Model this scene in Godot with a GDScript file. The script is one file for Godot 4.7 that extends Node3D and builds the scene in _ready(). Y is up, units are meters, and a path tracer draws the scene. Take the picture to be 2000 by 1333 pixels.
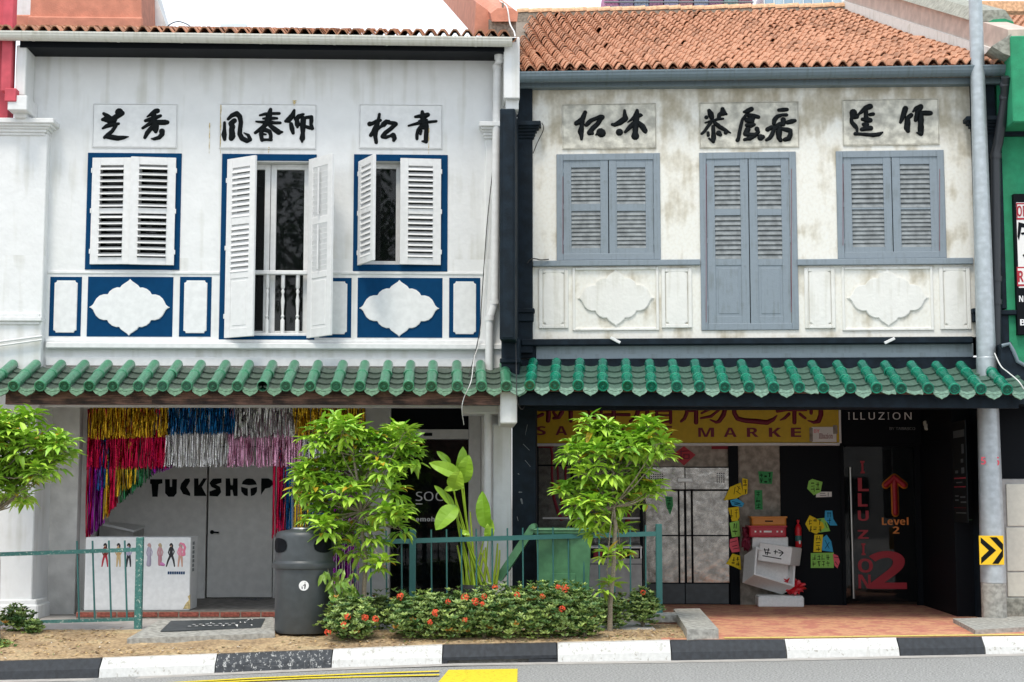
extends Node3D
# Two shophouses across a street. Facade measures were read off as picture points and are
# turned into metres on real planes: q() gives the point where a sight line meets a plane.

const FOC := 3055.0
const PITCH := 0.10140
const EYE := Vector3(0, 1.5, 19.7)
var FU := Vector3.RIGHT
var FN := Vector3.BACK
var M := {}
var T := {}
var org := {}
var used := {}
var rng := RandomNumberGenerator.new()
var KP := []          # kerb table rows: back top, bevel, bottom

class MB:
	var v := PackedVector3Array()
	var n := PackedVector3Array()
	var c := PackedColorArray()
	var uv := PackedVector2Array()
	var col := Color.WHITE
	func tri(a: Vector3, b: Vector3, d: Vector3) -> void:
		var nn := (b - a).cross(d - a)
		if nn.length_squared() < 1e-18:
			return
		nn = nn.normalized()
		trin(a, b, d, nn, nn, nn)
	func trin(a: Vector3, b: Vector3, d: Vector3, na: Vector3, nb: Vector3, nd: Vector3) -> void:
		v.append(a); v.append(d); v.append(b)
		n.append(na); n.append(nd); n.append(nb)
		for i in 3:
			c.append(col)
			uv.append(Vector2.ZERO)
	func quad(a: Vector3, b: Vector3, d: Vector3, e: Vector3) -> void:
		tri(a, b, d)
		tri(a, d, e)
	func quadn(a: Vector3, b: Vector3, d: Vector3, e: Vector3, na: Vector3, nb: Vector3, nd: Vector3, ne: Vector3) -> void:
		trin(a, b, d, na, nb, nd)
		trin(a, d, e, na, nd, ne)
	func quv(a: Vector3, b: Vector3, d: Vector3, e: Vector3) -> void:
		# a lower left, b lower right, d upper right, e upper left, with texture coordinates
		quad(a, b, d, e)
		var k := uv.size() - 6
		var u := [Vector2(0, 1), Vector2(1, 0), Vector2(1, 1), Vector2(0, 1), Vector2(0, 0), Vector2(1, 0)]
		for i in 6:
			uv[k + i] = u[i]
	func qout(a: Vector3, b: Vector3, d: Vector3, e: Vector3, ctr: Vector3) -> void:
		var nn := (b - a).cross(d - a)
		if nn.dot((a + b + d + e) * 0.25 - ctr) < 0.0:
			quad(e, d, b, a)
		else:
			quad(a, b, d, e)
	func box(p: Vector3, r: Vector3, b := 0.0) -> void:
		var lo := Vector3(minf(p.x, r.x), minf(p.y, r.y), minf(p.z, r.z))
		var hi := Vector3(maxf(p.x, r.x), maxf(p.y, r.y), maxf(p.z, r.z))
		var ctr := (lo + hi) * 0.5
		var h := (hi - lo) * 0.5
		b = minf(b, minf(h.x, minf(h.y, h.z)) * 0.9)
		for ax in 3:
			var a1 := (ax + 1) % 3
			var a2 := (ax + 2) % 3
			for s in [-1.0, 1.0]:
				var pts := []
				for k in [[-1, -1], [1, -1], [1, 1], [-1, 1]]:
					var w := Vector3.ZERO
					w[ax] = h[ax] * s
					w[a1] = (h[a1] - b) * k[0]
					w[a2] = (h[a2] - b) * k[1]
					pts.append(ctr + w)
				qout(pts[0], pts[1], pts[2], pts[3], ctr)
			if b > 0.0:
				for s1 in [-1.0, 1.0]:
					for s2 in [-1.0, 1.0]:
						var pp := []
						for e in [-1.0, 1.0]:
							var w1 := Vector3.ZERO
							w1[ax] = (h[ax] - b) * e
							w1[a1] = h[a1] * s1
							w1[a2] = (h[a2] - b) * s2
							var w2 := Vector3.ZERO
							w2[ax] = (h[ax] - b) * e
							w2[a1] = (h[a1] - b) * s1
							w2[a2] = h[a2] * s2
							pp.append(ctr + w1)
							pp.append(ctr + w2)
						qout(pp[0], pp[1], pp[3], pp[2], ctr)
		if b > 0.0:
			for sx in [-1.0, 1.0]:
				for sy in [-1.0, 1.0]:
					for sz in [-1.0, 1.0]:
						var x1 := ctr + Vector3(h.x * sx, (h.y - b) * sy, (h.z - b) * sz)
						var x2 := ctr + Vector3((h.x - b) * sx, h.y * sy, (h.z - b) * sz)
						var x3 := ctr + Vector3((h.x - b) * sx, (h.y - b) * sy, h.z * sz)
						if sx * sy * sz > 0:
							tri(x1, x2, x3)
						else:
							tri(x1, x3, x2)
	func hexa(p: Array) -> void:
		# p: back four then front four corners, each counter-clockwise from the front: ll, lr, ur, ul
		var ctr := Vector3.ZERO
		for x in p:
			ctr += x / 8.0
		for f in [[0, 1, 2, 3], [4, 5, 6, 7], [0, 1, 5, 4], [1, 2, 6, 5], [2, 3, 7, 6], [3, 0, 4, 7]]:
			qout(p[f[0]], p[f[1]], p[f[2]], p[f[3]], ctr)
	func prism(poly: PackedVector2Array, w0: float, w1: float) -> void:
		# poly in (u, v); front at w1
		var pl := poly
		if Geometry2D.is_polygon_clockwise(pl):
			pl = pl.duplicate()
			pl.reverse()
		var idx := Geometry2D.triangulate_polygon(pl)
		var ccw := true
		for i in range(0, idx.size(), 3):
			var a := pl[idx[i]]
			var b := pl[idx[i + 1]]
			var d := pl[idx[i + 2]]
			ccw = (b - a).cross(d - a) > 0.0
			if not ccw:
				var tmp := b
				b = d
				d = tmp
			tri(Vector3(a.x, a.y, w1), Vector3(b.x, b.y, w1), Vector3(d.x, d.y, w1))
			tri(Vector3(a.x, a.y, w0), Vector3(d.x, d.y, w0), Vector3(b.x, b.y, w0))
		# side walls: outside is to the right of travel for a counter-clockwise outline (y up)
		var area := 0.0
		for i in pl.size():
			area += pl[i].cross(pl[(i + 1) % pl.size()])
		for i in pl.size():
			var a := pl[i]
			var b := pl[(i + 1) % pl.size()]
			if area < 0.0:
				var t2 := a
				a = b
				b = t2
			quad(Vector3(a.x, a.y, w0), Vector3(b.x, b.y, w0), Vector3(b.x, b.y, w1), Vector3(a.x, a.y, w1))
	func run(prof: PackedVector2Array, a: Vector3, b: Vector3) -> void:
		# prof in (w, v) offsets, swept from a to b
		var k := prof.size()
		var ctr2 := Vector2.ZERO
		for p in prof:
			ctr2 += p / k
		var ctr := (a + b) * 0.5 + Vector3(0, ctr2.y, ctr2.x)
		for i in k:
			var p := prof[i]
			var r := prof[(i + 1) % k]
			var o1 := Vector3(0, p.y, p.x)
			var o2 := Vector3(0, r.y, r.x)
			qout(a + o1, b + o1, b + o2, a + o2, ctr)
		var idx := Geometry2D.triangulate_polygon(prof)
		for i in range(0, idx.size(), 3):
			for e in [a, b]:
				var p0 := Vector3(0, prof[idx[i]].y, prof[idx[i]].x)
				var p1 := Vector3(0, prof[idx[i + 1]].y, prof[idx[i + 1]].x)
				var p2 := Vector3(0, prof[idx[i + 2]].y, prof[idx[i + 2]].x)
				tri(e + p0, e + p1, e + p2)
	func tube(pts: Array, rad: Array, seg := 8, caps := true) -> void:
		var k := pts.size()
		var rings := []
		var nr := []
		var up := Vector3(0.13, 0.31, 0.94).normalized()
		for i in k:
			var d: Vector3 = pts[mini(i + 1, k - 1)] - pts[maxi(i - 1, 0)]
			d = d.normalized()
			var x := d.cross(up)
			if x.length() < 0.05:
				x = d.cross(Vector3.RIGHT)
			x = x.normalized()
			var y := x.cross(d).normalized()
			var rr := []
			var nn := []
			for j in seg:
				var an := TAU * j / seg
				var o: Vector3 = x * cos(an) + y * sin(an)
				rr.append(pts[i] + o * rad[i])
				nn.append(o)
			rings.append(rr)
			nr.append(nn)
		for i in k - 1:
			for j in seg:
				var j2 := (j + 1) % seg
				quadn(rings[i][j2], rings[i][j], rings[i + 1][j], rings[i + 1][j2], nr[i][j2], nr[i][j], nr[i + 1][j], nr[i + 1][j2])
		if caps:
			for j in seg:
				var j2 := (j + 1) % seg
				tri(pts[0], rings[0][j], rings[0][j2])
				tri(pts[k - 1], rings[k - 1][j2], rings[k - 1][j])
	func lathe(prof: Array, ctr: Vector3, seg := 20, bas := Basis.IDENTITY, flat_tol := 0.6) -> void:
		# prof: Vector2(radius, height) from bottom to top, outside; sharp corners kept
		for i in prof.size() - 1:
			var p: Vector2 = prof[i]
			var r: Vector2 = prof[i + 1]
			if p.distance_to(r) < 1e-6:
				continue
			var nn := Vector2(r.y - p.y, -(r.x - p.x)).normalized()
			var n0 := nn
			var n1 := nn
			if i > 0:
				var pr: Vector2 = prof[i - 1]
				var m := Vector2(p.y - pr.y, -(p.x - pr.x)).normalized()
				if m.dot(nn) > flat_tol:
					n0 = (m + nn).normalized()
			if i + 2 < prof.size():
				var nx: Vector2 = prof[i + 2]
				var m2 := Vector2(nx.y - r.y, -(nx.x - r.x)).normalized()
				if m2.dot(nn) > flat_tol:
					n1 = (m2 + nn).normalized()
			for j in seg:
				var a0 := TAU * j / seg
				var a1 := TAU * (j + 1) / seg
				var c0 := Vector3(cos(a0), 0, sin(a0))
				var c1 := Vector3(cos(a1), 0, sin(a1))
				var Y := Vector3.UP
				quadn(ctr + bas * (c1 * p.x + Y * p.y), ctr + bas * (c0 * p.x + Y * p.y), ctr + bas * (c0 * r.x + Y * r.y), ctr + bas * (c1 * r.x + Y * r.y),
					bas * (c1 * n0.x + Y * n0.y), bas * (c0 * n0.x + Y * n0.y), bas * (c0 * n1.x + Y * n1.y), bas * (c1 * n1.x + Y * n1.y))
	func stroke(pts: Array, w: float, hz: float) -> void:
		# brush stroke in relief: pts are (u, v, radius)
		for i in pts.size():
			var p: Vector3 = pts[i]
			var sg := 10
			for j in sg:
				var a0 := TAU * j / sg
				var a1 := TAU * (j + 1) / sg
				var d0 := Vector3(cos(a0), sin(a0), 0)
				var d1 := Vector3(cos(a1), sin(a1), 0)
				var o := Vector3(p.x, p.y, w)
				var r: float = p.z
				var Z := Vector3(0, 0, 1)
				quadn(o + d0 * r, o + d1 * r, o + d1 * r * 0.7 + Z * hz * 0.75, o + d0 * r * 0.7 + Z * hz * 0.75, d0, d1, (d1 + Z).normalized(), (d0 + Z).normalized())
				trin(o + Z * hz, o + d0 * r * 0.7 + Z * hz * 0.75, o + d1 * r * 0.7 + Z * hz * 0.75, Z, (d0 * 0.6 + Z).normalized(), (d1 * 0.6 + Z).normalized())
			if i == 0:
				continue
			var q0: Vector3 = pts[i - 1]
			var dir := Vector2(p.x - q0.x, p.y - q0.y)
			if dir.length() < 1e-5:
				continue
			dir = dir.normalized()
			var pe := Vector3(-dir.y, dir.x, 0)
			var prof := [[1.0, 0.0], [0.7, 0.75], [0.0, 1.0], [-0.7, 0.75], [-1.0, 0.0]]
			for k in 4:
				var f: Array = prof[k]
				var g: Array = prof[k + 1]
				var a := Vector3(q0.x, q0.y, w)
				var b := Vector3(p.x, p.y, w)
				var Z2 := Vector3(0, 0, hz)
				var nf = (pe * f[0] + Vector3(0, 0, f[1])).normalized()
				var ng = (pe * g[0] + Vector3(0, 0, g[1])).normalized()
				quadn(a + pe * q0.z * f[0] + Z2 * f[1], a + pe * q0.z * g[0] + Z2 * g[1], b + pe * p.z * g[0] + Z2 * g[1], b + pe * p.z * f[0] + Z2 * f[1], nf, ng, ng, nf)
	func leaf(o: Vector3, d: Vector3, nrm: Vector3, ln: float, wd: float, droop: float) -> void:
		var s := d.cross(nrm).normalized()
		var up := s.cross(d).normalized()
		var p1 := o + d * ln * 0.35 + up * ln * 0.05
		var p2 := o + d * ln * 0.72 - up * ln * droop * 0.35
		var p3 := o + d * ln - up * ln * droop
		var f := up * wd * 0.22
		var l1 := p1 + s * wd * 0.5 + f
		var r1 := p1 - s * wd * 0.5 + f
		var l2 := p2 + s * wd * 0.4 + f
		var r2 := p2 - s * wd * 0.4 + f
		tri(o, r1, p1)
		tri(o, p1, l1)
		quad(p1, r1, r2, p2)
		quad(l1, p1, p2, l2)
		tri(p2, r2, p3)
		tri(l2, p2, p3)
	func leaf4(o: Vector3, d: Vector3, nrm: Vector3, ln: float, wd: float) -> void:
		var s := d.cross(nrm).normalized()
		var up := s.cross(d).normalized()
		var m := o + d * ln * 0.5
		var t := o + d * ln - up * ln * 0.15
		tri(o, m - s * wd * 0.5 + up * wd * 0.2, m)
		tri(o, m, m + s * wd * 0.5 + up * wd * 0.2)
		tri(m, m - s * wd * 0.5 + up * wd * 0.2, t)
		tri(m + s * wd * 0.5 + up * wd * 0.2, m, t)
	func mesh() -> ArrayMesh:
		var arr := []
		arr.resize(Mesh.ARRAY_MAX)
		arr[Mesh.ARRAY_VERTEX] = v
		arr[Mesh.ARRAY_NORMAL] = n
		arr[Mesh.ARRAY_COLOR] = c
		arr[Mesh.ARRAY_TEX_UV] = uv
		var m := ArrayMesh.new()
		m.add_surface_from_arrays(Mesh.PRIMITIVE_TRIANGLES, arr)
		return m

# ---------------------------------------------------------------- places
func ray(px: float, py: float) -> Vector3:
	return Vector3((px - 1000.0) / FOC, -(py - 666.5) / FOC, -1.0).rotated(Vector3.RIGHT, PITCH)

func frame(k: String) -> void:
	var s := 0.0
	if k == "L":
		s = -0.035
	elif k == "R":
		s = 0.058
	FU = Vector3(1, 0, s).normalized()
	FN = Vector3(-s, 0, 1).normalized()

func q(px: float, py: float, w: float) -> Vector3:
	var d := ray(px, py)
	var t := (w - EYE.dot(FN)) / d.dot(FN)
	var p := EYE + d * t
	return Vector3(p.dot(FU), p.y, w)

func q2(px: float, py: float, w: float) -> Vector2:
	var p := q(px, py, w)
	return Vector2(p.x, p.y)

func rc(x0: float, y0: float, x1: float, y1: float, w: float) -> Rect2:
	var ym := (y0 + y1) * 0.5
	var xm := (x0 + x1) * 0.5
	var a := q(x0, ym, w).x
	var b := q(x1, ym, w).x
	var t := q(xm, y0, w).y
	var o := q(xm, y1, w).y
	return Rect2(a, o, b - a, t - o)

func bx(b: MB, x0: float, y0: float, x1: float, y1: float, w0: float, w1: float, bev := 0.0) -> void:
	var r := rc(x0, y0, x1, y1, w1)
	b.box(Vector3(r.position.x, r.position.y, w0), Vector3(r.end.x, r.end.y, w1), bev)

func poly(pts: Array, w: float, x0 := 0.0, y0 := 0.0, s := 1.0) -> PackedVector2Array:
	var o := PackedVector2Array()
	for p in pts:
		o.append(q2(x0 + p[0] / s, y0 + p[1] / s, w))
	return o

func kerb_at(x: float, row: int) -> Vector3:
	var n := KP.size()
	for i in n - 1:
		if x <= KP[i + 1][row].x or i == n - 2:
			var a: Vector3 = KP[i][row]
			var b: Vector3 = KP[i + 1][row]
			var t := clampf((x - a.x) / (b.x - a.x), -1.5, 2.5)
			var o := a.lerp(b, t)
			o.x = x
			return o
	return KP[0][row]

func gy(x: float, z: float) -> float:
	var zb := 1.85 if x < 1.6 else 0.6
	if z <= zb:
		return 0.05
	var k := kerb_at(x, 0)
	return lerpf(0.05, k.y, clampf((z - zb) / (k.z - zb), 0.0, 1.0))

func on_surf(px: float, py: float, road: bool, lift := 0.0) -> Vector3:
	var d := ray(px, py)
	var y := 0.0
	var p := Vector3.ZERO
	for i in 14:
		p = EYE + d * ((y - EYE.y) / d.y)
		y = (kerb_at(p.x, 2).y if road else gy(p.x, p.z)) + lift
	return p

# ---------------------------------------------------------------- nodes
func numbered(s: String) -> String:
	var k: int = used.get(s, 0)
	used[s] = k + 1
	return s if k == 0 else "%s_%03d" % [s, k]

func tag(o: Node, label: String, cat: String, group := "", kind := "") -> void:
	if label:
		o.set_meta("label", label)
	if cat:
		o.set_meta("category", cat)
	if group:
		o.set_meta("group", group)
	if kind:
		o.set_meta("kind", kind)

func world_of(c: Vector3) -> Transform3D:
	return Transform3D(Basis(FU, Vector3.UP, FN), FU * c.x + Vector3.UP * c.y + FN * c.z)

func thing(called: String, label: String, cat: String, base: Vector3, group := "") -> Node3D:
	var o := Node3D.new()
	o.name = numbered(called)
	add_child(o)
	o.transform = world_of(base)
	org[o] = base
	tag(o, label, cat, group)
	return o

func put(b: MB, called: String, mat: Material, parent: Node3D = null) -> MeshInstance3D:
	var m := MeshInstance3D.new()
	var lo := b.v[0]
	var hi := b.v[0]
	for p in b.v:
		lo = lo.min(p)
		hi = hi.max(p)
	var c := Vector3((lo.x + hi.x) * 0.5, lo.y, (lo.z + hi.z) * 0.5)
	for i in b.v.size():
		b.v[i] -= c
	m.mesh = b.mesh()
	m.material_override = mat
	place(m, called, c, parent)
	return m

func place(m: Node3D, called: String, c: Vector3, parent: Node3D = null) -> void:
	if parent == null:
		m.name = numbered(called)
		add_child(m)
		m.transform = world_of(c)
	else:
		m.name = called
		parent.add_child(m, true)
		m.position = c - org[parent]
	org[m] = c

func inst(mesh: Mesh, mat: Material, called: String, tr: Transform3D, parent: Node3D) -> MeshInstance3D:
	var m := MeshInstance3D.new()
	m.mesh = mesh
	m.material_override = mat
	m.name = called
	parent.add_child(m, true)
	m.transform = Transform3D(tr.basis, tr.origin - org[parent])
	org[m] = tr.origin
	return m

# ---------------------------------------------------------------- materials
func noise(sd: int, fr: float, oct := 4, type := FastNoiseLite.TYPE_SIMPLEX_SMOOTH) -> FastNoiseLite:
	var f := FastNoiseLite.new()
	f.seed = sd
	f.noise_type = type
	f.frequency = fr
	f.fractal_octaves = oct
	return f

func tex_from(fn: Callable, w: int, h: int) -> ImageTexture:
	var im := Image.create(w, h, false, Image.FORMAT_RGB8)
	for y in h:
		for x in w:
			im.set_pixel(x, y, fn.call(x, y))
	return ImageTexture.create_from_image(im)

func grey(sd: int, fr: float, lo: float, hi: float, oct := 5, gain := 1.6) -> ImageTexture:
	var im := noise(sd, fr, oct).get_seamless_image(512, 512)
	var o := Image.create(512, 512, false, Image.FORMAT_RGB8)
	for y in 512:
		for x in 512:
			var t := clampf((im.get_pixel(x, y).r - 0.5) * gain + 0.5, 0, 1)
			var g := lerpf(lo, hi, t)
			o.set_pixel(x, y, Color(g, g, g))
	return ImageTexture.create_from_image(o)

func normal_tex(sd: int, fr: float, strength: float, oct := 4) -> ImageTexture:
	var im := noise(sd, fr, oct).get_seamless_image(512, 512)
	im.convert(Image.FORMAT_RGBA8)
	im.bump_map_to_normal_map(strength)
	return ImageTexture.create_from_image(im)

func mk(called: String, col: Color, rough := 0.8, tex := "", scale := 1.0, nrm := "", nscale := 0.5, metal := 0.0) -> StandardMaterial3D:
	# col holds linear base colours
	var m := StandardMaterial3D.new()
	m.resource_name = called
	m.albedo_color = col.linear_to_srgb()
	m.roughness = rough
	m.metallic = metal
	m.uv1_triplanar = true
	m.uv1_world_triplanar = true
	m.uv1_scale = Vector3.ONE * scale
	if tex:
		m.albedo_texture = T[tex]
	if nrm:
		m.normal_enabled = true
		m.normal_texture = T[nrm]
		m.normal_scale = nscale
	M[called] = m
	return m

func vc(m: StandardMaterial3D) -> StandardMaterial3D:
	m.vertex_color_use_as_albedo = true
	return m

func materials() -> void:
	T.fine = grey(1, 0.02, 0.955, 1.0, 5)
	T.blot = grey(2, 0.010, 0.90, 1.0, 6, 1.8)
	T.speck = grey(3, 0.20, 0.70, 1.0, 4, 2.0)
	T.strong = grey(4, 0.016, 0.76, 1.0, 6, 1.8)
	T.nfine = normal_tex(5, 0.08, 3.0)
	T.nwave = normal_tex(6, 0.012, 6.0, 3)
	T.nspeck = normal_tex(7, 0.3, 4.0, 2)
	# vertical water streaks over plaster
	var ns := noise(8, 0.05, 4)
	var nb := noise(9, 0.01, 5)
	T.streak = tex_from(func(x, y):
		var a := clampf(ns.get_noise_2d(x * 0.9, y * 0.05) * 1.1 + nb.get_noise_2d(x * 0.8, y * 0.8) * 0.9 - 0.08, 0.0, 1.0)
		var g := nb.get_noise_2d(x * 3.0 + 900.0, y * 3.0) * 0.022
		return Color(0.99 + g - a * 0.10, 0.99 + g - a * 0.105, 0.99 + g - a * 0.13), 512, 512)
	T.wood = tex_from(func(x, y):
		var a := ns.get_noise_2d(x * 0.12, y * 2.6) + nb.get_noise_2d(x * 0.7, y * 2.0) * 1.4
		var g := clampf(0.72 + a * 0.5, 0.25, 1.0)
		return Color(g, g * 0.97, g * 0.94), 512, 512)
	# the weathered wall: brown water marks with ragged outlines, thickest under the eave
	var n3 := noise(12, 0.02, 5)
	T.stain = tex_from(func(x, y):
		var v = y / 511.0
		var run := ns.get_noise_2d(x * 0.55, y * 0.10 + 300.0) * 0.6 + n3.get_noise_2d(x * 0.5, y * 0.6) * 1.0
		var amt := smoothstep(-0.15, 0.9, run * 0.9 + 0.55 * maxf(0.0, 1.0 - v * 2.4) - 0.05) * 0.8
		amt = maxf(amt, smoothstep(0.34, 0.8, run) * 0.18)
		var g := n3.get_noise_2d(x * 5.0, y * 5.0 + 50.0) * 0.05
		var base := Color(1.0, 0.995, 0.985)
		var dirt := Color(0.73, 0.69, 0.61)
		var o := base.lerp(dirt, amt)
		return Color(o.r + g, o.g + g, o.b + g), 1024, 512)
	T.kerbwear = tex_from(func(x, y):
		var a := n3.get_noise_2d(x * 0.9, y * 0.9) + ns.get_noise_2d(x * 1.6, y * 1.6) * 0.55
		var t := smoothstep(0.40, 0.50, a)
		var k := clampf(0.045 + nb.get_noise_2d(x * 2.0, y * 2.0) * 0.03, 0.03, 0.1)
		return Color(k, k * 1.1, k * 1.25).lerp(Color(0.6, 0.6, 0.58), t).linear_to_srgb(), 512, 512)
	T.redpave = tex_from(func(x, y):
		var a := smoothstep(-0.1, 0.25, n3.get_noise_2d(x * 0.6, y * 0.6) + ns.get_noise_2d(x * 0.8, y * 0.8) * 0.3)
		var g := 1.0 + nb.get_noise_2d(x * 5.0, y * 5.0) * 0.25 + ns.get_noise_2d(x * 6.0, y * 6.0) * 0.12
		var o := Color(0.60, 0.30, 0.17).lerp(Color(0.50, 0.19, 0.13), a)
		return Color(o.r * g, o.g * g, o.b * g).linear_to_srgb(), 512, 512)
	T.paint = tex_from(func(x, y):
		var a := n3.get_noise_2d(x * 1.0, y * 1.0) + ns.get_noise_2d(x * 1.5, y * 1.5) * 0.4
		var t := smoothstep(0.36, 0.55, a) * 0.6
		var g := nb.get_noise_2d(x * 4.0, y * 4.0) * 0.06
		return Color(0.95 + g, 0.95 + g, 0.95 + g).lerp(Color(0.55, 0.52, 0.46), t), 512, 512)
	# peeling green paint on steel
	T.rail = tex_from(func(x, y):
		var a := n3.get_noise_2d(x * 1.3, y * 1.3) + ns.get_noise_2d(x * 1.5, y * 1.5) * 0.4
		var t := smoothstep(0.36, 0.46, a)
		var c0 := Color(0.045, 0.17, 0.15)
		var g := 1.0 + nb.get_noise_2d(x * 3.0, y * 3.0) * 0.35
		return Color(c0.r * g, c0.g * g, c0.b * g).lerp(Color(0.42, 0.48, 0.42), t).linear_to_srgb(), 512, 512)

	mk("white_wall", Color(0.755, 0.76, 0.755), 0.85, "streak", 0.22, "nfine", 0.12)
	mk("white_trim", Color(0.765, 0.77, 0.765), 0.7, "fine", 0.8)
	mk("white_gloss", Color(0.755, 0.755, 0.75), 0.45, "fine", 0.9)
	mk("navy", Color(0.0015, 0.044, 0.125), 0.7, "fine", 0.8).metallic_specular = 0.2
	mk("cream_trim", Color(0.765, 0.755, 0.715), 0.85, "streak", 0.35, "nfine", 0.15)
	var cw := mk("cream_wall", Color(0.765, 0.755, 0.71), 0.9, "stain", 1.0)
	cw.uv1_triplanar = false
	mk("plaque", Color(0.70, 0.675, 0.585), 0.9, "strong", 0.7, "nfine", 0.3)
	mk("steel_blue", Color(0.225, 0.27, 0.31), 0.6, "streak", 0.9, "nfine", 0.2)
	mk("slat_grey", Color(0.27, 0.295, 0.305), 0.7, "strong", 0.9)
	mk("ink", Color(0.006, 0.008, 0.009), 0.7, "fine", 2.0).metallic_specular = 0.25
	vc(mk("ink_chip", Color(0.010, 0.013, 0.015), 0.6, "strong", 6.0, "nspeck", 0.4)).metallic_specular = 0.25
	mk("dark_paint", Color(0.009, 0.018, 0.028), 0.6, "strong", 0.6, "nfine", 0.15).metallic_specular = 0.3
	mk("near_black", Color(0.0035, 0.005, 0.0075), 0.6).metallic_specular = 0.25
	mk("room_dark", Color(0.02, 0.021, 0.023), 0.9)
	mk("lintel", Color(0.30, 0.36, 0.40), 0.7, "streak", 0.6)
	vc(mk("terracotta", Color(0.70, 0.355, 0.21), 0.85, "strong", 1.4, "nspeck", 0.3))
	vc(mk("ridge_clay", Color(0.78, 0.48, 0.28), 0.85, "strong", 1.6))
	mk("mortar", Color(0.30, 0.25, 0.20), 0.95, "strong", 2.0, "nspeck", 0.6)
	mk("orange_plaster", Color(0.64, 0.265, 0.175), 0.85, "blot", 0.8, "nfine", 0.3)
	mk("pink_plaster", Color(0.62, 0.50, 0.43), 0.9, "blot", 0.8, "nfine", 0.3)
	mk("coping", Color(0.42, 0.42, 0.36), 0.95, "strong", 1.5, "nspeck", 0.8)
	mk("pink_wall", Color(0.62, 0.09, 0.12), 0.8, "blot", 0.8)
	mk("green_wall", Color(0.02, 0.30, 0.14), 0.75, "blot", 0.8, "nfine", 0.3)
	vc(mk("glaze_pale", Color(0.075, 0.30, 0.165), 0.28, "strong", 2.6, "nfine", 0.25))
	vc(mk("glaze", Color(0.014, 0.27, 0.165), 0.13, "strong", 2.6, "nfine", 0.2))
	vc(mk("pan_pale", Color(0.085, 0.125, 0.092), 0.5, "strong", 2.6, "nspeck", 0.3))
	vc(mk("drip", Color(0.19, 0.34, 0.25), 0.45, "strong", 3.0, "nspeck", 0.3))
	vc(mk("drip_pale", Color(0.13, 0.27, 0.16), 0.5, "strong", 3.0, "nspeck", 0.3))
	vc(mk("pan", Color(0.10, 0.19, 0.145), 0.45, "strong", 2.6, "nspeck", 0.3))
	mk("timber", Color(0.20, 0.11, 0.085), 0.75, "wood", 0.7, "nfine", 0.3)
	mk("gutter_white", Color(0.66, 0.65, 0.59), 0.5, "streak", 0.8)
	mk("gutter_grey", Color(0.15, 0.20, 0.23), 0.45, "streak", 0.8)
	mk("pipe_black", Color(0.02, 0.024, 0.03), 0.4)
	mk("wire", Color(0.03, 0.03, 0.03), 0.6)
	mk("wire_white", Color(0.7, 0.7, 0.68), 0.6)
	mk("shade_wall", Color(0.74, 0.725, 0.70), 0.85, "blot", 0.6, "nfine", 0.2)
	mk("back_white", Color(0.84, 0.825, 0.80), 0.7, "fine", 0.6)
	mk("bench_white", Color(0.80, 0.80, 0.80), 0.55, "fine", 1.0)
	mk("soffit", Color(0.72, 0.71, 0.69), 0.9)
	mk("floor_grey", Color(0.27, 0.25, 0.23), 0.8, "strong", 0.8)
	mk("brick", Color(0.36, 0.10, 0.07), 0.9, "strong", 3.0, "nspeck", 0.6)
	mk("pavement", Color(0.46, 0.43, 0.40), 0.92, "blot", 0.9, "nspeck", 0.3)
	mk("orange_paving", Color(1, 1, 1), 0.9, "redpave", 0.5, "nspeck", 0.3)
	mk("concrete", Color(0.46, 0.45, 0.41), 0.95, "strong", 1.5, "nspeck", 0.6)
	mk("asphalt", Color(0.44, 0.435, 0.42), 0.95, "speck", 0.33, "nspeck", 0.8)
	mk("yellow_line", Color(0.80, 0.62, 0.02), 0.8, "paint", 1.2)
	mk("yellow_faded", Color(0.70, 0.55, 0.16), 0.9, "paint", 1.6)
	vc(mk("soil", Color(0.60, 0.46, 0.29), 1.0, "strong", 2.2, "nspeck", 1.0))
	vc(mk("litter", Color(1, 1, 1), 0.9))
	mk("kerb_white", Color(0.68, 0.68, 0.66), 0.85, "paint", 0.9, "nspeck", 0.4)
	mk("kerb_black", Color(0.030, 0.035, 0.043), 0.75, "strong", 1.5, "nspeck", 0.3)
	mk("kerb_worn", Color(1, 1, 1), 0.85, "kerbwear", 1.5, "nspeck", 0.4)
	mk("rail_paint", Color(1, 1, 1), 0.5, "rail", 1.6)
	mk("rail_clean", Color(0.035, 0.155, 0.145), 0.45, "fine", 2.0)
	mk("bin_grey", Color(0.060, 0.070, 0.076), 0.42, "blot", 1.5, "nfine", 0.1)
	mk("bin_green", Color(0.10, 0.27, 0.135), 0.35, "blot", 1.5)
	mk("chest_grey", Color(0.40, 0.385, 0.37), 0.5, "blot", 1.2)
	mk("steel", Color(0.56, 0.535, 0.50), 0.20, "strong", 0.8, "nwave", 0.22, 0.85)
	mk("steel_plain", Color(0.55, 0.54, 0.52), 0.35, "", 1.0, "", 0.0, 0.9)
	mk("galvanised", Color(0.50, 0.55, 0.58), 0.5, "blot", 1.6, "nspeck", 0.1, 0.35)
	mk("cabinet", Color(0.68, 0.66, 0.57), 0.5, "fine", 1.0)
	mk("rust", Color(0.68, 0.53, 0.26), 0.9, "strong", 3.0)
	mk("plywood", Color(0.38, 0.34, 0.29), 0.8, "strong", 0.9)
	mk("foam", Color(0.87, 0.87, 0.86), 0.75, "fine", 2.0, "nspeck", 0.15)
	mk("red_plastic", Color(0.45, 0.015, 0.035), 0.4)
	mk("orange_plastic", Color(0.55, 0.20, 0.02), 0.45)
	mk("red_bag", Color(0.62, 0.01, 0.02), 0.35)
	mk("sign_yellow", Color(0.60, 0.40, 0.006), 0.5, "fine", 1.0)
	mk("maroon", Color(0.16, 0.006, 0.028), 0.6)
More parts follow.
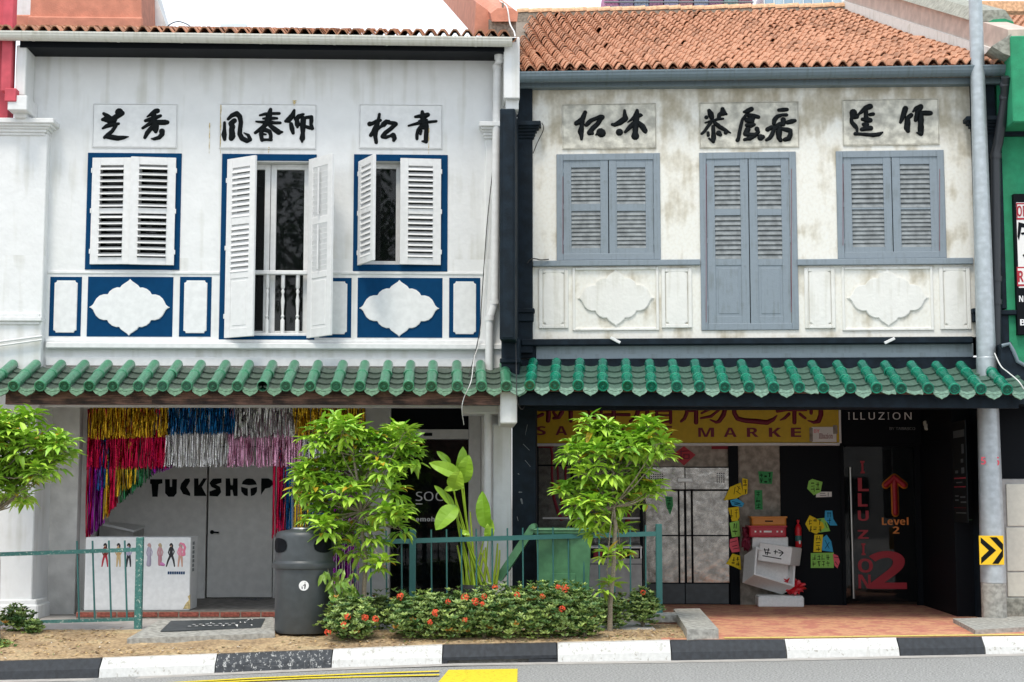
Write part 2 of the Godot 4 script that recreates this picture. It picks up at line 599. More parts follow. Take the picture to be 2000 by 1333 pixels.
	mk("maroon_dim", Color(0.22, 0.01, 0.025), 0.7)
	mk("sign_red", Color(0.38, 0.008, 0.022), 0.5)
	mk("sign_orange", Color(0.72, 0.22, 0.03), 0.45)
	mk("sign_white", Color(0.8, 0.8, 0.8), 0.6)
	mk("paper_white", Color(0.78, 0.77, 0.75), 0.9)
	mk("paper_yellow", Color(0.80, 0.58, 0.02), 0.9)
	mk("paper_green", Color(0.30, 0.62, 0.12), 0.9)
	mk("paper_dark_green", Color(0.05, 0.30, 0.10), 0.9)
	mk("paper_blue", Color(0.05, 0.38, 0.66), 0.9)
	mk("paper_pink", Color(0.78, 0.12, 0.16), 0.9)
	mk("chevron_yellow", Color(0.88, 0.55, 0.01), 0.4)
	mk("pot", Color(0.035, 0.037, 0.04), 0.6)
	vc(mk("bark", Color(0.36, 0.30, 0.22), 0.95, "strong", 5.0, "nspeck", 0.6))
	for k in ["leaf", "leaf_small", "leaf_big"]:
		var lm := vc(mk(k, Color(1, 1, 1), 0.42))
		lm.backlight_enabled = true
		lm.backlight = Color(0.26, 0.36, 0.05)
		lm.cull_mode = BaseMaterial3D.CULL_DISABLED
	vc(mk("stem", Color(0.36, 0.46, 0.10), 0.5))
	mk("far_glass", Color(0.30, 0.42, 0.52), 0.3)
	mk("far_glass2", Color(0.42, 0.53, 0.60), 0.3)
	mk("far_pale", Color(0.62, 0.68, 0.71), 0.8)
	vc(mk("petal", Color(1, 1, 1), 0.7))
	vc(mk("print", Color(1, 1, 1), 0.7))
	for k in ["gold", "red", "blue", "silver", "pink", "purple", "green"]:
		var cc: Color = {"gold": Color(0.72, 0.44, 0.03), "red": Color(0.55, 0.01, 0.06), "blue": Color(0.01, 0.12, 0.32), "silver": Color(0.66, 0.64, 0.64), "pink": Color(0.72, 0.36, 0.52), "purple": Color(0.28, 0.015, 0.30), "green": Color(0.03, 0.15, 0.06)}[k]
		vc(mk("foil_" + k, cc, 0.16, "", 1.0, "nfine", 0.5, 0.95))
	var g := mk("glass", Color(0.008, 0.010, 0.011), 0.02)
	g.transparency = BaseMaterial3D.TRANSPARENCY_ALPHA
	g.albedo_color.a = 0.35
	g.metallic_specular = 0.35
	var g2 := mk("shop_glass", Color(0.20, 0.21, 0.20), 0.04)
	g2.transparency = BaseMaterial3D.TRANSPARENCY_ALPHA
	g2.albedo_color.a = 0.22

func _ready() -> void:
	rng.seed = 7
	var cam := Camera3D.new()
	cam.name = "camera"
	cam.position = EYE
	cam.rotation.x = PITCH
	cam.fov = rad_to_deg(2.0 * atan(666.5 / FOC))
	cam.near = 0.1
	cam.far = 900.0
	add_child(cam)
	cam.current = true
	var we := WorldEnvironment.new()
	we.name = "environment"
	var env := Environment.new()
	env.background_mode = Environment.BG_SKY
	var sm := ProceduralSkyMaterial.new()
	sm.sky_top_color = Color(0.86, 0.91, 0.97)
	sm.sky_horizon_color = Color(0.97, 0.98, 0.98)
	sm.sky_curve = 0.2
	sm.ground_bottom_color = Color(0.55, 0.54, 0.52)
	sm.ground_horizon_color = Color(0.75, 0.75, 0.74)
	sm.sun_angle_max = 1.0
	var sky := Sky.new()
	sky.sky_material = sm
	env.sky = sky
	env.background_energy_multiplier = 1.0
	env.tonemap_mode = Environment.TONE_MAPPER_LINEAR
	env.tonemap_exposure = 1.72
	env.sdfgi_enabled = true
	env.ssao_enabled = true
	env.ssil_enabled = true
	we.environment = env
	add_child(we)
	var sun := DirectionalLight3D.new()
	sun.name = "sun"
	sun.light_energy = 0.5
	sun.light_color = Color(1.0, 0.97, 0.92)
	sun.light_angular_distance = 16.0
	sun.shadow_enabled = true
	sun.rotation_degrees = Vector3(-64, -20, 0)
	add_child(sun)

	materials()
	print("materials")
	kerb_table()
	setting()
	print("setting")
	left_house()
	print("left")
	right_house()
	print("right")
	neighbours()
	left_shopfront()
	right_shopfront()
	print("shops")
	street_things()
	print("street")
	plants()
	print("plants")
	details()
	opposite()

func kerb_table() -> void:
	frame("W")
	var xs := [0, 200, 425, 650, 865, 1088, 1310, 1535, 1757, 1925, 2000]
	var yb := [1291, 1285, 1277, 1268, 1259, 1255, 1250, 1249, 1246, 1244, 1243]
	var ym := [1313, 1307, 1299, 1290, 1285, 1280, 1275, 1271, 1268, 1265, 1264]
	var yo := [1330, 1326, 1316, 1306, 1298, 1295, 1292, 1288, 1283, 1280, 1278]
	for i in xs.size():
		var t: float = xs[i] / 1000.0
		var z: float = lerpf(3.3, 2.65, minf(t, 1.0)) - maxf(t - 1.0, 0.0) * 0.15
		KP.append([q(xs[i], yb[i], z), q(xs[i], ym[i], z + 0.12), q(xs[i], yo[i], z + 0.16)])

func setting() -> void:
	frame("W")
	# far ground under everything
	var b := MB.new()
	b.quad(Vector3(-400, -0.9, 400), Vector3(400, -0.9, 400), Vector3(400, -0.9, -400), Vector3(-400, -0.9, -400))
	var g := put(b, "ground", M.concrete)
	g.set_meta("kind", "structure")
	# road: follows the slope of the kerb foot
	b = MB.new()
	var n := 60
	for i in n:
		var x0 := lerpf(-45, 45, float(i) / n)
		var x1 := lerpf(-45, 45, float(i + 1) / n)
		var a := kerb_at(x0, 2)
		var c := kerb_at(x1, 2)
		a.z -= 0.08
		c.z -= 0.08
		b.quad(Vector3(x0, a.y, 27), Vector3(x1, c.y, 27), c, a)
	put(b, "road", M.asphalt).set_meta("kind", "structure")
	# kerb, stone by stone
	var kerb := thing("kerb", "", "", Vector3(0, -0.3, 2.7))
	kerb.set_meta("kind", "structure")
	var edges := [-480, -250, -20, 200, 425, 650, 865, 1088, 1310, 1535, 1757, 1925, 2150, 2380, 2600]
	var kinds := ["white", "white", "black", "white", "worn", "white", "drain", "white", "black", "white", "black", "white", "black", "white"]
	for i in edges.size() - 1:
		b = MB.new()
		var k: String = kinds[i]
		var xa := q(edges[i], 1270, lerpf(3.3, 2.65, clampf(edges[i] / 1000.0, 0, 1))).x + 0.006
		var xb := q(edges[i + 1], 1270, lerpf(3.3, 2.65, clampf(edges[i + 1] / 1000.0, 0, 1))).x - 0.006
		var st := 3
		for j in st:
			var x0 := lerpf(xa, xb, float(j) / st)
			var x1 := lerpf(xa, xb, float(j + 1) / st)
			var A := kerb_section(x0)
			var B := kerb_section(x1)
			if k == "drain":
				A[3] = A[2] + Vector3(0, -0.035, 0.0)
				B[3] = B[2] + Vector3(0, -0.035, 0.0)
				A[4] = A[3] + Vector3(0, 0, -0.1)
				B[4] = B[3] + Vector3(0, 0, -0.1)
			for m in A.size():
				var m2 := (m + 1) % A.size()
				b.qout(A[m], B[m], B[m2], A[m2], (A[1] + B[1] + A[4] + B[4]) * 0.25)
			if j == 0:
				b.tri(A[0], A[1], A[4]); b.tri(A[1], A[3], A[4]); b.tri(A[1], A[2], A[3])
			if j == st - 1:
				b.tri(B[0], B[4], B[1]); b.tri(B[1], B[4], B[3]); b.tri(B[1], B[3], B[2])
		var mat: Material = M.kerb_white
		if k == "black" or k == "drain":
			mat = M.kerb_black
		elif k == "worn":
			mat = M.kerb_worn
		put(b, "kerb_stone", mat, kerb)
		if k == "drain":
			b = MB.new()
			var A2 := kerb_section(xa)
			var B2 := kerb_section(xb)
			b.hexa([A2[4] + Vector3(0, 0, -0.06), B2[4] + Vector3(0, 0, -0.06), B2[4] + Vector3(0, 0.11, -0.06), A2[4] + Vector3(0, 0.11, -0.06),
				A2[3] + Vector3(0, 0, -0.11), B2[3] + Vector3(0, 0, -0.11), B2[3] + Vector3(0, 0.11, -0.11), A2[3] + Vector3(0, 0.11, -0.11)])
			put(b, "drain_inlet", M.concrete, kerb)
			for e in [[A2, 0.0, 0.05], [B2, -0.30, 0.0]]:
				b = MB.new()
				var p: Vector3 = e[0][3]
				b.box(p + Vector3(e[1], 0.0, -0.11), p + Vector3(e[2], 0.075, -0.012))
				put(b, "drain_cheek", M.kerb_black, kerb)
	# channel beside the kerb
	b = MB.new()
	for i in 40:
		var x0 := lerpf(-12, 12, i / 40.0)
		var x1 := lerpf(-12, 12, (i + 1) / 40.0)
		var a := kerb_at(x0, 2) + Vector3(0, 0.004, -0.02)
		var c := kerb_at(x1, 2) + Vector3(0, 0.004, -0.02)
		b.quad(a + Vector3(0, 0, 0.24), c + Vector3(0, 0, 0.24), c, a)
	put(b, "gutter_channel", M.pavement).set_meta("kind", "structure")
	# painted lines
	for l in [[[[300, 1336], [500, 1325], [700, 1316.5], [858, 1311.5]], 0.055], [[[150, 1352], [340, 1337], [600, 1325], [858, 1318.5]], 0.06]]:
		b = MB.new()
		var pts := []
		for p in l[0]:
			pts.append(on_surf(p[0], p[1], true, 0.009))
		for i in pts.size() - 1:
			var h := Vector3(0, 0, l[1])
			b.quad(pts[i] + h, pts[i + 1] + h, pts[i + 1] - h, pts[i] - h)
		var o := put(b, "road_marking", M.yellow_line)
		o.set_meta("kind", "structure")
	b = MB.new()
	var A3 := on_surf(876, 1309, true, 0.010)
	var B3 := on_surf(1011, 1307, true, 0.010)
	b.quad(A3 + Vector3(-0.15, 0, 3.0), B3 + Vector3(-0.02, 0, 3.0), B3, A3)
	put(b, "road_marking", M.yellow_line).set_meta("kind", "structure")
	# footway under and before the houses
	b = MB.new()
	b.box(Vector3(-13, -0.3, -3.2), Vector3(1.62, 0.05, 1.85))
	put(b, "footway", M.pavement).set_meta("kind", "structure")
	# red paving at the right, from the doors to the kerb
	b = MB.new()
	var xs0 := 1.62
	for i in 60:
		var x0 := lerpf(xs0, 14, i / 60.0)
		var x1 := lerpf(xs0, 14, (i + 1) / 60.0)
		var k0 := kerb_at(x0, 0)
		var k1 := kerb_at(x1, 0)
		b.quad(Vector3(x0, 0.05, 0.6), Vector3(x1, 0.05, 0.6), Vector3(x1, 0.05, -3.0), Vector3(x0, 0.05, -3.0))
		b.quad(k0, k1, Vector3(x1, 0.05, 0.6), Vector3(x0, 0.05, 0.6))
	var rp := put(b, "red_paving", M.orange_paving)
	rp.set_meta("kind", "structure")
	# yellow edge line on the paving
	b = MB.new()
	for i in 16:
		var x0 := lerpf(2.3, 8.0, i / 16.0)
		var x1 := lerpf(2.3, 8.0, (i + 1) / 16.0)
		var k0 := kerb_at(x0, 0) + Vector3(0, 0.008, 0)
		var k1 := kerb_at(x1, 0) + Vector3(0, 0.008, 0)
		b.quad(k0 + Vector3(0, 0, -0.03), k1 + Vector3(0, 0, -0.03), k1 + Vector3(0, 0.004, -0.15), k0 + Vector3(0, 0.004, -0.15))
	put(b, "edge_line", M.yellow_faded).set_meta("kind", "structure")
	# planting strip: bumpy soil
	b = MB.new()
	var f1 := noise(21, 0.9, 4)
	var f2 := noise(22, 4.0, 3)
	var gx := 150
	var gz := 26
	var grid := []
	for i in gx + 1:
		var row := []
		for j in gz + 1:
			var x := lerpf(-9.0, 2.0, float(i) / gx)
			var kz := kerb_at(x, 0).z + 0.01
			var z := lerpf(1.80, kz, float(j) / gz)
			if x > 1.6:
				z = lerpf(0.9, kz, float(j) / gz)
			var edge := minf(1.0, minf(j, gz - j) / 4.0)
			var y := gy(x, z) + (f1.get_noise_2d(x * 1.5, z * 1.5) * 0.022 + f2.get_noise_2d(x * 3, z * 3) * 0.016 + 0.008) * edge - (1.0 - edge) * 0.006
			row.append(Vector3(x, y, z))
		grid.append(row)
	for i in gx:
		for j in gz:
			var p: Vector3 = grid[i][j]
			var t := clampf(f1.get_noise_2d(p.x * 2.0 + 40.0, p.z * 3.0) * 0.9 + 0.5, 0, 1)
			b.col = Color(1.12, 1.05, 0.95).lerp(Color(0.66, 0.60, 0.55), t)
			b.quad(grid[i][j + 1], grid[i + 1][j + 1], grid[i + 1][j], grid[i][j])
	put(b, "planting_strip", M.soil).set_meta("kind", "structure")
	# dry leaf litter and chippings over the soil
	b = MB.new()
	for i in 2600:
		var x := rng.randf_range(-7.0, 1.95)
		var kz := kerb_at(x, 0).z - 0.03
		var z := rng.randf_range(1.9, kz) if x < 1.6 else rng.randf_range(1.0, kz)
		var y := gy(x, z) + f1.get_noise_2d(x * 1.5, z * 1.5) * 0.022 + f2.get_noise_2d(x * 3, z * 3) * 0.016 + 0.012
		if x > -4.35 and x < -2.45 and z < 2.75:
			continue
		var cl := rng.randf()
		if cl < 0.55:
			b.col = Color(0.55, 0.38, 0.17) * rng.randf_range(0.6, 1.3)
		elif cl < 0.85:
			b.col = Color(0.22, 0.13, 0.08) * rng.randf_range(0.6, 1.3)
		elif cl < 0.95:
			b.col = Color(0.62, 0.58, 0.50)
		else:
			b.col = Color(0.15, 0.26, 0.06)
		var an := rng.randf() * TAU
		var d := Vector3(cos(an), rng.randf_range(-0.1, 0.35), sin(an)).normalized()
		b.leaf4(Vector3(x, y, z), d, Vector3.UP, rng.randf_range(0.02, 0.085), rng.randf_range(0.008, 0.028))
	var lt := put(b, "leaf_litter", M.litter)
	tag(lt, "dry brown leaf litter scattered over the planting strip", "leaf litter", "", "stuff")

func kerb_section(x: float) -> Array:
	var a := kerb_at(x, 0)
	var c := kerb_at(x, 1)
	var d := kerb_at(x, 2)
	return [a + Vector3(0, -0.02, -0.06), a, c, d + Vector3(0, -0.04, 0), a + Vector3(0, -0.35, -0.06)]

# ---------------------------------------------------------------- house parts
func holed(b: MB, r: Rect2, holes: Array, w0: float, w1: float) -> void:
	var us := [r.position.x, r.end.x]
	var vs := [r.position.y, r.end.y]
	for h in holes:
		us.append(h.position.x); us.append(h.end.x)
		vs.append(h.position.y); vs.append(h.end.y)
	us.sort()
	vs.sort()
	for i in us.size() - 1:
		for j in vs.size() - 1:
			var c := Vector2((us[i] + us[i + 1]) * 0.5, (vs[j] + vs[j + 1]) * 0.5)
			if us[i + 1] - us[i] < 1e-6 or vs[j + 1] - vs[j] < 1e-6:
				continue
			var hit := false
			for h in holes:
				if h.has_point(c):
					hit = true
			if hit:
				continue
			var k := b.uv.size()
			b.quad(Vector3(us[i], vs[j], w1), Vector3(us[i + 1], vs[j], w1), Vector3(us[i + 1], vs[j + 1], w1), Vector3(us[i], vs[j + 1], w1))
			b.quad(Vector3(us[i + 1], vs[j], w0), Vector3(us[i], vs[j], w0), Vector3(us[i], vs[j + 1], w0), Vector3(us[i + 1], vs[j + 1], w0))
			for m in range(k, b.uv.size()):
				b.uv[m] = Vector2((b.v[m].x - r.position.x) / r.size.x, 1.0 - (b.v[m].y - r.position.y) / r.size.y)
	for h in holes + [r]:
		var e: Vector2 = h.end
		var p: Vector2 = h.position
		b.quad(Vector3(p.x, p.y, w0), Vector3(p.x, p.y, w1), Vector3(p.x, e.y, w1), Vector3(p.x, e.y, w0))
		b.quad(Vector3(e.x, p.y, w1), Vector3(e.x, p.y, w0), Vector3(e.x, e.y, w0), Vector3(e.x, e.y, w1))
		b.quad(Vector3(p.x, p.y, w0), Vector3(e.x, p.y, w0), Vector3(e.x, p.y, w1), Vector3(p.x, p.y, w1))
		b.quad(Vector3(p.x, e.y, w1), Vector3(e.x, e.y, w1), Vector3(e.x, e.y, w0), Vector3(p.x, e.y, w0))

func frame_boxes(b: MB, o: Rect2, t: float, w0: float, w1: float, bev := 0.004) -> void:
	var p := o.position
	var e := o.end
	b.box(Vector3(p.x, p.y, w0), Vector3(p.x + t, e.y, w1), bev)
	b.box(Vector3(e.x - t, p.y, w0), Vector3(e.x, e.y, w1), bev)
	b.box(Vector3(p.x + t, e.y - t, w0), Vector3(e.x - t, e.y, w1), bev)
	b.box(Vector3(p.x + t, p.y, w0), Vector3(e.x - t, p.y + t, w1), bev)

var slat_cache := {}

func shutter(parent: Node3D, hinge: Vector3, wd: float, ht: float, deg: float, left: bool, secs: Array, panel: Array, mat: Material, smat: Material, count: int, tilt: float, stile: float, rod := false) -> Node3D:
	# secs: [[low, high], ...] louvred openings as fractions of the height; panel: one solid panel
	var sx := 1.0 if left else -1.0
	var b := MB.new()
	var th := 0.018
	var cuts := []
	for s in secs:
		cuts.append(s)
	if panel.size() > 0:
		cuts.append(panel)
	cuts.sort_custom(func(a, c): return a[0] < c[0])
	b.box(Vector3(0, 0, -th), Vector3(stile * sx, ht, th), 0.003)
	b.box(Vector3((wd - stile) * sx, 0, -th), Vector3(wd * sx, ht, th), 0.003)
	var y := 0.0
	for c in cuts:
		b.box(Vector3(stile * sx, y, -th + 0.002), Vector3((wd - stile) * sx, c[0] * ht, th - 0.002), 0.003)
		y = c[1] * ht
	b.box(Vector3(stile * sx, y, -th + 0.002), Vector3((wd - stile) * sx, ht, th - 0.002), 0.003)
	if panel.size() > 0:
		b.box(Vector3(stile * sx, panel[0] * ht, -0.008), Vector3((wd - stile) * sx, panel[1] * ht, 0.008))
		var m := 0.03
		b.box(Vector3((stile + m) * sx, panel[0] * ht + m, -0.013), Vector3((wd - stile - m) * sx, panel[1] * ht - m, 0.013), 0.006)
	# hinges
	for f in [0.12, 0.5, 0.88]:
		b.box(Vector3(-0.012 * sx, ht * f - 0.03, -0.01), Vector3(0.006 * sx, ht * f + 0.03, 0.024), 0.002)
	var o := MeshInstance3D.new()
	o.mesh = b.mesh()
	o.material_override = mat
	place(o, "shutter", hinge, parent)
	o.rotation_degrees.y = -deg if left else deg
	# louvre slats
	var sw := wd - stile * 2.0 + 0.006
	var key := "%.3f %.2f %d" % [sw, tilt, mat.get_instance_id()]
	for s in secs:
		var h0: float = s[0] * ht
		var h1: float = s[1] * ht
		var pitch := (h1 - h0) / count
		if not slat_cache.has(key):
			var sb := MB.new()
			sb.box(Vector3(-sw * 0.5, -pitch * 0.60, -0.0045), Vector3(sw * 0.5, pitch * 0.60, 0.0045), 0.002)
			slat_cache[key] = sb.mesh()
		for i in count:
			var sl := MeshInstance3D.new()
			sl.mesh = slat_cache[key]
			sl.material_override = smat
			sl.name = "slat"
			o.add_child(sl, true)
			sl.position = Vector3(wd * 0.5 * sx, h0 + pitch * (i + 0.5), 0)
			sl.rotation_degrees.x = -tilt + rng.randf_range(-1.5, 1.5)
		if rod:
			var rb := MB.new()
			rb.box(Vector3(wd * 0.5 * sx - 0.011, h0 + 0.02, -0.05), Vector3(wd * 0.5 * sx + 0.011, h1 - 0.02, -0.036), 0.003)
			var rm := MeshInstance3D.new()
			rm.mesh = rb.mesh()
			rm.material_override = mat
			rm.name = "tilt_rod"
			o.add_child(rm, true)
	return o

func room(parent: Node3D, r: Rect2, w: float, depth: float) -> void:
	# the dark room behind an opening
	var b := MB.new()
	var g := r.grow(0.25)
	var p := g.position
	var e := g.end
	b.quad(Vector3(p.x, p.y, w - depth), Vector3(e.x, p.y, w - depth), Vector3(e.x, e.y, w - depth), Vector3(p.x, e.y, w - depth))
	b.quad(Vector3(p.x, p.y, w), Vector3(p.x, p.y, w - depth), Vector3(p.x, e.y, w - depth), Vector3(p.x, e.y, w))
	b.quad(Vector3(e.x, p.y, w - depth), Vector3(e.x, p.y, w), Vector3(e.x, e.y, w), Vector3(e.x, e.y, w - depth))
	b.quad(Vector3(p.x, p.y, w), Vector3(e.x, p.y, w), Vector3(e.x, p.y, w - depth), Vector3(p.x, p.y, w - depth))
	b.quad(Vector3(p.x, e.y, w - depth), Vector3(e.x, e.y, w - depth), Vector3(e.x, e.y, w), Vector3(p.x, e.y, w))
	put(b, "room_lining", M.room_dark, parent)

func quatrefoil(c: Vector2, hw: float, hh: float) -> PackedVector2Array:
	# ogee-pointed cartouche like the moulded panels: one quarter mirrored
	var quarter := [[0.0, 1.0], [0.045, 0.93], [0.12, 0.86], [0.20, 0.78], [0.245, 0.695], [0.32, 0.70], [0.42, 0.65], [0.50, 0.56], [0.545, 0.455], [0.64, 0.455], [0.74, 0.41], [0.82, 0.31], [0.865, 0.20], [0.90, 0.10], [0.95, 0.035], [1.0, 0.0]]
	var o := PackedVector2Array()
	var k := quarter.size()
	for i in k:
		o.append(c + Vector2(quarter[i][0] * hw, quarter[i][1] * hh))
	for i in range(k - 2, -1, -1):
		o.append(c + Vector2(quarter[i][0] * hw, -quarter[i][1] * hh))
	for i in range(1, k):
		o.append(c + Vector2(-quarter[i][0] * hw, -quarter[i][1] * hh))
	for i in range(k - 2, 0, -1):
		o.append(c + Vector2(-quarter[i][0] * hw, quarter[i][1] * hh))
	return o

func notched(r: Rect2, k: float) -> PackedVector2Array:
	# rectangle with scooped corners
	var o := PackedVector2Array()
	var p := r.position
	var e := r.end
	for c in [[Vector2(p.x, p.y), 0.0], [Vector2(e.x, p.y), PI * 0.5], [Vector2(e.x, e.y), PI], [Vector2(p.x, e.y), PI * 1.5]]:
		for i in 5:
			var a: float = c[1] + PI * 0.5 * (1.0 - i / 4.0)
			o.append(c[0] + Vector2(cos(a), sin(a)) * k)
	return o

func bevel_prism(b: MB, pl: PackedVector2Array, w0: float, w1: float, bev: float) -> void:
	# prism with a sloping rim
	var ins := Geometry2D.offset_polygon(pl, -bev)
	b.prism(pl, w0, w1 - bev)
	if ins.size() > 0:
		b.prism(ins[0], w1 - bev, w1)

func plaque(parent: Node3D, x0: float, y0: float, x1: float, y1: float, w: float, mat: Material) -> MeshInstance3D:
	var b := MB.new()
	bx(b, x0, y0, x1, y1, w - 0.02, w + 0.012, 0.003)
	var o := put(b, "plaque", mat, parent)
	var g := MB.new()
	var r := rc(x0, y0, x1, y1, w + 0.012).grow(0.012)
	frame_boxes(g, r, 0.008, w - 0.01, w + 0.016, 0.002)
	put(g, "border", mat, o)
	return o

func character(parent: Node3D, strokes: Array, x0: float, y0: float, s: float, w: float, hz: float, mat: Material, chip := false) -> void:
	var b := MB.new()
	for st in strokes:
		var pts := []
		for p in st:
			var o := q(x0 + p[0] / s, y0 + p[1] / s, w)
			var r: float = p[2] * 1.17 / s * (EYE.z - w) / FOC
			pts.append(Vector3(o.x, o.y, r))
		if chip:
			# worn relief pieced from shards: break the stroke into short lobes
			var fine := []
			for i in pts.size() - 1:
				var n := maxi(1, int(Vector2(pts[i].x - pts[i + 1].x, pts[i].y - pts[i + 1].y).length() / 0.035))
				for j in n:
					var p3: Vector3 = pts[i].lerp(pts[i + 1], float(j) / n)
					p3.z *= rng.randf_range(0.86, 1.08)
					fine.append(p3)
			fine.append(pts[-1])
			for i in fine.size():
				var g := rng.randf_range(0.6, 1.7)
				b.col = Color(g, g, g)
				var a: Array = [fine[i]]
				if i > 0:
					a.push_front(fine[i - 1])
				b.stroke(a, w + rng.randf_range(-0.003, 0.003), hz * rng.randf_range(0.85, 1.1))
		else:
			b.stroke(pts, w, hz)
	put(b, "character", mat, parent)

func tile_canopy(parent: Node3D, disks: Array, yd: Array, ends: Array, wf: float, wb: float, rise: float, glaze: Material, pan: Material, drip: Material, segs: int, broken: Array) -> void:
	# half-round glazed cover tiles with medallion ends, dished pan tiles and pointed drip tiles
	var can := Node3D.new()
	place(can, "canopy", Vector3(q(disks[0], 752, wf).x, q(disks[0], 752, wf).y, wf), parent)
	var run := wf - wb
	var slope := Vector3(0, -rise, run).normalized()
	var nrm := Vector3(0, run, rise).normalized()
	var bas := Basis(Vector3.RIGHT, nrm, slope)
	var ln := sqrt(run * run + rise * rise)
	var r := 0.066
	var sl := ln / segs
	var meshes := []
	for front in [false, true]:
		for var_ in 3:
			var b := MB.new()
			var g := [0.9, 1.05, 1.2][var_] as float
			b.col = Color(g, g, g * [1.0, 0.95, 1.1][var_])
			var turn := Basis(Vector3.RIGHT, PI * 0.5)   # lathe axis y -> z
			var prof := [Vector2(r * 0.93, 0), Vector2(r * 0.96, sl * 0.86), Vector2(r * 1.02, sl * 0.88), Vector2(r * 1.06, sl * 0.93), Vector2(r * 1.05, sl * 0.99), Vector2(r * 0.98, sl * 1.02)]
			if front:
				prof += [Vector2(r * 0.82, sl * 1.02), Vector2(r * 0.78, sl * 1.02 - 0.012)]
				var keep := b.col
				b.col = keep * 0.5
				b.lathe([Vector2(r * 0.78, sl * 1.02 - 0.012), Vector2(r * 0.56, sl * 1.02 - 0.012), Vector2(r * 0.50, sl * 1.02 - 0.003), Vector2(r * 0.40, sl * 1.02 - 0.003), Vector2(r * 0.33, sl * 1.02 - 0.012), Vector2(0.0, sl * 1.02 - 0.012)], Vector3.ZERO, 16, turn, 0.8)
				b.col = keep
			else:
				prof += [Vector2(r * 0.9, sl * 1.02)]
			b.lathe(prof, Vector3.ZERO, 16, turn, 0.8)
			if front:
				for k in 3:
					var a := PI * k / 3.0 + 0.3
					var d := Vector3(cos(a), sin(a), 0) * r * 0.30
					b.tube([-d + Vector3(0, 0, sl * 1.02 - 0.01), d + Vector3(0, 0, sl * 1.02 - 0.01)], [r * 0.07, r * 0.07], 5)
			meshes.append(b.mesh())
	# pan: dished shell across the gap, one course
	var gap := 0.300
	var pans := []
	for var_ in 3:
		var b := MB.new()
		var g := [0.8, 1.0, 1.2][var_] as float
		b.col = Color(g, g, g)
		var pl := ln / 4.0
		var na := 6
		for i in na:
			var a0 := lerpf(-1.0, 1.0, float(i) / na)
			var a1 := lerpf(-1.0, 1.0, float(i + 1) / na)
			var f := func(a: float) -> Vector3: return Vector3(a * gap * 0.46, (a * a - 1.0) * 0.045, 0)
			var A: Vector3 = f.call(a0)
			var B: Vector3 = f.call(a1)
			var Zb := Vector3(0, -0.006, -0.04)
			var Zf := Vector3(0, 0.018, pl + 0.01)
			var d := Vector3(0, -0.02, 0)
			b.quad(A + Zf, B + Zf, B + Zb, A + Zb)
			b.quad(A + Zf + d, B + Zf + d, B + Zf, A + Zf)
			b.quad(A + Zb + d, B + Zb + d, B + Zf + d, A + Zf + d)
		pans.append(b.mesh())
	# drip: pointed apron hanging from the lowest pan
	var drips := []
	for kind in 2:
		var b := MB.new()
		b.col = Color(1.05, 1.15, 1.05)
		var w := 0.102
		var pl := PackedVector2Array()
		for i in 9:
			var t := lerpf(-1.0, 1.0, i / 8.0)
			pl.append(Vector2(t * w, (t * t - 1.0) * 0.045))
		if kind == 0:
			for p in [[1.0, -0.035], [0.88, -0.075], [0.6, -0.104], [0.25, -0.119], [0.0, -0.136], [-0.25, -0.119], [-0.6, -0.104], [-0.88, -0.075], [-1.0, -0.035]]:
				pl.append(Vector2(p[0] * w, p[1]))
		else:
			for p in [[0.98, -0.03], [0.85, -0.085], [0.4, -0.075], [0.0, -0.088], [-0.4, -0.075], [-0.95, -0.05]]:
				pl.append(Vector2(p[0] * w, p[1]))
		b.prism(pl, -0.012, 0.008)
		if kind == 0:
			for t in [-0.55, 0.0, 0.55]:
				b.stroke([Vector3(t * w - 0.02, -0.075 + absf(t) * 0.015, 0.008), Vector3(t * w + 0.02, -0.07 + absf(t) * 0.015, 0.008)], 0.008, 0.004)
		drips.append(b.mesh())
	var us := []
	var vs := []
	for i in disks.size():
		var p := q(disks[i], yd[0] + (yd[1] - yd[0]) * i / (disks.size() - 1), wf)
		us.append(p.x)
		vs.append(p.y)
	for i in disks.size():
		for k in segs:
			var front := k == segs - 1
			if front and broken.has(i):
				front = false
			var o := Vector3(us[i] + rng.randf_range(-0.004, 0.004), vs[i], wf) - slope * (ln - 0.05 - sl * k)
			var bb := bas.rotated(bas.y, rng.randf_range(-0.012, 0.012))
			inst(meshes[(3 if front else 0) + rng.randi() % 3], glaze, "cover_tile", Transform3D(bb, o), can)
	for i in disks.size() + 1:
		var u: float
		var v: float
		if i == 0:
			u = us[0] - (us[1] - us[0]) * 0.5
			v = vs[0]
		elif i == disks.size():
			u = us[-1] + (us[-1] - us[-2]) * 0.5
			v = vs[-1]
		else:
			u = (us[i - 1] + us[i]) * 0.5
			v = (vs[i - 1] + vs[i]) * 0.5
		var gapk: float = 1.0
		if i > 0 and i < disks.size():
			gapk = clampf((us[i] - us[i - 1]) / gap, 0.8, 1.3)
		for k in 4:
			var o := Vector3(u, v - 0.022, wf) - slope * (ln - ln / 4.0 * k)
			inst(pans[rng.randi() % 3], pan, "pan_tile", Transform3D(bas * Basis.from_scale(Vector3(gapk, 1, 1)), o), can)
		var dk := 1 if ends.has(i) else 0
		var db := Basis(Vector3.RIGHT, deg_to_rad(-14.0)) * Basis.from_scale(Vector3(gapk, 1, 1))
		inst(drips[dk], drip, "drip_tile", Transform3D(db, Vector3(u, v - 0.008, wf + 0.012)), can)
	# bed under the tiles
	var b2 := MB.new()
	var h := Vector3(0, -0.060, -0.05)
	var A0 := Vector3(us[0] - 0.16, vs[0], wf) + h
	var B0 := Vector3(us[-1] + 0.16, vs[-1], wf) + h
	var A1 := A0 - slope * ln
	var B1 := B0 - slope * ln
	var dn := Vector3(0, -0.02, 0)
	b2.hexa([A1 + dn, B1 + dn, B1, A1, A0 + dn, B0 + dn, B0, A0])
	put(b2, "tile_bed", M.timber, can)

